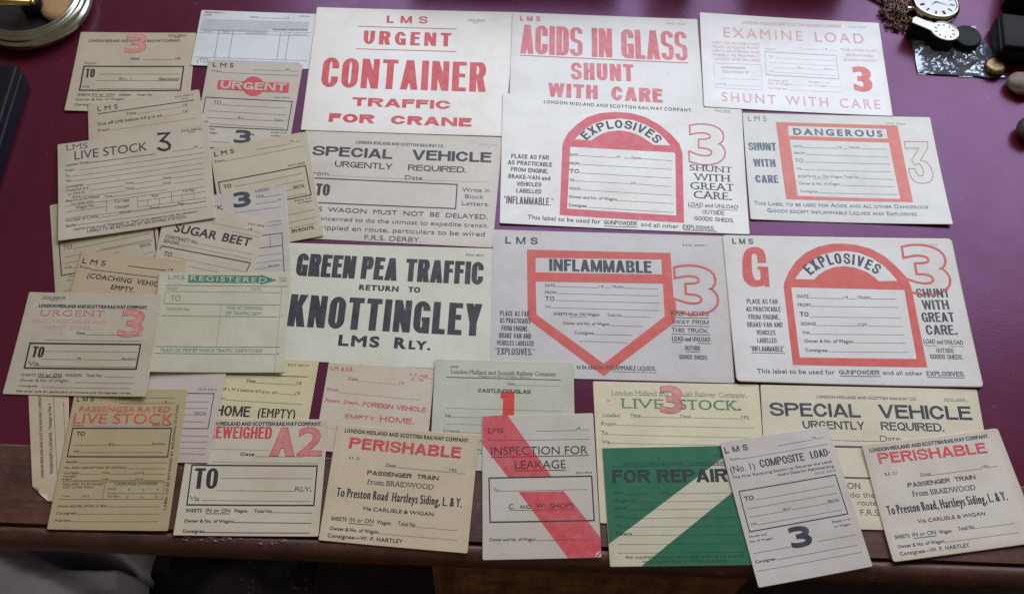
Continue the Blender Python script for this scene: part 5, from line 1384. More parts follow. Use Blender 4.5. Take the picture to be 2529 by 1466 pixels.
   ('T', 'TO', -37.6, 17.43, 0.0166, 6.72, 3.6, 0.2, 0.17, 1.0, 0, 0, 'fill', 0),
   ('T', 'Rly', -10.27, 9.76, 0.014, 4.42, 2.07, 0.18, 0.153, 1.0, 0, 0, 'fill', 0),
   ('T', 'Section', 23.35, 10.65, 0.0198, 10.4, 2.26, 0.15, 0.128, 1.0, 0, 0, 'fill', 0),
   ('T', 'Via', -37.45, 3.54, 0.0376, 4.38, 2.06, 0.17, 0.145, 1.0, 0, 0, 'fill', 0),
   ('T', 'Sender', -41.56, -5.07, 0.0259, 9.6, 2.04, 0.17, 0.145, 1.0, 0, 0, 'fill', 0),
   ('T', 'No. AND DESCRIPTION OF ANIMALS', -41.56, -9.77, 0.0164, 47.65, 1.75, 0.17, 0.145, 1.0, 0, 0, 'fill', 0),
   ('T', 'WATERED', -41.35, -14.17, 0.0238, 11.64, 1.47, 0.2, 0.17, 1.0, 0, 0, 'fill', 0),
   ('T', 'TIME', -12.29, -13.55, 0.0136, 5.94, 1.38, 0.2, 0.17, 1.0, 0, 0, 'fill', 0),
   ('T', 'DATE', 13.81, -13.31, 0.0113, 7.02, 1.38, 0.2, 0.17, 1.0, 0, 0, 'fill', 0),
   ('T', 'MILKED', -41.58, -16.65, 0.0251, 9.97, 1.28, 0.2, 0.17, 1.0, 0, 0, 'fill', 0),
   ('T', 'OR FED AT', -41.98, -19.12, 0.0278, 7.79, 1.28, 0.2, 0.17, 1.0, 0, 0, 'fill', 0),
   ('T', 'TIME', -11.83, -18.75, 0.0135, 5.49, 1.37, 0.2, 0.17, 1.0, 0, 0, 'fill', 0),
   ('T', 'DATE', 14.44, -18.42, 0.0111, 6.3, 1.37, 0.2, 0.17, 1.0, 0, 0, 'fill', 0),
   ('T', 'REQUIRED TO BE MILKED', -40.54, -23.09, 0.0177, 31.2, 1.54, 0.17, 0.145, 1.0, 0, 0, 'fill', 0),
   ('T', 'NOT LATER THAN', -39.91, -25.53, 0.019, 23.18, 1.54, 0.17, 0.145, 1.0, 0, 0, 'fill', 0),
   ('T', 'CARRIAGE CHARGES', -0.9, -22.43, 0.0166, 33.32, 2.0, 0.16, 0.136, 1.0, 0, 0, 'fill', 0),
   ('T', '£', 10.63, -26.28, 0.0114, 1.57, 1.72, 0.14, 0.119, 1.0, 0, 0, 'fill', 0),
   ('T', 's.', 21.52, -26.16, 0.0104, 1.74, 1.72, 0.14, 0.119, 1.0, 0, 0, 'fill', 0),
   ('T', 'd.', 32.61, -26.05, 0.0094, 1.75, 1.72, 0.14, 0.119, 1.0, 0, 0, 'fill', 0),
   ('T', '£', 10.56, -32.23, 0.0112, 1.56, 1.71, 0.14, 0.119, 1.0, 0, 0, 'fill', 0),
   ('T', 's.', 21.41, -32.12, 0.0102, 1.74, 1.71, 0.14, 0.119, 1.0, 0, 0, 'fill', 0),
   ('T', 'd.', 32.46, -32.01, 0.0092, 1.74, 1.71, 0.14, 0.119, 1.0, 0, 0, 'fill', 0),
   ('T', 'PAID', -5.03, -26.38, 0.0126, 6.08, 1.54, 0.14, 0.119, 1.0, 0, 0, 'fill', 0),
   ('T', 'TO PAY', -4.87, -32.42, 0.0123, 9.7, 1.62, 0.16, 0.136, 1.0, 0, 0, 'fill', 0),
   ('T', 'TIME', -39.41, -32.73, 0.0157, 6.02, 1.44, 0.14, 0.119, 1.0, 0, 0, 'fill', 0),
   ('T', 'DATE', -24.36, -32.41, 0.0143, 5.78, 1.44, 0.14, 0.119, 1.0, 0, 0, 'fill', 0),
   ('T', 'Owner and No. of Van or Box', -41.34, -40.73, 0.0213, 37.93, 1.96, 0.17, 0.145, 1.0, 0, 0, 'fill', 0),
   ('T', 'Consignee', -41.29, -46.32, 0.0274, 14.66, 1.95, 0.17, 0.145, 1.0, 0, 0, 'fill', 0),
   ('T', 'Address', -41.49, -51.97, 0.0229, 11.64, 1.94, 0.17, 0.145, 1.0, 0, 0, 'fill', 0),
   ('T', 'LABEL TO BE RETAINED BY RECEIVING STATION', 42.32, -41.51, 1.5958, 86.27, 2.1, 0.19, 0.162, 1.1, 0, 0, 'fill', 0)]),
  ('ruled_lines','k',2,[
   ('L',[9.64,50.35,35.94,50.83],0.22,0),
   ('L',[-8.33,45.42,27.08,46.06],0.22,0),
   ('L',[30.51,46.2,36.59,46.26],0.22,0),
   ('L',[-37.68,9.61,-10.35,10.23],0.21,0),
   ('L',[-5.47,10.2,23.34,10.75],0.21,0),
   ('L',[-32.65,3.8,33.59,4.68],0.21,0),
   ('L',[-31.53,-4.81,37.49,-3.84],0.21,0),
   ('L',[6.52,-8.99,37.31,-8.65],0.21,0),
   ('L',[-29.42,-14.08,-12.45,-13.64],0.21,0),
   ('L',[-5.89,-13.55,13.63,-13.31],0.21,0),
   ('L',[21.28,-13.32,37.52,-13.06],0.21,0),
   ('L',[-33.71,-19.17,-11.99,-18.85],0.21,0),
   ('L',[-5.44,-18.85,14.2,-18.52],0.21,0),
   ('L',[21.21,-18.53,37.42,-18.37],0.21,0),
   ('L',[-41.36,-20.11,38.44,-19.36],0.24,0),
   ('L',[-8.13,-19.98,-8.07,-33.99],0.24,0),
   ('L',[38.02,-19.46,38.31,-33.21],0.18,0),
   ('L',[-5.44,-29.09,36.77,-28.72],0.21,0),
   ('L',[-41.67,-34.48,38.74,-33.21],0.24,0),
   ('L',[-2.92,-39.82,36.61,-39.32],0.21,0),
   ('L',[-26.21,-45.91,37.74,-45.1],0.2,0),
   ('L',[-29.41,-51.79,37.94,-51.03],0.2,0)]),
  ('heading','r2',1,[
   ('T', 'PASSENGER RATED', -39.0, 37.95, 0.0113, 72.75, 4.44, 0.22, 0.17, 1.05, 0, 0, 'fill', 0)]),
  ('heading','r2',1,[
   ('T', 'LIVE STOCK', -42.29, 28.0, 0.0066, 79.76, 8.62, 0.2, 0.14, 1.0, 0, 0, 'fill', 0)]),
  ('small_print','g',1,[
   ('W',-28.22,26.14,11.05,26.7,1.16)]),
  ('printed_frame','k',2,[
   ('L',[-41.36,23.91,36.91,24.9,37.22,1.08,-41.23,0.22],0.88,1)]),
]),
'fruit': dict(o=[-0.349865, 0.358849, 0.001485], R=[0.99848, -0.046627, -0.029391, 0.04609, 0.998763, -0.018673, 0.030225, 0.01729, 0.999394], w=114.73, h=92.72, quad=[-56.52, 46.31, 56.61, 46.43, 58.22, -46.38, -58.11, -46.26], curl=(0.8, 0.5, 2.4, 1.8, 0.4), printing=[
  ('small_print','k',1,[
   ('T', 'E.R.O. 24401/24', -43.58, 41.01, 0.0105, 18.67, 1.79, 0.18, 0.153, 1.0, 0, 0, 'fill', 0),
   ('T', 'O.F.4', -37.17, 38.35, 0.01, 6.15, 1.26, 0.14, 0.119, 1.0, 0, 0, 'fill', 0),
   ('T', 'LONDON MIDLAND AND SCOTTISH RAILWAY COMPANY.', -45.62, 32.44, 0.0039, 91.91, 3.13, 0.22, 0.187, 1.0, 0, 0, 'fill', 0),
   ('T', 'Date', -9.1, 8.65, -0.0234, 6.79, 2.25, 0.18, 0.153, 1.0, 0, 0, 'fill', 0),
   ('T', '19', 35.49, 9.01, -0.0096, 3.96, 2.05, 0.2, 0.17, 1.0, 0, 0, 'fill', 0),
   ('T', 'Rly. (', -3.68, -14.16, 0.0031, 5.76, 2.01, 0.14, 0.119, 1.0, 0, 0, 'fill', 0),
   ('T', 'Section)', 32.61, -14.01, -0.0113, 12.16, 2.42, 0.15, 0.128, 1.0, 0, 0, 'fill', 0),
   ('T', 'Via', -43.2, -20.58, 0.0053, 8.92, 3.61, 0.15, 0.128, 1.0, 1, 0, 'fill', 0),
   ('T', 'SHEETS', -46.43, -29.99, 0.0123, 11.86, 2.19, 0.14, 0.119, 1.0, 0, 0, 'fill', 0),
   ('T', 'IN or ON', -32.71, -30.0, 0.0093, 18.88, 2.78, 0.2, 0.17, 1.0, 0, 0, 'fill', 0),
   ('T', 'WAGON', -11.23, -29.46, -0.0012, 13.56, 2.48, 0.16, 0.136, 1.0, 0, 0, 'fill', 0),
   ('T', 'Total No.', 5.99, -29.31, -0.0052, 13.42, 2.58, 0.16, 0.136, 1.0, 0, 0, 'fill', 0),
   ('T', 'Owner & No. of Wagon', -46.47, -34.68, 0.011, 38.8, 2.38, 0.15, 0.128, 1.0, 0, 0, 'fill', 0),
   ('T', 'Consignee', -46.85, -39.46, 0.004, 15.26, 2.07, 0.15, 0.128, 1.0, 0, 0, 'fill', 0),
   ('T', "See other side for particulars of contents and Consignees' names.", -47.37, -43.93, -0.0005, 93.41, 1.86, 0.19, 0.162, 1.0, 0, 0, 'fill', 0)]),
  ('ruled_lines','k',2,[
   ('L',[-44.85,40.23,-24.02,40.49],0.23,0),
   ('L',[-1.99,8.29,46.46,8.26],0.22,0),
   ('L',[-35.05,2.79,46.39,3.21],0.22,0),
   ('L',[-33.36,-7.47,44.16,-6.54],0.22,0),
   ('L',[-33.25,-14.56,-3.66,-14.26],0.22,0),
   ('L',[2.82,-14.13,32.62,-14.11],0.22,0),
   ('L',[-33.76,-20.82,45.38,-20.21],0.22,0),
   ('L',[-32.58,-30.59,-13.7,-30.42],0.49,0),
   ('L',[21.04,-29.16,46.13,-29.44],0.22,0),
   ('L',[-1.93,-34.43,47.08,-34.63],0.22,0),
   ('L',[-27.94,-39.4,45.15,-39.22],0.22,0)]),
  ('heading','rf',1,[
   ('T', 'URGENT', -42.63, 24.8, 0.0103, 53.75, 5.2, 0.17, 0.1, 1.15, 1, 0, 'fill', 0)]),
  ('small_print','pf',1,[
   ('T', 'FRUIT, VEGETABLES AND', -48.93, 18.49, 0.0024, 62.6, 3.3, 0.17, 0.145, 1.05, 0, 0, 'fill', 0),
   ('T', 'MARKET GOODS.', -37.37, 13.01, 0.0029, 39.63, 3.29, 0.17, 0.145, 1.05, 0, 0, 'fill', 0)]),
  ('printed_number','rf',1,[
   ('T', '3', 24.98, 7.28, -0.0245, 20.04, 24.33, 0.26, 0.18, 1.0, 0, 0, 'hatch', 0.66)]),
  ('small_print','g',1,[
   ('T', 'From', -46.12, 3.1, 0.0006, 7.74, 1.43, 0.14, 0.119, 1.0, 0, 0, 'fill', 0)]),
  ('printed_frame','k',2,[
   ('L',[-45.73,-0.47,45.97,0.23,46.16,-21.91,-45.48,-22.75],1.26,1)]),
  ('heading','k',1,[
   ('T', 'TO', -42.17, -13.08, -0.0048, 9.53, 9.89, 0.21, 0.14, 1.0, 2, 0, 'fill', 0)]),
]),
'castle': dict(o=[0.000191, 0.32391, 0.001151], R=[0.998734, -0.050183, 0.003589, 0.050228, 0.998645, -0.013602, -0.002901, 0.013765, 0.999901], w=116.06, h=95.52, quad=[-57.94, 47.51, 57.5, 48.02, 58.56, -48.0, -58.12, -47.5], curl=(0.3, 1.0, 0, 0, 0.3), printing=[
  ('small_print','k',1,[
   ('T', '(349)', -44.99, 39.87, -0.0121, 6.63, 2.12, 0.14, 0.119, 1.0, 0, 0, 'fill', 0),
   ('T', 'Glasgow and South Western Section', -21.43, 32.8, 0.001, 42.61, 1.3, 0.16, 0.136, 1.0, 0, 0, 'fill', 0),
   ('T', 'Date', 2.92, 26.34, -0.0058, 5.77, 1.99, 0.12, 0.102, 1.0, 1, 0, 'fill', 0),
   ('T', 'Via', -47.8, -3.18, -0.006, 5.21, 2.32, 0.2, 0.17, 1.0, 0, 0, 'fill', 0),
   ('T', 'Consignee,', -48.43, -15.89, -0.0118, 13.63, 2.29, 0.12, 0.102, 1.0, 0, 0, 'fill', 0),
   ('T', 'E.R.', -20.21, -23.61, 0.0029, 3.62, 1.71, 0.17, 0.145, 1.0, 0, 0, 'fill', 0),
   ('T', 'No.', -19.99, -30.98, 0.0027, 3.61, 1.51, 0.17, 0.145, 1.0, 0, 0, 'fill', 0),
   ('T', '19', -19.27, -33.78, -0.005, 2.8, 1.5, 0.17, 0.145, 1.0, 0, 0, 'fill', 0)]),
  ('heading','k',1,[
   ('T', 'London Midland and Scottish Railway Company', -44.05, 35.08, 0.0015, 86.79, 3.21, 0.13, 0.09, 1.0, 1, 0, 'fill', 0)]),
  ('ruled_lines','k',2,[
   ('L',[-47.9,31.54,46.66,31.8],0.5,0),
   ('L',[8.96,26.41,47.11,26.24],0.16,0),
   ('L',[-47.67,4.6,47.05,4.42],0.16,0),
   ('L',[-41.4,-3.07,39.68,-2.66],0.16,0),
   ('L',[-46.63,-9.22,39.69,-8.84],0.16,0),
   ('L',[-34.62,-16.04,-5.88,-15.86],0.15,0)]),
  ('printed_number','rr',0,[
   ('P',[[-2.53,20.23,8.59,20.35,8.69,-3.91,-0.83,-4.18,-0.55,13.87,-2.68,14.01]])]),
  ('heading','k',2,[
   ('T', 'CASTLE-DOUGLAS', -21.48, 19.06, -0.0004, 43.53, 3.27, 0.21, 0.16, 1.0, 2, 0, 'fill', 0)]),
  ('small_print','k',2,[
   ('T', 'TO', -0.86, 15.54, -0.0032, 3.05, 1.18, 0.16, 0.136, 1.0, 0, 0, 'fill', 0)]),
]),
'perishable': dict(o=[-0.076378, 0.257304, 0.000478], R=[0.999922, 0.012229, 0.002395, -0.012205, 0.999877, -0.009854, -0.002515, 0.009824, 0.999949], w=114.85, h=95.23, quad=[-57.19, 47.47, 57.48, 47.77, 57.36, -47.73, -57.66, -47.46], curl=(0.2, 2.6, 1.0, 0.8, 0.4), printing=[
  ('small_print','k',1,[
   ('T', 'LONDON MIDLAND AND SCOTTISH RAILWAY COMPANY.', -50.5, 41.0, -0.0013, 100.82, 3.32, 0.2, 0.17, 1.0, 0, 0, 'fill', 0),
   ('T', 'S.F. 21', -43.98, 19.27, -0.0041, 8.82, 2.14, 0.14, 0.119, 1.0, 0, 0, 'fill', 0),
   ('T', 'Date', -13.85, 15.73, -0.0061, 7.91, 2.68, 0.14, 0.119, 1.0, 1, 0, 'fill', 0),
   ('T', '192', 37.08, 15.36, -0.0188, 5.48, 2.85, 0.14, 0.119, 1.0, 1, 0, 'fill', 0),
   ('T', 'Via CARLISLE & WIGAN', -27.58, -20.81, -0.0005, 55.84, 2.95, 0.22, 0.17, 1.0, 0, 0, 'fill', 0),
   ('T', 'SHEETS', -50.4, -30.95, 0.0105, 12.06, 3.01, 0.18, 0.153, 1.0, 0, 0, 'fill', 0),
   ('T', 'IN or ON', -36.25, -30.81, 0.0097, 18.8, 3.36, 0.15, 0.128, 1.0, 0, 0, 'fill', 0),
   ('T', 'Wagon.', -14.81, -30.66, 0.0026, 11.39, 2.92, 0.17, 0.145, 1.0, 0, 0, 'fill', 0),
   ('T', 'Total No.', 1.37, -30.48, -0.004, 14.64, 3.36, 0.15, 0.128, 1.0, 0, 0, 'fill', 0),
   ('T', 'Owner & No. of Wagon', -50.35, -38.67, 0.0108, 37.69, 2.81, 0.19, 0.162, 1.0, 0, 0, 'fill', 0),
   ('T', 'Consignee—W. P. HARTLEY', -51.2, -44.4, 0.0062, 57.93, 3.05, 0.2, 0.17, 1.0, 0, 0, 'fill', 0)]),
  ('heading','r',1,[
   ('T', 'PERISHABLE', -45.28, 28.18, -0.0103, 89.79, 9.21, 0.26, 0.2, 1.05, 2, 0, 'fill', 0)]),
  ('ruled_lines','k',2,[
   ('L',[-4.87,15.78,36.47,15.21],0.21,0),
   ('L',[43.22,14.94,49.95,14.84],0.21,0),
   ('L',[-36.5,-32.08,-17.96,-32.01],0.39,0),
   ('L',[16.27,-30.52,48.25,-30.55],0.18,0),
   ('L',[-12.51,-38.08,48.58,-38.12],0.18,0)]),
  ('heading','k',1,[
   ('T', 'PASSENGER  TRAIN', -27.75, 7.81, 0.0043, 56.74, 3.49, 0.24, 0.18, 1.0, 2, 0, 'fill', 0)]),
  ('heading','k',1,[
   ('T', 'From BRAIDWOOD', -26.34, 0.2, 0.0034, 52.16, 3.92, 0.15, 0.1, 1.0, 1, 0, 'fill', 0)]),
  ('heading','k',1,[
   ('T', 'To Preston Road  Hartleys Siding, L. & Y.', -49.47, -11.69, -0.0027, 98.94, 7.04, 0.145, 0.12, 1.0, 0, 0, 'fill', 0)]),
]),
'inspection': dict(o=[0.032976, 0.267493, 0.000836], R=[0.994871, -0.101156, -0.000413, 0.101142, 0.99479, -0.012791, 0.001704, 0.012683, 0.999918], w=91.18, h=117.34, quad=[-44.42, 58.35, 46.36, 58.98, 44.82, -58.96, -46.76, -58.34], curl=(0.3, 0.3, 1.0, 0.6, 0.2), printing=[
  ('emblem_stripe','r3',0,[
   ('P',[[-43.78,58.15,-23.86,59.2,9.34,7.06,-25.05,7.17,-44.6,34.72]])]),
  ('emblem_stripe','r3',0,[
   ('P',[[-16.85,-5.41,18.77,-5.61,45.24,-43.48,44.72,-55.48,41.53,-58.85,19.25,-58.66]])]),
  ('heading','k',2,[
   ('T', 'LMS', -39.75, 43.84, -0.0056, 12.28, 4.21, 0.17, 0.145, 1.0, 0, 0, 'fill', 0)]),
  ('ruled_lines','k',2,[
   ('L',[-0.81,44.7,31.93,44.66],0.22,0),
   ('L',[35.33,44.86,42.66,44.86],0.22,0),
   ('L',[-32.93,37.5,42.41,36.92],0.22,0),
   ('L',[-38.02,23.65,40.33,23.32],0.49,0),
   ('L',[-19.07,11.84,21.54,11.66],0.49,0),
   ('L',[-32.37,-4.49,37.31,-4.66],0.21,0),
   ('L',[-25.07,-19.96,25.45,-20.59],0.24,0),
   ('L',[-5.24,-44.18,41.48,-44.77],0.21,0)]),
  ('small_print','k',2,[
   ('T', '19', 32.13, 44.85, 0.0067, 2.93, 2.3, 0.14, 0.119, 1.0, 0, 0, 'fill', 0),
   ('T', 'From', -39.92, 37.18, 0.0077, 6.53, 1.71, 0.14, 0.119, 1.0, 0, 0, 'fill', 0),
   ('T', 'C.', -25.04, -18.88, -0.0052, 4.59, 3.96, 0.16, 0.136, 1.0, 0, 0, 'fill', 0),
   ('T', 'AND', -16.74, -18.82, -0.0056, 9.01, 2.88, 0.15, 0.128, 1.0, 0, 0, 'fill', 0),
   ('T', 'W.', -3.66, -18.98, -0.0011, 7.08, 3.97, 0.15, 0.128, 1.0, 0, 0, 'fill', 0),
   ('T', 'SHOPS', 7.21, -19.09, -0.0132, 18.5, 3.88, 0.15, 0.128, 1.0, 0, 0, 'fill', 0)]),
  ('heading','k',2,[
   ('T', 'INSPECTION FOR', -37.97, 25.52, -0.0112, 77.75, 6.59, 0.14, 0.119, 1.0, 0, 0, 'fill', 0)]),
  ('heading','k',2,[
   ('T', 'LEAKAGE', -19.28, 13.42, -0.0045, 40.82, 6.71, 0.14, 0.119, 1.0, 0, 0, 'fill', 0)]),
  ('small_print','k',1,[
   ('T', 'E.R.O. 49018', 29.44, 8.38, -0.0051, 12.41, 1.39, 0.17, 0.145, 1.0, 0, 0, 'fill', 0),
   ('T', 'To', -36.63, -4.48, -0.0006, 4.0, 2.37, 0.16, 0.136, 1.0, 0, 0, 'fill', 0),
   ('T', 'Owner and No. of Wagon', -41.12, -43.79, -0.0157, 35.61, 2.46, 0.16, 0.136, 1.0, 0, 0, 'fill', 0)]),
  ('printed_frame','k',2,[
   ('L',[-40.08,6.6,41.61,6.1,41.2,-29.76,-40.11,-28.89],0.97,1)]),
]),
'live_green': dict(o=[0.144678, 0.303669, 0.000433], R=[0.998416, -0.05612, -0.004118, 0.056123, 0.998424, 0.000729, 0.004071, -0.000959, 0.999991], w=135.87, h=119.98, quad=[-69.37, 59.77, 69.38, 60.18, 66.49, -60.18, -66.49, -59.77], curl=(0.6, 0, 0, 0.4, 0.2), printing=[
  ('heading','e',1,[
   ('T', 'London Midland and Scottish Railway Company.', -53.83, 48.21, 0.0034, 111.66, 3.8, 0.11, 0.08, 1.0, 1, 0, 'fill', 0)]),
  ('small_print','e',1,[
   ('T', 'No.', -58.1, 42.44, -0.0056, 3.25, 1.39, 0.2, 0.17, 1.0, 0, 0, 'fill', 0)]),
  ('heading','e2',1,[
   ('T', 'LIVE', -45.74, 36.81, 0.0008, 34.82, 8.32, 0.2, 0.11, 1.0, 1, 0, 'fill', 0)]),
  ('heading','e2',1,[
   ('T', 'STOCK.', 1.72, 36.93, -0.0, 50.43, 8.35, 0.2, 0.11, 1.0, 1, 0, 'fill', 0)]),
  ('printed_number','rf2',2,[
   ('T', '3', -14.26, 33.41, -0.0088, 18.92, 23.55, 0.28, 0.2, 1.0, 0, 0, 'hatch', 0.65)]),
  ('small_print','e2',1,[
   ('T', 'Loaded', -61.63, 28.97, 0.0021, 13.58, 2.74, 0.14, 0.119, 1.0, 1, 0, 'fill', 0),
   ('T', 'Time', -39.73, 29.19, 0.0013, 8.97, 2.75, 0.14, 0.119, 1.0, 1, 0, 'fill', 0),
   ('T', 'Date', 2.2, 29.46, -0.002, 8.24, 2.75, 0.14, 0.119, 1.0, 1, 0, 'fill', 0),
   ('T', '192', 52.45, 29.54, -0.0118, 6.12, 2.66, 0.2, 0.17, 1.0, 1, 0, 'fill', 0),
   ('T', 'From', -63.22, 21.23, -0.0007, 12.14, 3.11, 0.18, 0.153, 1.0, 0, 0, 'fill', 0),
   ('T', 'To', -63.44, 13.3, 0.0048, 5.31, 3.48, 0.18, 0.153, 1.0, 0, 0, 'fill', 0),
   ('T', 'Via', -63.18, 5.82, -0.0048, 7.02, 2.88, 0.2, 0.17, 1.0, 0, 0, 'fill', 0)]),
  ('ruled_lines','e',2,[
   ('L',[-30.47,29.41,1.92,29.35],0.22,0),
   ('L',[10.72,29.45,52.45,29.54],0.22,0),
   ('L',[-50.6,21.82,62.41,21.72],0.22,0),
   ('L',[-57.75,13.62,77.74,13.1],0.22,0),
   ('L',[-55.87,6.27,58.7,6.17],0.22,0)]),
]),
'special2': dict(o=[0.304644, 0.312137, 0.000695], R=[0.998459, -0.055321, 0.004323, 0.055312, 0.998467, 0.002236, -0.00444, -0.001993, 0.999988], w=184.57, h=121.04, quad=[-89.83, 60.2, 93.13, 60.79, 91.44, -60.79, -94.75, -60.2], curl=(0.4, 0.3, 0, 0, 0.2), printing=[
  ('small_print','k',1,[
   ('T', 'LONDON MIDLAND AND SCOTTISH RAILWAY CO.', -43.43, 49.63, 0.001, 84.02, 2.52, 0.14, 0.119, 1.0, 0, 0, 'fill', 0),
   ('T', 'E.R.O. 24542', 64.25, 50.69, -0.0049, 17.24, 1.62, 0.14, 0.119, 1.0, 0, 0, 'fill', 0)]),
  ('ruled_lines','k',2,[
   ('L',[62.98,49.86,84.0,49.77],0.23,0)]),
  ('heading','n',1,[
   ('T', 'SPECIAL', -83.84, 33.05, 0.0038, 75.22, 11.7, 0.22, 0.17, 1.0, 2, 0, 'fill', 0)]),
  ('heading','n',1,[
   ('T', 'VEHICLE', 6.85, 33.34, 0.0014, 77.71, 11.96, 0.22, 0.17, 1.0, 2, 0, 'fill', 0)]),
  ('heading','n',1,[
   ('T', 'URGENTLY', -57.93, 22.47, 0.0062, 51.33, 7.06, 0.19, 0.15, 1.0, 2, 0, 'fill', 0)]),
  ('heading','n',1,[
   ('T', 'REQUIRED.', 6.95, 22.93, -0.002, 52.29, 7.09, 0.19, 0.15, 1.0, 2, 0, 'fill', 0)]),
  ('small_print','n',1,[
   ('T', 'Date', 4.68, 12.96, 0.0008, 16.62, 5.06, 0.12, 0.102, 1.0, 0, 0, 'fill', 0),
   ('T', 'WAGON', -44.96, -27.4, -0.0006, 27.86, 4.85, 0.13, 0.111, 1.0, 0, 0, 'fill', 0),
   ('T', 'do the', -26.09, -34.27, -0.001, 19.82, 4.07, 0.13, 0.111, 1.0, 0, 0, 'fill', 0),
   ('T', 'route', -20.9, -40.77, 0.0037, 15.07, 4.23, 0.13, 0.111, 1.0, 0, 0, 'fill', 0),
   ('T', 'F.R.S. DERBY.', -19.93, -48.94, 0.0009, 44.24, 4.74, 0.12, 0.102, 1.0, 0, 0, 'fill', 0)]),
  ('ruled_lines','n',2,[
   ('L',[-45.65,12.99,4.4,12.96],0.25,0),
   ('L',[-46.26,7.77,78.8,7.86],1.33,0),
   ('L',[-49.32,-18.19,83.14,-18.75],1.15,0)]),
]),
'repair': dict(o=[0.138317, 0.259197, 0.00095], R=[0.995695, -0.092634, -0.003131, 0.092637, 0.995699, 0.001066, 0.003019, -0.001351, 0.999995], w=105.47, h=96.59, quad=[-52.65, 47.93, 47.64, 48.4, 57.83, -48.4, -52.81, -47.93], curl=(0.2, 0, 0, 0.6, 0.2), printing=[
  ('emblem_field','E',0,[
   ('P',[[-52.4,47.64,47.33,48.12,47.62,40.38,-52.45,-30.06]])]),
  ('emblem_field','E',0,[
   ('P',[[-28.75,-47.98,52.45,12.09,57.42,-48.13]])]),
  ('small_print','K',2,[
   ('T', 'London Midland & Scottish Railway Company.', -36.21, 33.33, -0.0052, 84.33, 2.91, 0.13, 0.111, 1.0, 0, 0, 'fill', 0),
   ('T', 'Date', -45.93, 9.35, 0.003, 7.34, 2.57, 0.16, 0.136, 1.0, 0, 0, 'fill', 0),
   ('T', 'For', -8.17, 8.92, 0.0079, 5.57, 2.38, 0.16, 0.136, 1.0, 0, 0, 'fill', 0),
   ('T', 'Wagon No.', -46.02, 2.96, -0.0087, 18.54, 2.55, 0.16, 0.136, 1.0, 0, 0, 'fill', 0),
   ('T', 'Owner', -46.17, -3.03, -0.0034, 10.67, 2.54, 0.16, 0.136, 1.0, 0, 0, 'fill', 0),
   ('T', 'From', -46.22, -9.97, 0.0004, 8.15, 2.34, 0.16, 0.136, 1.0, 0, 0, 'fill', 0),
   ('T', 'To', -45.99, -16.78, 0.0182, 3.89, 2.32, 0.16, 0.136, 1.0, 0, 0, 'fill', 0),
   ('T', 'Defects', -46.12, -23.63, -0.0056, 12.31, 2.66, 0.16, 0.136, 1.0, 0, 0, 'fill', 0),
   ('T', 'Any unauthorised person obtaining or receiving this card will', -40.45, -41.72, -0.0061, 92.04, 2.35, 0.14, 0.119, 1.0, 0, 0, 'fill', 0),
   ('T', 'render himself liable to criminal prosecution.', -27.39, -45.15, -0.008, 66.74, 2.17, 0.14, 0.119, 1.0, 0, 0, 'fill', 0),
   ('T', 'E.R.O.', 38.32, 39.02, 0.0161, 5.68, 1.32, 0.14, 0.119, 1.0, 0, 0, 'fill', 0)]),
  ('ruled_lines','K',2,[
   ('L',[-45.98,32.06,48.02,32.04],0.41,0),
   ('L',[-37.7,9.31,-17.56,9.17],0.18,0),
   ('L',[-2.6,9.01,47.58,9.04],0.18,0),
   ('L',[-26.59,2.74,46.82,2.64],0.18,0),
   ('L',[-35.1,-3.57,46.07,-3.73],0.18,0),
   ('L',[-37.38,-10.3,49.69,-10.76],0.18,0),
   ('L',[-41.42,-17.04,51.52,-17.71],0.18,0),
   ('L',[-33.55,-23.66,51.55,-24.67],0.18,0),
   ('L',[-45.92,-30.61,51.6,-31.49],0.18,0),
   ('L',[-45.97,-37.36,51.61,-38.52],0.18,0)]),
  ('heading','K',2,[
   ('T', 'FOR', -46.27, 18.75, -0.0036, 30.58, 10.59, 0.27, 0.2, 1.0, 2, 0, 'fill', 0)]),
  ('heading','K',2,[
   ('T', 'REPAIR', -10.31, 18.27, -0.0025, 56.7, 10.79, 0.27, 0.2, 1.0, 2, 0, 'fill', 0)]),
]),
'composite': dict(o=[0.234777, 0.267372, 0.001346], R=[0.969554, -0.244879, 0.000162, 0.244879, 0.969554, 0.00018, -0.000201, -0.000135, 1.0], w=92.32, h=117.45, quad=[-45.42, 58.96, 46.87, 58.48, 45.43, -58.48, -46.89, -58.96], curl=(2.0, 0.3, 0.8, 1.4, 0.3), printing=[
  ('heading','n',1,[
   ('T', 'L M S', -43.37, 48.92, 0.0039, 19.56, 5.01, 0.21, 0.178, 1.0, 2, 0, 'fill', 0)]),
  ('ruled_lines','n',2,[
   ('L',[0.93,48.54,29.78,48.75],0.23,0),
   ('L',[34.14,48.87,41.39,48.99],0.23,0),
   ('L',[-32.77,42.57,41.61,43.09],0.22,0),
   ('L',[-29.46,8.02,36.48,8.71],0.22,0),
   ('L',[-38.6,2.16,36.58,2.39],0.22,0),
   ('L',[-38.25,-4.67,-9.87,-4.52],0.22,0),
   ('L',[-3.3,-4.35,26.89,-4.3],0.22,0),
   ('L',[-33.56,-11.47,36.46,-11.36],0.22,0),
   ('L',[9.07,-32.24,40.32,-32.34],0.22,0),
   ('L',[-43.23,-32.83,-12.0,-32.53],0.22,0),
   ('L',[-26.8,-40.5,39.76,-40.27],0.21,0),
   ('L',[-44.1,-46.55,40.76,-46.27],0.21,0)]),
  ('small_print','n',1,[
   ('T', '19', 30.29, 48.85, 0.0296, 3.4, 2.16, 0.14, 0.119, 1.0, 0, 0, 'fill', 0),
   ('T', 'From', -40.88, 42.43, 0.0118, 7.81, 2.03, 0.17, 0.145, 1.0, 0, 0, 'fill', 0),
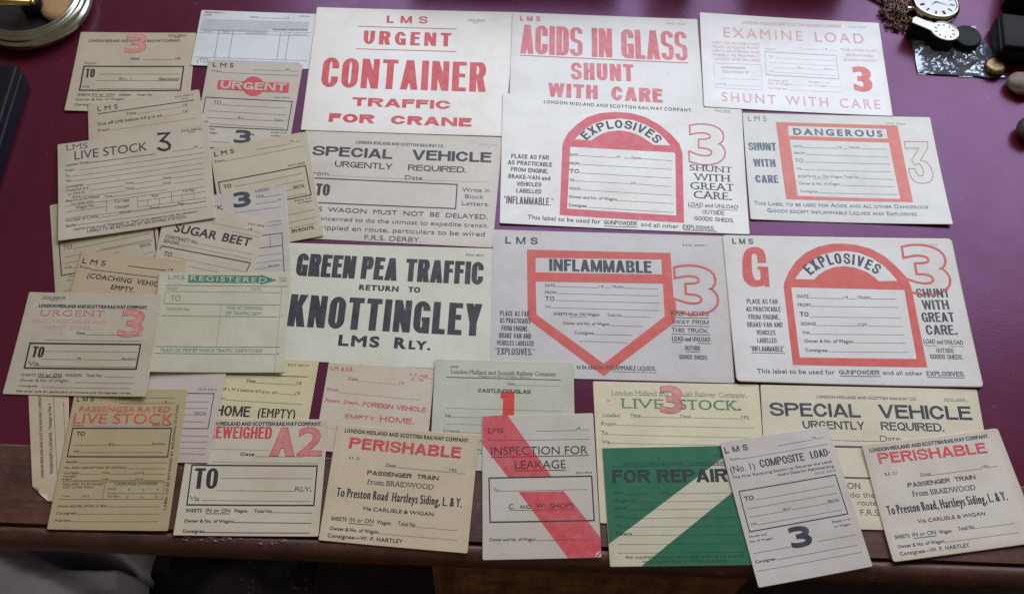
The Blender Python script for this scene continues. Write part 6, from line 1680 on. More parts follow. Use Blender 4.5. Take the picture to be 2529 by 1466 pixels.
   ('T', 'The First Receiving Station to Reverse the Label', -43.31, 27.54, -0.0007, 83.99, 2.18, 0.17, 0.145, 1.0, 0, 0, 'fill', 0),
   ('T', 'Insert Date for Reforwarding', -5.71, 23.88, -0.0078, 46.53, 2.2, 0.18, 0.153, 1.0, 0, 0, 'fill', 0),
   ('T', 'E.R.O. 24318', 24.38, 20.18, -0.009, 16.74, 1.56, 0.14, 0.119, 1.0, 0, 0, 'fill', 0),
   ('T', 'TO', -38.2, 8.45, 0.0029, 7.66, 3.76, 0.2, 0.17, 1.0, 0, 0, 'fill', 0),
   ('T', 'SECN.', 27.1, -4.25, -0.0035, 9.73, 2.32, 0.17, 0.145, 1.0, 0, 0, 'fill', 0),
   ('T', 'RLY', -9.82, -4.34, -0.0034, 6.05, 2.13, 0.18, 0.153, 1.0, 0, 0, 'fill', 0),
   ('T', 'VIA', -39.3, -11.51, -0.0041, 5.53, 2.11, 0.14, 0.119, 1.0, 0, 0, 'fill', 0),
   ('T', 'Owner and', -43.27, -20.4, -0.0005, 14.44, 1.65, 0.18, 0.153, 1.0, 0, 0, 'fill', 0),
   ('T', 'No. of Wagon', -43.49, -24.31, -0.0061, 18.7, 1.65, 0.18, 0.153, 1.0, 0, 0, 'fill', 0),
   ('T', 'Sheets in or', 25.14, -20.28, 0.0023, 15.35, 1.76, 0.17, 0.145, 1.0, 0, 0, 'fill', 0),
   ('T', 'on Wagon', 25.77, -24.04, -0.0006, 13.45, 1.75, 0.17, 0.145, 1.0, 0, 0, 'fill', 0),
   ('T', 'Consignee', -43.69, -40.55, 0.0019, 15.96, 2.31, 0.2, 0.17, 1.0, 0, 0, 'fill', 0)]),
  ('heading','n',1,[
   ('T', '(No. 1)', -43.02, 32.66, 0.0045, 20.44, 5.31, 0.14, 0.119, 1.0, 0, 0, 'fill', 0)]),
  ('heading','n',1,[
   ('T', 'COMPOSITE', -17.92, 33.12, -0.0037, 37.31, 6.46, 0.18, 0.13, 1.0, 2, 0, 'fill', 0)]),
  ('heading','n',1,[
   ('T', 'LOAD-', 24.97, 33.47, -0.0055, 16.67, 6.14, 0.18, 0.13, 1.0, 2, 0, 'fill', 0)]),
  ('printed_frame','n',2,[
   ('L',[-40.92,16.97,39.88,17.1,39.6,-15.14,-41.45,-15.76],0.75,1)]),
  ('printed_number','n',1,[
   ('T', '3', -11.89, -34.25, -0.0087, 17.41, 16.35, 0.32, 0.22, 1.0, 0, 0, 'fill', 0)]),
]),
'perishable2': dict(o=[0.359191, 0.28549, 0.000613], R=[0.979341, -0.202175, -0.004068, 0.202178, 0.979349, 0.000456, 0.003892, -0.001269, 0.999992], w=119.73, h=95.96, quad=[-58.73, 48.09, 58.42, 47.83, 61.31, -47.83, -60.97, -48.1], curl=(2.8, 0.6, 1.0, 2.2, 0.5), printing=[
  ('small_print','n',1,[
   ('T', 'LONDON MIDLAND AND SCOTTISH RAILWAY COMPANY.', -53.75, 40.72, 0.0012, 102.72, 3.24, 0.22, 0.187, 1.0, 0, 0, 'fill', 0),
   ('T', 'S.F. 21', -46.54, 20.37, -0.008, 10.16, 2.29, 0.16, 0.136, 1.0, 0, 0, 'fill', 0),
   ('T', 'Date', -17.38, 16.18, 0.0017, 8.29, 2.47, 0.14, 0.119, 1.0, 1, 0, 'fill', 0),
   ('T', '192', 34.61, 16.34, 0.0029, 5.73, 2.3, 0.15, 0.128, 1.0, 0, 0, 'fill', 0),
   ('T', 'Via CARLISLE & WIGAN', -31.57, -20.44, -0.0099, 55.81, 2.93, 0.2, 0.16, 1.0, 0, 0, 'fill', 0),
   ('T', 'SHEETS', -53.66, -30.49, -0.0047, 12.14, 2.89, 0.18, 0.153, 1.0, 0, 0, 'fill', 0),
   ('T', 'IN or ON', -39.09, -30.48, -0.0128, 19.25, 3.25, 0.15, 0.128, 1.0, 0, 0, 'fill', 0),
   ('T', 'Wagon.', -17.1, -30.9, -0.0076, 10.58, 2.81, 0.17, 0.145, 1.0, 0, 0, 'fill', 0),
   ('T', 'Total No.', -1.3, -30.38, -0.0026, 14.33, 3.16, 0.15, 0.128, 1.0, 0, 0, 'fill', 0),
   ('T', 'Owner & No. of Wagon', -53.73, -37.94, -0.0031, 38.32, 2.7, 0.18, 0.153, 1.0, 0, 0, 'fill', 0),
   ('T', 'Consignee—W. P. HARTLEY', -53.76, -43.74, -0.0023, 57.12, 3.03, 0.18, 0.153, 1.0, 0, 0, 'fill', 0)]),
  ('heading','r',1,[
   ('T', 'PERISHABLE', -48.35, 30.46, -0.0205, 91.49, 8.89, 0.24, 0.18, 1.05, 2, 0, 'fill', 0)]),
  ('ruled_lines','n',2,[
   ('L',[-9.09,16.2,34.15,16.4],0.23,0),
   ('L',[40.4,16.54,47.57,16.56],0.23,0),
   ('L',[-39.24,-31.82,-20.42,-31.92],0.41,0),
   ('L',[13.33,-30.36,44.96,-30.44],0.19,0),
   ('L',[-15.18,-37.91,45.47,-37.98],0.19,0)]),
  ('heading','n',1,[
   ('T', 'PASSENGER  TRAIN', -30.66, 8.62, -0.0008, 57.09, 3.63, 0.22, 0.17, 1.0, 2, 0, 'fill', 0)]),
  ('heading','n',1,[
   ('T', 'From BRAIDWOOD', -28.75, 1.11, -0.0231, 52.23, 4.17, 0.16, 0.1, 1.0, 1, 0, 'fill', 0)]),
  ('heading','n',1,[
   ('T', 'To Preston Road, Hartleys Siding, L. & Y.', -53.64, -11.04, -0.0049, 100.09, 7.14, 0.15, 0.12, 1.0, 0, 0, 'fill', 0)]),
]),
}


# ------------------------------------------------------------------ the floor and the desk
floor = link('floor', mesh_of('floor', [(-4, -3, -0.73), (4, -3, -0.73), (4, 4, -0.73), (-4, 4, -0.73)], [(0, 1, 2, 3)]), simple('floor_carpet', (0.035, 0.028, 0.024), 0.9, 0, 0.4, 40))
tag(floor, kind='structure')

def leather_material():
    m, nt, N, Lk, b = mat('maroon_leather')
    tc = N.new('ShaderNodeTexCoord'); ob = tc.outputs['Object']
    f = noise(nt, ob, 6, 5); g = noise(nt, ob, 500, 3); s = noise(nt, ob, 230, 2, 0.5)
    c = ramp(nt, f, [(0.3, (0.078, 0.0085, 0.016)), (0.7, (0.100, 0.0115, 0.022))])
    c = mix(nt, ramp(nt, s, [(0.715, (0, 0, 0)), (0.76, (0.35, 0.35, 0.35))]), c, (0.35, 0.26, 0.32))
    Lk.new(c, b.inputs['Base Color'])
    b.inputs['Roughness'].default_value = 0.23
    b.inputs['Specular IOR Level'].default_value = 0.5
    b.inputs['Specular Tint'].default_value = (0.86, 0.50, 1.0, 1)
    sm = noise(nt, ob, 11, 6, 0.7)
    Lk.new(ramp(nt, sm, [(0.3, (0.20,) * 3), (0.7, (0.33,) * 3)]), b.inputs['Roughness'])
    bump(nt, b, mix(nt, 0.4, g, f), 0.2, 0.0006)
    return m

def wood_material(name, dark, light, axis=0, rough=0.38, scratch=0.0):
    m, nt, N, Lk, b = mat(name)
    tc = N.new('ShaderNodeTexCoord'); ob = tc.outputs['Object']
    sc = [60, 60, 60]; sc[axis] = 3.0
    f = noise(nt, ob, 1.0, 8, 0.65, tuple(sc))
    sc2 = [400, 400, 400]; sc2[axis] = 14
    g = noise(nt, ob, 1.0, 3, 0.6, tuple(sc2))
    p = noise(nt, ob, 38, 6, 0.7)
    c = ramp(nt, f, [(0.32, dark), (0.68, light)])
    c = mix(nt, 1.0, c, ramp(nt, g, [(0.35, (0.78, 0.75, 0.73)), (0.6, (1, 1, 1))]), 'MULTIPLY')
    c = mix(nt, 1.0, c, ramp(nt, p, [(0.34, (0.52, 0.47, 0.45)), (0.66, (1.2, 1.12, 1.08))]), 'MULTIPLY')
    if scratch:
        w = noise(nt, ob, 1.0, 5, 0.75, (70, 170, 90))
        c = mix(nt, ramp(nt, w, [(0.60, (0, 0, 0)), (0.74, (scratch,) * 3)]), c, (0.30, 0.22, 0.18))
    Lk.new(c, b.inputs['Base Color'])
    Lk.new(ramp(nt, p, [(0.3, (rough - .08,) * 3), (0.7, (rough + .15,) * 3)]), b.inputs['Roughness'])
    bump(nt, b, g, 0.25, 0.0005)
    return m

desk = empty('writing_desk', (0, 0, 0), 0.0340)
tag(desk, 'dark wooden writing desk with maroon leather top under all the cards', 'desk')
X0, X1, YB, YL, YG, YF = -0.80, 0.90, 1.18, 0.2814, 0.2192, 0.2172
LEATHER = leather_material()
WOOD = wood_material('mahogany', (0.060, 0.019, 0.010), (0.150, 0.053, 0.030), 0, 0.50, 0.45)
WOODV = wood_material('panel_wood', (0.16, 0.068, 0.030), (0.34, 0.155, 0.07), 2, 0.5)
def slab(x0, x1, y0, y1, z0, z1):
    v = [(x, y, z) for z in (z0, z1) for y in (y0, y1) for x in (x0, x1)]
    return v, [(0, 2, 3, 1), (4, 5, 7, 6), (0, 1, 5, 4), (2, 6, 7, 3), (0, 4, 6, 2), (1, 3, 7, 5)]
def grid_top(x0, x1, y0, y1, z, nx, ny):
    v = [(x0 + (x1 - x0) * i / nx, y0 + (y1 - y0) * j / ny, z) for j in range(ny + 1) for i in range(nx + 1)]
    return v, [(j * (nx + 1) + i, j * (nx + 1) + i + 1, (j + 1) * (nx + 1) + i + 1, (j + 1) * (nx + 1) + i) for j in range(ny) for i in range(nx)]
link('leather_inset', mesh_of('leather', *slab(X0, X1, YL + 0.0006, YB, -0.02, 0.0)), LEATHER, desk)
link('wooden_border', mesh_of('border', *slab(X0, X1, YG, YL - 0.0002, -0.022, -0.0002)), WOOD, desk)
link('inlay_line', mesh_of('inlay', *slab(X0, X1, YL - 0.0002, YL + 0.0006, -0.02, -0.0003)), simple('inlay_gold', (0.34, 0.26, 0.22), 0.4, 0.0, 0.5, 120), desk)
prof = [(YG - 0.0001, -0.004), (YF, -0.0035), (YF - 0.0012, -0.0012), (YF - 0.004, -0.0005), (YF - 0.008, -0.0012), (YF - 0.0115, -0.0036), (YF - 0.0140, -0.0075), (YF - 0.0150, -0.0125), (YF - 0.0143, -0.018), (YF - 0.011, -0.023), (YF - 0.004, -0.026), (YG - 0.0001, -0.026)]
NS = 60
v, f = [], []
for i in range(NS + 1):
    x = X0 + (X1 - X0) * i / NS
    v += [(x, y, z) for y, z in prof]
n = len(prof)
for i in range(NS):
    for k in range(n - 1): f.append((i * n + k, i * n + k + 1, (i + 1) * n + k + 1, (i + 1) * n + k))
mo = link('edge_moulding', mesh_of('moulding', v, f, True), WOOD, desk)
link('pedestal_panel', mesh_of('panel', *slab(-0.045, 0.235, 0.229, 0.245, -0.70, -0.0262)), WOODV, desk)
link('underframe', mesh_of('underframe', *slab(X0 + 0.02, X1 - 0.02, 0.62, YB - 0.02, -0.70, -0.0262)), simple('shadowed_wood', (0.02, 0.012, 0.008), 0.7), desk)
random.seed(5)
flake_parts = []  # small pale flakes set along a stretch of the front edge
for i in range(46):
    x = -0.228 + 0.075 * random.random() ** 0.8 if i > 6 else -0.236 + random.random() * 0.01
    y = YF - 0.0045 + (random.random() - .5) * 0.004
    zz = 0.00015 - 0.0006 * max(0, (YF - 0.0055 - y) / 0.004)
    r = 0.0005 + random.random() * 0.0010; a0 = random.random() * 6
    ring = [(x + r * (1.6 if k % 2 else 0.8) * math.cos(a0 + k * 1.05), y + r * 0.6 * math.sin(a0 + k * 1.05), zz - 0.0003) for k in range(6)]
    o = 0
    flake_parts.append((ring + [(x, y, zz + 0.00012)], [(k, (k + 1) % 6, 6) for k in range(6)]))
link('edge_flakes', mesh_of('flakes', *merge(flake_parts)), simple('pale_flakes', (0.17, 0.14, 0.13), 0.35, 0, 0.4, 900), desk)

# ------------------------------------------------------------------ the railway cards
LABELS = {
 'three_to': ('wagon_label', 'beige label with faded red 3 and black TO box, beside the round dish'),
 'small_form': ('printed_form', 'small bluish white form ruled in columns under a block of tiny grey print'),
 'urgent_disc': ('wagon_label', 'grey label with white URGENT on a red bar and disc, a dark 3 below'),
 'due_off': ('wagon_label', 'tilted beige label reading Due off before 4.0 p.m., above the LIVE STOCK label'),
 'special': ('wagon_label', 'pinkish cream SPECIAL VEHICLE label under the big red CONTAINER card'),
 'container': ('wagon_label', 'large cream card in red reading URGENT CONTAINER TRAFFIC FOR CRANE'),
 'acids': ('wagon_label', 'pale card in pinkish red reading ACIDS IN GLASS SHUNT WITH CARE'),
 'examine': ('wagon_label', 'bright white card in faint salmon reading EXAMINE LOAD with a red 3'),
 'dangerous': ('wagon_label', 'pale card with an orange red frame headed DANGEROUS, its lower edge lifted off the leather'),
 'explosives': ('wagon_label', 'white card with pinkish red EXPLOSIVES arch and outlined 3, no letter G'),
 'inflammable': ('wagon_label', 'lilac grey card with an orange red pointed shield headed INFLAMMABLE'),
 'gexplosives': ('wagon_label', 'lilac white card with a big red G beside its orange red EXPLOSIVES arch'),
 'green_pea': ('wagon_label', 'greenish white card in heavy black reading GREEN PEA TRAFFIC RETURN TO KNOTTINGLEY'),
 'lms_beige': ('wagon_label', 'tilted greenish beige label ending EN ROUTE, left of the SPECIAL VEHICLE heading'),
 'pale_to': ('wagon_label', 'greenish beige label with TO and SECN, half under the LIVE STOCK label'),
 'lilac_stock': ('wagon_label', 'lilac label with dark 3 and LOADED TIME, above the SUGAR BEET label'),
 'sugar': ('wagon_label', 'grey beige label headed SUGAR BEET, slanting down to the right'),
 'coaching': ('wagon_label', 'tan label reading COACHING VEHICLES EMPTY, partly under the green REGISTERED label'),
 'livestock': ('wagon_label', 'beige label with thin black LIVE STOCK 3 heading and charges table'),
 'pink_lmsr': ('wagon_label', 'pinkish tan label in red reading FOREIGN VEHICLE EMPTY HOME'),
 'yellow': ('wagon_label', 'yellow label in black reading HOME (EMPTY), below the green REGISTERED label'),
 'preweighed': ('wagon_label', 'cream label with hatched red A2 and a large black TO box'),
 'pinklilac': ('wagon_label', 'pinkish lilac label with ruled lines and SECN, between PASSENGER RATED and A2 labels'),
 'registered': ('wagon_label', 'greenish beige label with white REGISTERED on a green arrow'),
 'tag': ('luggage_label', 'narrow cream label with a clipped corner and vertical print at the desk edge'),
 'passenger': ('wagon_label', 'manila brown label with red PASSENGER RATED LIVE STOCK heading'),
 'fruit': ('wagon_label', 'grey beige label with faded red URGENT FRUIT, VEGETABLES heading and hatched 3'),
 'castle': ('wagon_label', 'pale green label reading CASTLE-DOUGLAS with a solid red 1'),
 'perishable': ('wagon_label', 'cream PERISHABLE label lying between the A2 label and the red striped label'),
 'inspection': ('wagon_label', 'lilac grey label with a diagonal red stripe reading INSPECTION FOR LEAKAGE'),
 'live_green': ('wagon_label', 'yellowish cream label in green reading LIVE STOCK with a red 3 printed over it'),
 'special2': ('wagon_label', 'cream SPECIAL VEHICLE label half covered by the COMPOSITE LOAD and PERISHABLE labels'),
 'repair': ('wagon_label', 'dark green label with a diagonal cream band reading FOR REPAIR'),
 'composite': ('wagon_label', 'tilted lilac grey label reading COMPOSITE LOAD with a large dark 3'),
 'perishable2': ('wagon_label', 'cream PERISHABLE label lying over the lower SPECIAL VEHICLE label'),
}
# paper colour, edge toning
PAPERS = {
 'three_to': ((0.592, 0.496, 0.366), .35), 'small_form': ((0.72, 0.73, 0.735), .1), 'urgent_disc': ((0.561, 0.488, 0.391), .2), 'due_off': ((0.571, 0.478, 0.350), .3),
 'special': ((0.622, 0.547, 0.458), .3), 'container': ((0.84, 0.79, 0.72), .35), 'acids': ((0.76, 0.735, 0.69), .3), 'examine': ((0.82, 0.80, 0.79), .3),
 'dangerous': ((0.7, 0.685, 0.63), .3), 'explosives': ((0.82, 0.795, 0.74), .25), 'inflammable': ((0.58, 0.53, 0.505), .2), 'gexplosives': ((0.68, 0.64, 0.6), .3),
 'green_pea': ((0.68, 0.660, 0.528), .15), 'lms_beige': ((0.561, 0.488, 0.341), .3), 'pale_to': ((0.530, 0.449, 0.316), .4), 'lilac_stock': ((0.571, 0.502, 0.449), .2),
 'sugar': ((0.592, 0.506, 0.383), .2), 'coaching': ((0.571, 0.439, 0.283), .4), 'livestock': ((0.592, 0.522, 0.406), .25), 'pink_lmsr': ((0.632, 0.527, 0.397), .2),
 'yellow': ((0.694, 0.602, 0.350), .2), 'preweighed': ((0.673, 0.583, 0.449), .2), 'pinklilac': ((0.622, 0.512, 0.449), .15), 'registered': ((0.612, 0.566, 0.421), .25),
 'tag': ((0.653, 0.535, 0.374), .3), 'passenger': ((0.530, 0.421, 0.241), .25), 'fruit': ((0.592, 0.522, 0.402), .25), 'castle': ((0.571, 0.561, 0.435), .2),
 'perishable': ((0.673, 0.555, 0.383), .35), 'inspection': ((0.602, 0.537, 0.458), .2), 'live_green': ((0.714, 0.630, 0.416), .2), 'special2': ((0.694, 0.612, 0.449), .3),
 'repair': ((0.612, 0.552, 0.397), .3), 'composite': ((0.602, 0.542, 0.491), .15), 'perishable2': ((0.673, 0.591, 0.506), .7),
}
GROUP = 'printed railway cards spread over the desk'
for idx, (key, cd) in enumerate(CARD_DATA.items()):
    col, tan = PAPERS[key]
    name, label = LABELS[key]
    me = card_mesh(cd, rad={'gexplosives': 4.0, 'perishable2': 2.5}.get(key, 1.4), clip=(0.42, 0.13) if key == 'tag' else None)
    card = link(name, me, paper(col, tan, idx))
    tag(card, label, 'railway label' if name != 'printed_form' else 'form', GROUP)
    r = cd['R']; o = cd['o']
    card.matrix_world = Matrix(((r[0], r[1], r[2], o[0]), (r[3], r[4], r[5], o[1]), (r[6], r[7], r[8], o[2]), (0, 0, 0, 1)))
    rnd = random.Random(idx)
    for part, ik, lay, items in cd['printing']:
        p = Print(); mats = [get_ink(ik, col)]
        for it in items:
            if it[0] == 'T':
                _, txt, x, y, ang, ln, cap, st, sh, tr, sf, sc, mode, ow = it
                for gl, bars, cx, sg in (layout_gothic(txt, ln, cap, st, sh, tr) if sf == 2 else layout(txt, ln, cap, st, sh, tr, sf, sc)):
                    gl = p.place(gl, x, y, ang)
                    if mode == 'outline':
                        for l in gl: p.stroke(l, ow, True)
                    elif mode == 'hatch':
                        if len(mats) == 1: mats.append(HATCH_FILL)
                        p.fill(gl, 0.0, 1)
                        for l in gl: p.stroke(l, ow, True, 0.03)
                        # engraved diagonal shading lines inside the figure
                        xs = [q[0] for l in gl for q in l]; ys = [q[1] for l in gl for q in l]
                        step = max(0.55, (max(xs) - min(xs)) / 16)
                        k = min(xs) - (max(ys) - min(ys))
                        while k < max(xs):
                            hits = []
                            for l in gl:
                                for a in range(len(l)):
                                    (ax, ay), (bx, by) = l[a - 1], l[a]
                                    da, db = (ax - k) - (ay - min(ys)), (bx - k) - (by - min(ys))
                                    if (da > 0) != (db > 0):
                                        t = da / (da - db); hits.append((ax + (bx - ax) * t, ay + (by - ay) * t))
                            hits.sort()
                            for a in range(0, len(hits) - 1, 2): p.stroke([hits[a], hits[a + 1]], step * 0.36, False, 0.015)
                            k += step
                    elif cap > 1.2 or sf == 2:
                        p.fill_heavy(gl, sg)
                    else:
                        p.fill(gl)
                    for bq in bars: p.fill(p.place([bq], x, y, ang), 0.012 if mode == 'fill' else 0)
            elif it[0] == 'A':
                _, txt, ax, ay, bx, by, cx_, cy_, cap, st = it
                A, B, C = Vector((ax, ay)), Vector((bx, by)), Vector((cx_, cy_))
                d = 2 * (A.x * (B.y - C.y) + B.x * (C.y - A.y) + C.x * (A.y - B.y))
                ux = (A.length_squared * (B.y - C.y) + B.length_squared * (C.y - A.y) + C.length_squared * (A.y - B.y)) / d
                uy = (A.length_squared * (C.x - B.x) + B.length_squared * (A.x - C.x) + C.length_squared * (B.x - A.x)) / d
                O = Vector((ux, uy)); rr = (A - O).length
                a0 = math.atan2(A.y - O.y, A.x - O.x); a1 = math.atan2(C.y - O.y, C.x - O.x)
                arc = (a0 - a1) * rr
                for gl, bars, cx, sg in layout_gothic(txt, arc, cap, st, st * .8, 1.07):
                    th = a0 - cx / rr
                    base = O + Vector((math.cos(th), math.sin(th))) * rr
                    gl = [[(px - cx, py) for px, py in l] for l in gl]
                    p.fill_heavy(p.place(gl, base.x, base.y, th - math.pi / 2), sg)
            elif it[0] == 'L':
                _, q, w, closed = it
                pts = [(q[i], q[i + 1]) for i in range(0, len(q), 2)]
                if closed and len(pts) == 4:
                    pts2 = []
                    for i in range(4):
                        a, b = Vector(pts[i]), Vector(pts[(i + 1) % 4])
                        k = max(1, int((b - a).length / 10))
                        pts2 += [tuple(a.lerp(b, j / k)) for j in range(k)]
                    p.stroke(pts2, w, True)
                else: p.stroke(pts, w, bool(closed))
            elif it[0] == 'P':
                p.fill([[(l[i], l[i + 1]) for i in range(0, len(l), 2)] for l in it[1]])
            elif it[0] == 'W':
                _, ax, ay, bx, by, h = it
                A, B = Vector((ax, ay)), Vector((bx, by)); d = (B - A).normalized(); u = Vector((-d.y, d.x))
                t = 0.0; L_ = (B - A).length
                while t < L_ - 0.3:
                    e = min(L_, t + rnd.uniform(0.5, 2.6))
                    a, b = A + d * t, A + d * e
                    hh = h * rnd.uniform(.7, 1)
                    p.fill([[tuple(a), tuple(b), tuple(b + u * hh), tuple(a + u * hh)]])
                    t = e + rnd.uniform(0.18, 0.4)
        finish_print(part, p, mats, cd, lay, card)
    if key == 'inspection':                                     # its lower right corner is turned up
        q = cd['quad']; br = Vector((q[4], q[5]))
        tri = [(br.x - 4.6, br.y + 0.3), (br.x - 0.3, br.y + 5.4), (br.x - 3.9, br.y + 3.6)]
        pp = Print(); pp.fill([tri]); finish_print('turned_corner', pp, [paper((0.7, 0.64, 0.6), .1, 99)], cd, 5, card)

# ------------------------------------------------------------------ things at the back and sides of the desk
PEWTER = simple('pewter', (0.36, 0.355, 0.28), 0.27, 1.0, 0.3, 40)
BRASS = simple('brass', (0.50, 0.33, 0.11), 0.28, 1.0, 0.25, 50)
BLACK = simple('black_plastic', (0.004, 0.004, 0.006), 0.45, 0, 0.3, 60, 0.14)
TAN = simple('tan_enamel', (0.50, 0.30, 0.14), 0.25, 0, 0.15, 60)
SILVER = simple('tarnished_silver', (0.55, 0.50, 0.38), 0.22, 1.0, 0.3, 80)
BRONZE = simple('bronze', (0.16, 0.10, 0.06), 0.35, 1.0, 0.4, 200)
DIAL = simple('watch_dial', (0.70, 0.70, 0.72), 0.3, 0, 0.08, 200)

def thing(name, loc, label, cat, rz=0.0):
    return tag(empty(name, loc, rz), label, cat)

# dark things standing along the back of the desk; they show as dark reflections in the leather
for (x0, x1, y0, y1, h, lab) in ((-0.135, 0.088, 0.818, 0.90, 0.080, 'wide dark box standing at the back of the desk beyond the CONTAINER card'),
                                 (0.122, 0.166, 0.824, 0.87, 0.088, 'narrow dark box standing at the back of the desk behind the ACIDS card'),
                                 (0.222, 0.326, 0.832, 0.90, 0.08, 'square dark box standing at the back of the desk behind the EXAMINE LOAD card')):
    b_ = thing('dark_box', ((x0 + x1) / 2, (y0 + y1) / 2, 0.0), lab, 'box', 0.05)
    link('box_body', rounded_box(x1 - x0, y1 - y0, h * 0.8, 0.003), BLACK, b_)
    q_ = link('box_lid', rounded_box(x1 - x0 + 0.002, y1 - y0 + 0.002, h * 0.2, 0.003), BLACK, b_); q_.location = (0, 0, h * 0.8 + 0.0005)

# round dish with its contents
dish = thing('round_dish', (-0.487, 0.710, 0.0), 'round pewter dish with ridged rim at the upper left corner of the desk', 'dish')
v, f = lathe([(0.0, 0.001), (0.054, 0.001), (0.0585, 0.005), (0.0600, 0.010), (0.0590, 0.0135), (0.0570, 0.0140), (0.0562, 0.0165), (0.0545, 0.0190), (0.0525, 0.0192), (0.0512, 0.0180), (0.0500, 0.0212), (0.0482, 0.0222), (0.0468, 0.0205), (0.0450, 0.011), (0.042, 0.006), (0.0, 0.005)], 96)
link('rim', clean(mesh_of('rim', v, f, True)), PEWTER, dish)
v, f = lathe([(0.0, 0.0062), (0.0412, 0.0062), (0.0412, 0.0066), (0.0, 0.0066)], 64)
link('dark_lining', clean(mesh_of('lining', v, f)), simple('dark_lining', (0.02, 0.018, 0.02), 0.3), dish)
v, f = lathe([(0, 0.0), (0.019, 0.0), (0.0215, 0.002), (0.022, 0.0045), (0.0205, 0.007), (0.014, 0.0082), (0.0, 0.0085)], 48)
t = thing('tan_knob', (-0.4545, 0.7085, 0.0067), 'shiny tan knob inside the round pewter dish', 'knob'); link('knob_head', clean(mesh_of('knob', v, f, True)), TAN, t)
v, f = lathe([(0, 0.0), (0.009, 0.0), (0.0105, 0.010), (0.009, 0.016), (0.005, 0.018), (0.0, 0.0182)], 32)
t = thing('black_stopper', (-0.4805, 0.700, 0.0067), 'black stopper with bright tip inside the round pewter dish', 'stopper'); link('stopper_body', clean(mesh_of('stopper', v, f, True)), BLACK, t)
v, f = lathe([(0, 0.0182), (0.0035, 0.0182), (0.004, 0.020), (0.0025, 0.0225), (0.0, 0.023)], 24)
link('tip', clean(mesh_of('tip', v, f, True)), SILVER, t)
v, f = merge([tube([(-0.545, 0.6895, 0.0265), (-0.510, 0.6915, 0.0265), (-0.476, 0.6935, 0.0265)], 0.0036, 14), tube([(-0.476, 0.6935, 0.0265), (-0.472, 0.6937, 0.0265)], 0.0026, 14)])
tag(link('brass_rod', mesh_of('rod', v, f, True), BRASS), 'thin brass rod resting across the round pewter dish', 'rod')
# black case at the left edge
case = thing('black_case', (-0.561, 0.507, 0.0), 'flat black case at the left edge of the desk', 'case', 0.02)
link('case_body', rounded_box(0.20, 0.216, 0.022, 0.004), BLACK, case)
lid = link('lid', rounded_box(0.198, 0.214, 0.0095, 0.003), BLACK, case); lid.location = (0, 0, 0.0225)

# pocket watch
watch = thing('pocket_watch', (0.4005, 0.789, 0.0), 'pocket watch with white dial in a brassy case, beside the coiled chain', 'watch')
watch.rotation_euler = (R(-6), R(3), R(20))
v, f = lathe([(0, 0.0), (0.015, 0.0005), (0.022, 0.004), (0.0248, 0.008), (0.0245, 0.0115), (0.0228, 0.0142), (0.0210, 0.0152), (0.0200, 0.0146), (0.0198, 0.0135)], 72)
link('case', clean(mesh_of('wcase', v, f, True)), SILVER, watch)
v, f = lathe([(0, 0.0137), (0.0198, 0.0137), (0.0198, 0.0132), (0, 0.0132)], 64)
link('dial', clean(mesh_of('dial', v, f)), DIAL, watch)
tk = []
for k in range(12):
    a = k * math.pi / 6; c, s_ = math.cos(a), math.sin(a)
    r0, r1, w = 0.0135, 0.0182, 0.0008 if k % 3 else 0.0013
    tk.append(([(r0 * c - w * s_, r0 * s_ + w * c, 0.0139), (r0 * c + w * s_, r0 * s_ - w * c, 0.0139), (r1 * c + w * s_, r1 * s_ - w * c, 0.0139), (r1 * c - w * s_, r1 * s_ + w * c, 0.0139)], [(0, 1, 2, 3)]))
link('hour_marks', mesh_of('marks', *merge(tk)), BLACK, watch)
for ang, ln in ((R(200), 0.010), (R(320), 0.015)):
    c, s_ = math.cos(ang), math.sin(ang); w = 0.0005
    link('hand', mesh_of('hand', [(-w * s_, w * c, 0.0143), (w * s_, -w * c, 0.0143), (ln * c, ln * s_, 0.0143)], [(0, 1, 2)]), BLACK, watch)
v, f = lathe([(0, 0), (0.003, 0), (0.0035, 0.003), (0.003, 0.006), (0, 0.006)], 20)
cr = link('crown', clean(mesh_of('crown', v, f, True)), SILVER, watch); cr.location = (-0.0245, 0.002, 0.008); cr.rotation_euler = (0, R(-90), 0)
# chain heap
random.seed(11)
links = []
for i in range(120):
    a = random.random() * 6.283; rr = 0.021 * math.sqrt(random.random())
    cx, cy = 0.366 + rr * math.cos(a) * 0.85, 0.783 + rr * math.sin(a) * 1.1
    cz = 0.002 + random.random() * 0.012 * (1 - rr / 0.024)
    M = Matrix.Rotation(random.random() * 6, 3, 'Z') @ Matrix.Rotation(random.random() * 1.4, 3, 'X')
    ring = [tuple(Vector((cx, cy, cz)) + M @ Vector((0.0032 * math.cos(q), 0.0019 * math.sin(q), 0))) for q in [k * 0.5236 for k in range(12)]]
    links.append(tube(ring, 0.00055, 6, True))
for i in range(14):
    q = i / 13
    ring = [tuple(Vector((0.352 - 0.016 * q, 0.796 + 0.010 * q, 0.003)) + Matrix.Rotation(2.6, 3, 'Z') @ Matrix.Rotation(1.2 * (i % 2), 3, 'X') @ Vector((0.0030 * math.cos(k * .5236), 0.0018 * math.sin(k * .5236), 0))) for k in range(12)]
    links.append(tube(ring, 0.0006, 6, True))
tag(link('watch_chain', mesh_of('chain', *merge(links), True), BRONZE), 'heap of dark bronze chain beside the pocket watch', 'chain')

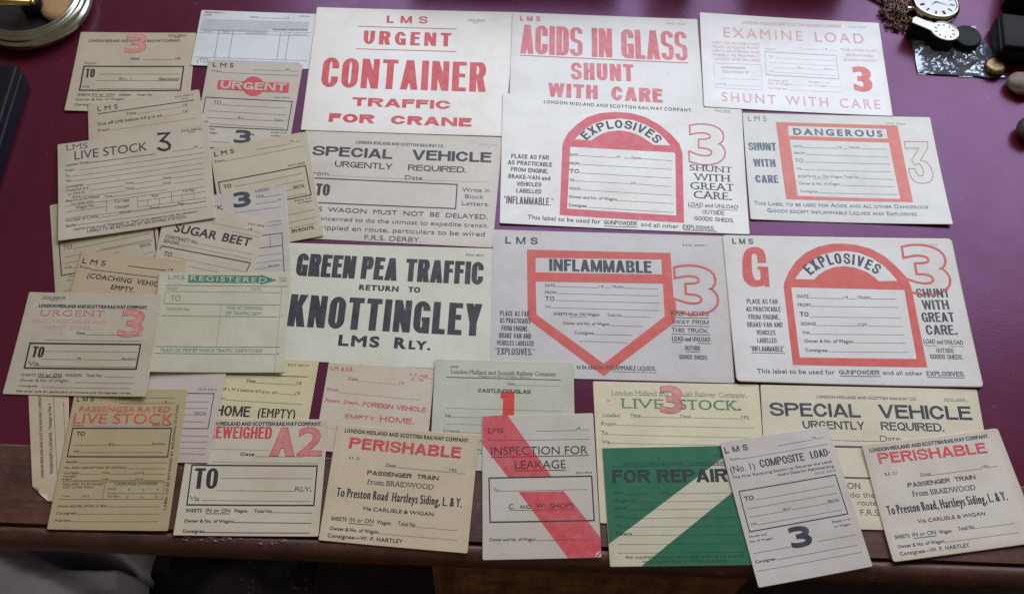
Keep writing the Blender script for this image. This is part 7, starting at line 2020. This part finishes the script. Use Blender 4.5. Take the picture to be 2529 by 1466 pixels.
def extrude_outline(pts, z0, z1):
    n = len(pts)
    v = [(x, y, z0) for x, y in pts] + [(x, y, z1) for x, y in pts]
    return v, [tuple(range(n))[::-1], tuple(range(n, 2 * n))] + [(i, (i + 1) % n, n + (i + 1) % n, n + i) for i in range(n)]
def paddle(k):
    pts = []
    for i in range(29):
        a = R(-152) + R(304) * i / 28
        pts.append((0.0138 * k * math.cos(a), 0.0112 * k * math.sin(a)))
    return pts + [(-0.020, 0.0043 * k), (-0.030, 0.0050 * k), (-0.0325, 0.002 * k), (-0.0315, -0.004 * k), (-0.020, -0.0046 * k)]
fob = thing('fob_watch', (0.4005, 0.7455, 0.003), 'black fob watch with long pale cream face lying on the plastic bag', 'watch', R(-22))
v, f = extrude_outline(paddle(1.06), 0.0, 0.0185); link('body', mesh_of('fobbody', v, f), BLACK, fob)
v, f = extrude_outline(paddle(0.97), 0.0186, 0.0196); link('face', mesh_of('fobface', v, f), simple('cream_face', (0.78, 0.76, 0.62), 0.3, 0, 0.12, 400), fob)
tk = []
for k in range(10):
    a = k * math.pi / 5; c, s_ = math.cos(a), math.sin(a)
    tk.append(([(0.0078 * c - .0005 * s_, 0.0064 * s_ + .0005 * c, 0.0198), (0.0078 * c + .0005 * s_, 0.0064 * s_ - .0005 * c, 0.0198), (0.0102 * c + .0005 * s_, 0.0084 * s_ - .0005 * c, 0.0198), (0.0102 * c - .0005 * s_, 0.0084 * s_ + .0005 * c, 0.0198)], [(0, 1, 2, 3)]))
link('hour_marks', mesh_of('fobmarks', *merge(tk)), BLACK, fob)
v, f = tube([(0.0134 * math.cos(a), 0.0109 * math.sin(a), 0.0197) for a in [R(-140) + R(280) * i / 30 for i in range(31)]], 0.0006, 6); link('bezel', mesh_of('fobbezel', v, f, True), SILVER, fob)
disc = thing('black_disc', (0.4265, 0.7485, 0.003), 'thick round black disc lying on the plastic bag beside the fob watch', 'disc')
v, f = lathe([(0, 0), (0.0125, 0), (0.0138, 0.002), (0.0138, 0.011), (0.0125, 0.0125), (0.0105, 0.0118), (0, 0.0118)], 48); link('disc_body', clean(mesh_of('disc', v, f, True)), BLACK, disc)

def plastic_material():
    m, nt, N, Lk, b = mat('clear_plastic')
    out = N['Material Output']
    tr = N.new('ShaderNodeBsdfTransparent'); tr.inputs[0].default_value = (0.92, 0.93, 0.97, 1)
    gl = N.new('ShaderNodeBsdfGlossy'); gl.inputs['Roughness'].default_value = 0.10; gl.inputs[0].default_value = (0.85, 0.9, 1, 1)
    df = N.new('ShaderNodeBsdfDiffuse'); df.inputs[0].default_value = (0.74, 0.78, 0.92, 1)
    fr = N.new('ShaderNodeFresnel'); fr.inputs['IOR'].default_value = 2.3
    m1 = N.new('ShaderNodeMixShader'); m2 = N.new('ShaderNodeMixShader')
    m1.inputs[0].default_value = 0.14; Lk.new(tr.outputs[0], m1.inputs[1]); Lk.new(df.outputs[0], m1.inputs[2])
    Lk.new(fr.outputs[0], m2.inputs[0]); Lk.new(m1.outputs[0], m2.inputs[1]); Lk.new(gl.outputs[0], m2.inputs[2])
    Lk.new(m2.outputs[0], out.inputs['Surface'])
    return m
# crumpled plastic bag, a folded film with two layers
random.seed(3)
from mathutils import noise as mn
bag_c = [(0.3765, 0.756), (0.444, 0.7745), (0.4655, 0.7115), (0.3795, 0.7085)]
def film(z0, amp, seed):
    n = 40; v = []
    for j in range(n + 1):
        for i in range(n + 1):
            a, b = i / n, j / n
            p = Vector(bag_c[3]).lerp(Vector(bag_c[2]), a).lerp(Vector(bag_c[0]).lerp(Vector(bag_c[1]), a), b)
            ed = min(a, 1 - a, b, 1 - b)
            s = min(1, ed * 6)
            q = Vector((p.x * 62 + seed, p.y * 62, seed))
            rdg = 1 - abs(mn.noise(q)) * 2.2
            z = z0 + amp * s * (0.25 + 0.55 * rdg + 0.5 * abs(mn.noise(q * 2.3)) + 0.18 * mn.noise(q * 5.1)) * (0.45 + 0.55 * b)
            v.append((p.x + 0.002 * mn.noise(q * .7), p.y + 0.002 * mn.noise(q * .7 + Vector((9, 9, 9))), max(z, 0.0006)))
    return v, [(j * (n + 1) + i, j * (n + 1) + i + 1, (j + 1) * (n + 1) + i + 1, (j + 1) * (n + 1) + i) for j in range(n) for i in range(n)]
bag = tag(link('plastic_bag', mesh_of('bag', *merge([film(0.0008, 0.0018, 2.0), film(0.0016, 0.0105, 7.3)]), False), plastic_material()), 'crumpled clear plastic bag with white glints under the fob watch', 'bag')
t = thing('brass_lump', (0.4535, 0.7205, 0.0016), 'small rounded brass piece inside the corner of the plastic bag', 'brass piece', 0.4)
v, f = lathe([(0, 0), (0.007, 0), (0.0105, 0.003), (0.0102, 0.006), (0.007, 0.0075), (0.004, 0.0072), (0, 0.008)], 32)
link('lump_body', clean(mesh_of('lump', v, f, True)), simple('dull_brass', (0.20, 0.14, 0.07), 0.4, 1.0, 0.5, 300), t)
# dark objects at the right edge
t = thing('black_box', (0.5005, 0.748, 0.0), 'low black box at the right edge beside the plastic bag', 'box', -0.06)
link('box_body', rounded_box(0.092, 0.046, 0.020, 0.004), BLACK, t); q = link('box_lid', rounded_box(0.088, 0.042, 0.006, 0.0025), simple('black_leather', (0.007, 0.006, 0.006), 0.55, 0, 0.3, 200, 0.15), t); q.location = (0, 0, 0.0203)
t = thing('dark_block', (0.512, 0.812, 0.0), 'taller dark block at the upper right corner', 'block', -0.25)
link('block_body', rounded_box(0.075, 0.05, 0.032, 0.005), BLACK, t); q = link('block_cap', rounded_box(0.06, 0.036, 0.006, 0.0025), BLACK, t); q.location = (0, 0, 0.0323)
def pebble(sx, sy, sz, seed):
    bm = bmesh.new(); bmesh.ops.create_icosphere(bm, subdivisions=4, radius=1)
    for w in bm.verts:
        k = 1 + 0.10 * mn.noise(w.co * 1.3 + Vector((seed, 0, 0)))
        w.co = Vector((w.co.x * sx * k, w.co.y * sy * k, (w.co.z + 0.98) * sz * k))
    me = bpy.data.meshes.new('pebble'); bm.to_mesh(me); bm.free()
    me.polygons.foreach_set('use_smooth', [True] * len(me.polygons)); return me
o = tag(link('pebble', pebble(0.0165, 0.0125, 0.0075, 1.0), simple('brown_stone', (0.16, 0.115, 0.075), 0.55, 0, 0.35, 160)), 'flat oval brown pebble on the leather at the right edge', 'pebble'); o.location = (0.4775, 0.7005, 0.0)
o = tag(link('pebble', pebble(0.011, 0.013, 0.009, 4.0), simple('dark_stone', (0.05, 0.022, 0.02), 0.5, 0, 0.3, 160)), 'dark red brown pebble cut by the right edge, beyond the DANGEROUS card', 'pebble'); o.location = (0.4735, 0.645, 0.0)

# cloth and bag on the chair pushed under the desk, seen below its front edge
chair = thing('chair', (-0.42, 0.30, -0.73), 'dark chair pushed under the desk at the lower left corner', 'chair')
q = link('seat', rounded_box(0.46, 0.42, 0.05, 0.015), simple('dark_seat', (0.015, 0.013, 0.014), 0.7), chair); q.location = (0, 0, 0.490)
for sx in (-1, 1):
    for sy in (-1, 1):
        lg = link('leg', rounded_box(0.035, 0.035, 0.492, 0.004), WOODV, chair); lg.location = (sx * 0.2, sy * 0.18, 0.0)
def heightcloth(x0, x1, y0, y1, zf, nx, ny):
    v = []
    for j in range(ny + 1):
        for i in range(nx + 1):
            x, y = x0 + (x1 - x0) * i / nx, y0 + (y1 - y0) * j / ny
            v.append((x, y, zf(x, y, i / nx, j / ny)))
    return v, [(j * (nx + 1) + i, j * (nx + 1) + i + 1, (j + 1) * (nx + 1) + i + 1, (j + 1) * (nx + 1) + i) for j in range(ny) for i in range(nx)]
def zcloth(x, y, a, b):
    q = Vector((x * 9, y * 11, 0.3))
    z = -0.075 + 0.016 * mn.noise(q * 1.6) + 0.010 * mn.noise(q * 3.1) + 0.002 * mn.noise(q * 14)
    # the fold that leaves a dark hollow across the middle
    cx = (x + 0.348) / 0.047; cy = (y - 0.2025 + 0.14 * (x + 0.348) - 0.05 * abs(x + 0.348)) / (0.0105 * max(0.15, 1 - 0.5 * abs(cx)))
    z -= 0.11 * math.exp(-(cx * cx + cy * cy) ** 2)
    # ridge rolling towards the lower right corner
    z += 0.016 * math.exp(-((y - 0.172 + 0.30 * (x + 0.34)) / 0.011) ** 2)
    z -= 0.10 * max(0, (x + 0.308) / 0.012) ** 2 if x > -0.308 else 0
    return max(z, -0.186)
def fleece():
    m, nt, N, Lk, b = mat('grey_fleece')
    tc = N.new('ShaderNodeTexCoord'); f = noise(nt, tc.outputs['Object'], 900, 3); g = noise(nt, tc.outputs['Object'], 30, 4)
    c = mix(nt, 0.5, ramp(nt, f, [(0.3, (0.60, 0.61, 0.78)), (0.7, (0.84, 0.85, 0.98))]), ramp(nt, g, [(0.3, (0.60, 0.61, 0.78)), (0.7, (0.84, 0.85, 0.98))]))
    Lk.new(c, b.inputs['Base Color']); b.inputs['Roughness'].default_value = 0.95; bump(nt, b, f, 0.8, 0.002)
    return m
tag(link('blanket', mesh_of('blanket', *heightcloth(-0.66, -0.298, 0.09, 0.34, zcloth, 150, 130), True), fleece()), 'rumpled pale grey fleece blanket on the chair below the desk edge', 'blanket')
def speckled_cloth():
    m, nt, N, Lk, b = mat('black_nylon')
    tc = N.new('ShaderNodeTexCoord'); ob = tc.outputs['Object']
    s = noise(nt, ob, 210, 3, 0.6); w = noise(nt, ob, 26, 2)
    k = mix(nt, 1.0, ramp(nt, s, [(0.62, (0, 0, 0)), (0.72, (0.8, 0.8, 0.8))]), ramp(nt, w, [(0.5, (0, 0, 0)), (0.62, (1, 1, 1))]), 'MULTIPLY')  # scattered pale specks mixed into the black cloth colour
    Lk.new(mix(nt, k, (0.007, 0.007, 0.009), (0.42, 0.42, 0.45)), b.inputs['Base Color'])
    b.inputs['Roughness'].default_value = 0.4
    return m
def zbag(x, y, a, b):
    q = Vector((x * 22, y * 22, 5.3))
    return -0.178 + 0.06 * math.sin(math.pi * min(1, a * 1.02)) * math.sin(math.pi * b) + 0.012 * abs(mn.noise(q))
tag(link('black_bag', mesh_of('blackbag', *heightcloth(-0.318, -0.16, 0.10, 0.34, zbag, 50, 50), True), speckled_cloth()), 'shiny black bag beside the grey blanket below the desk edge', 'bag')
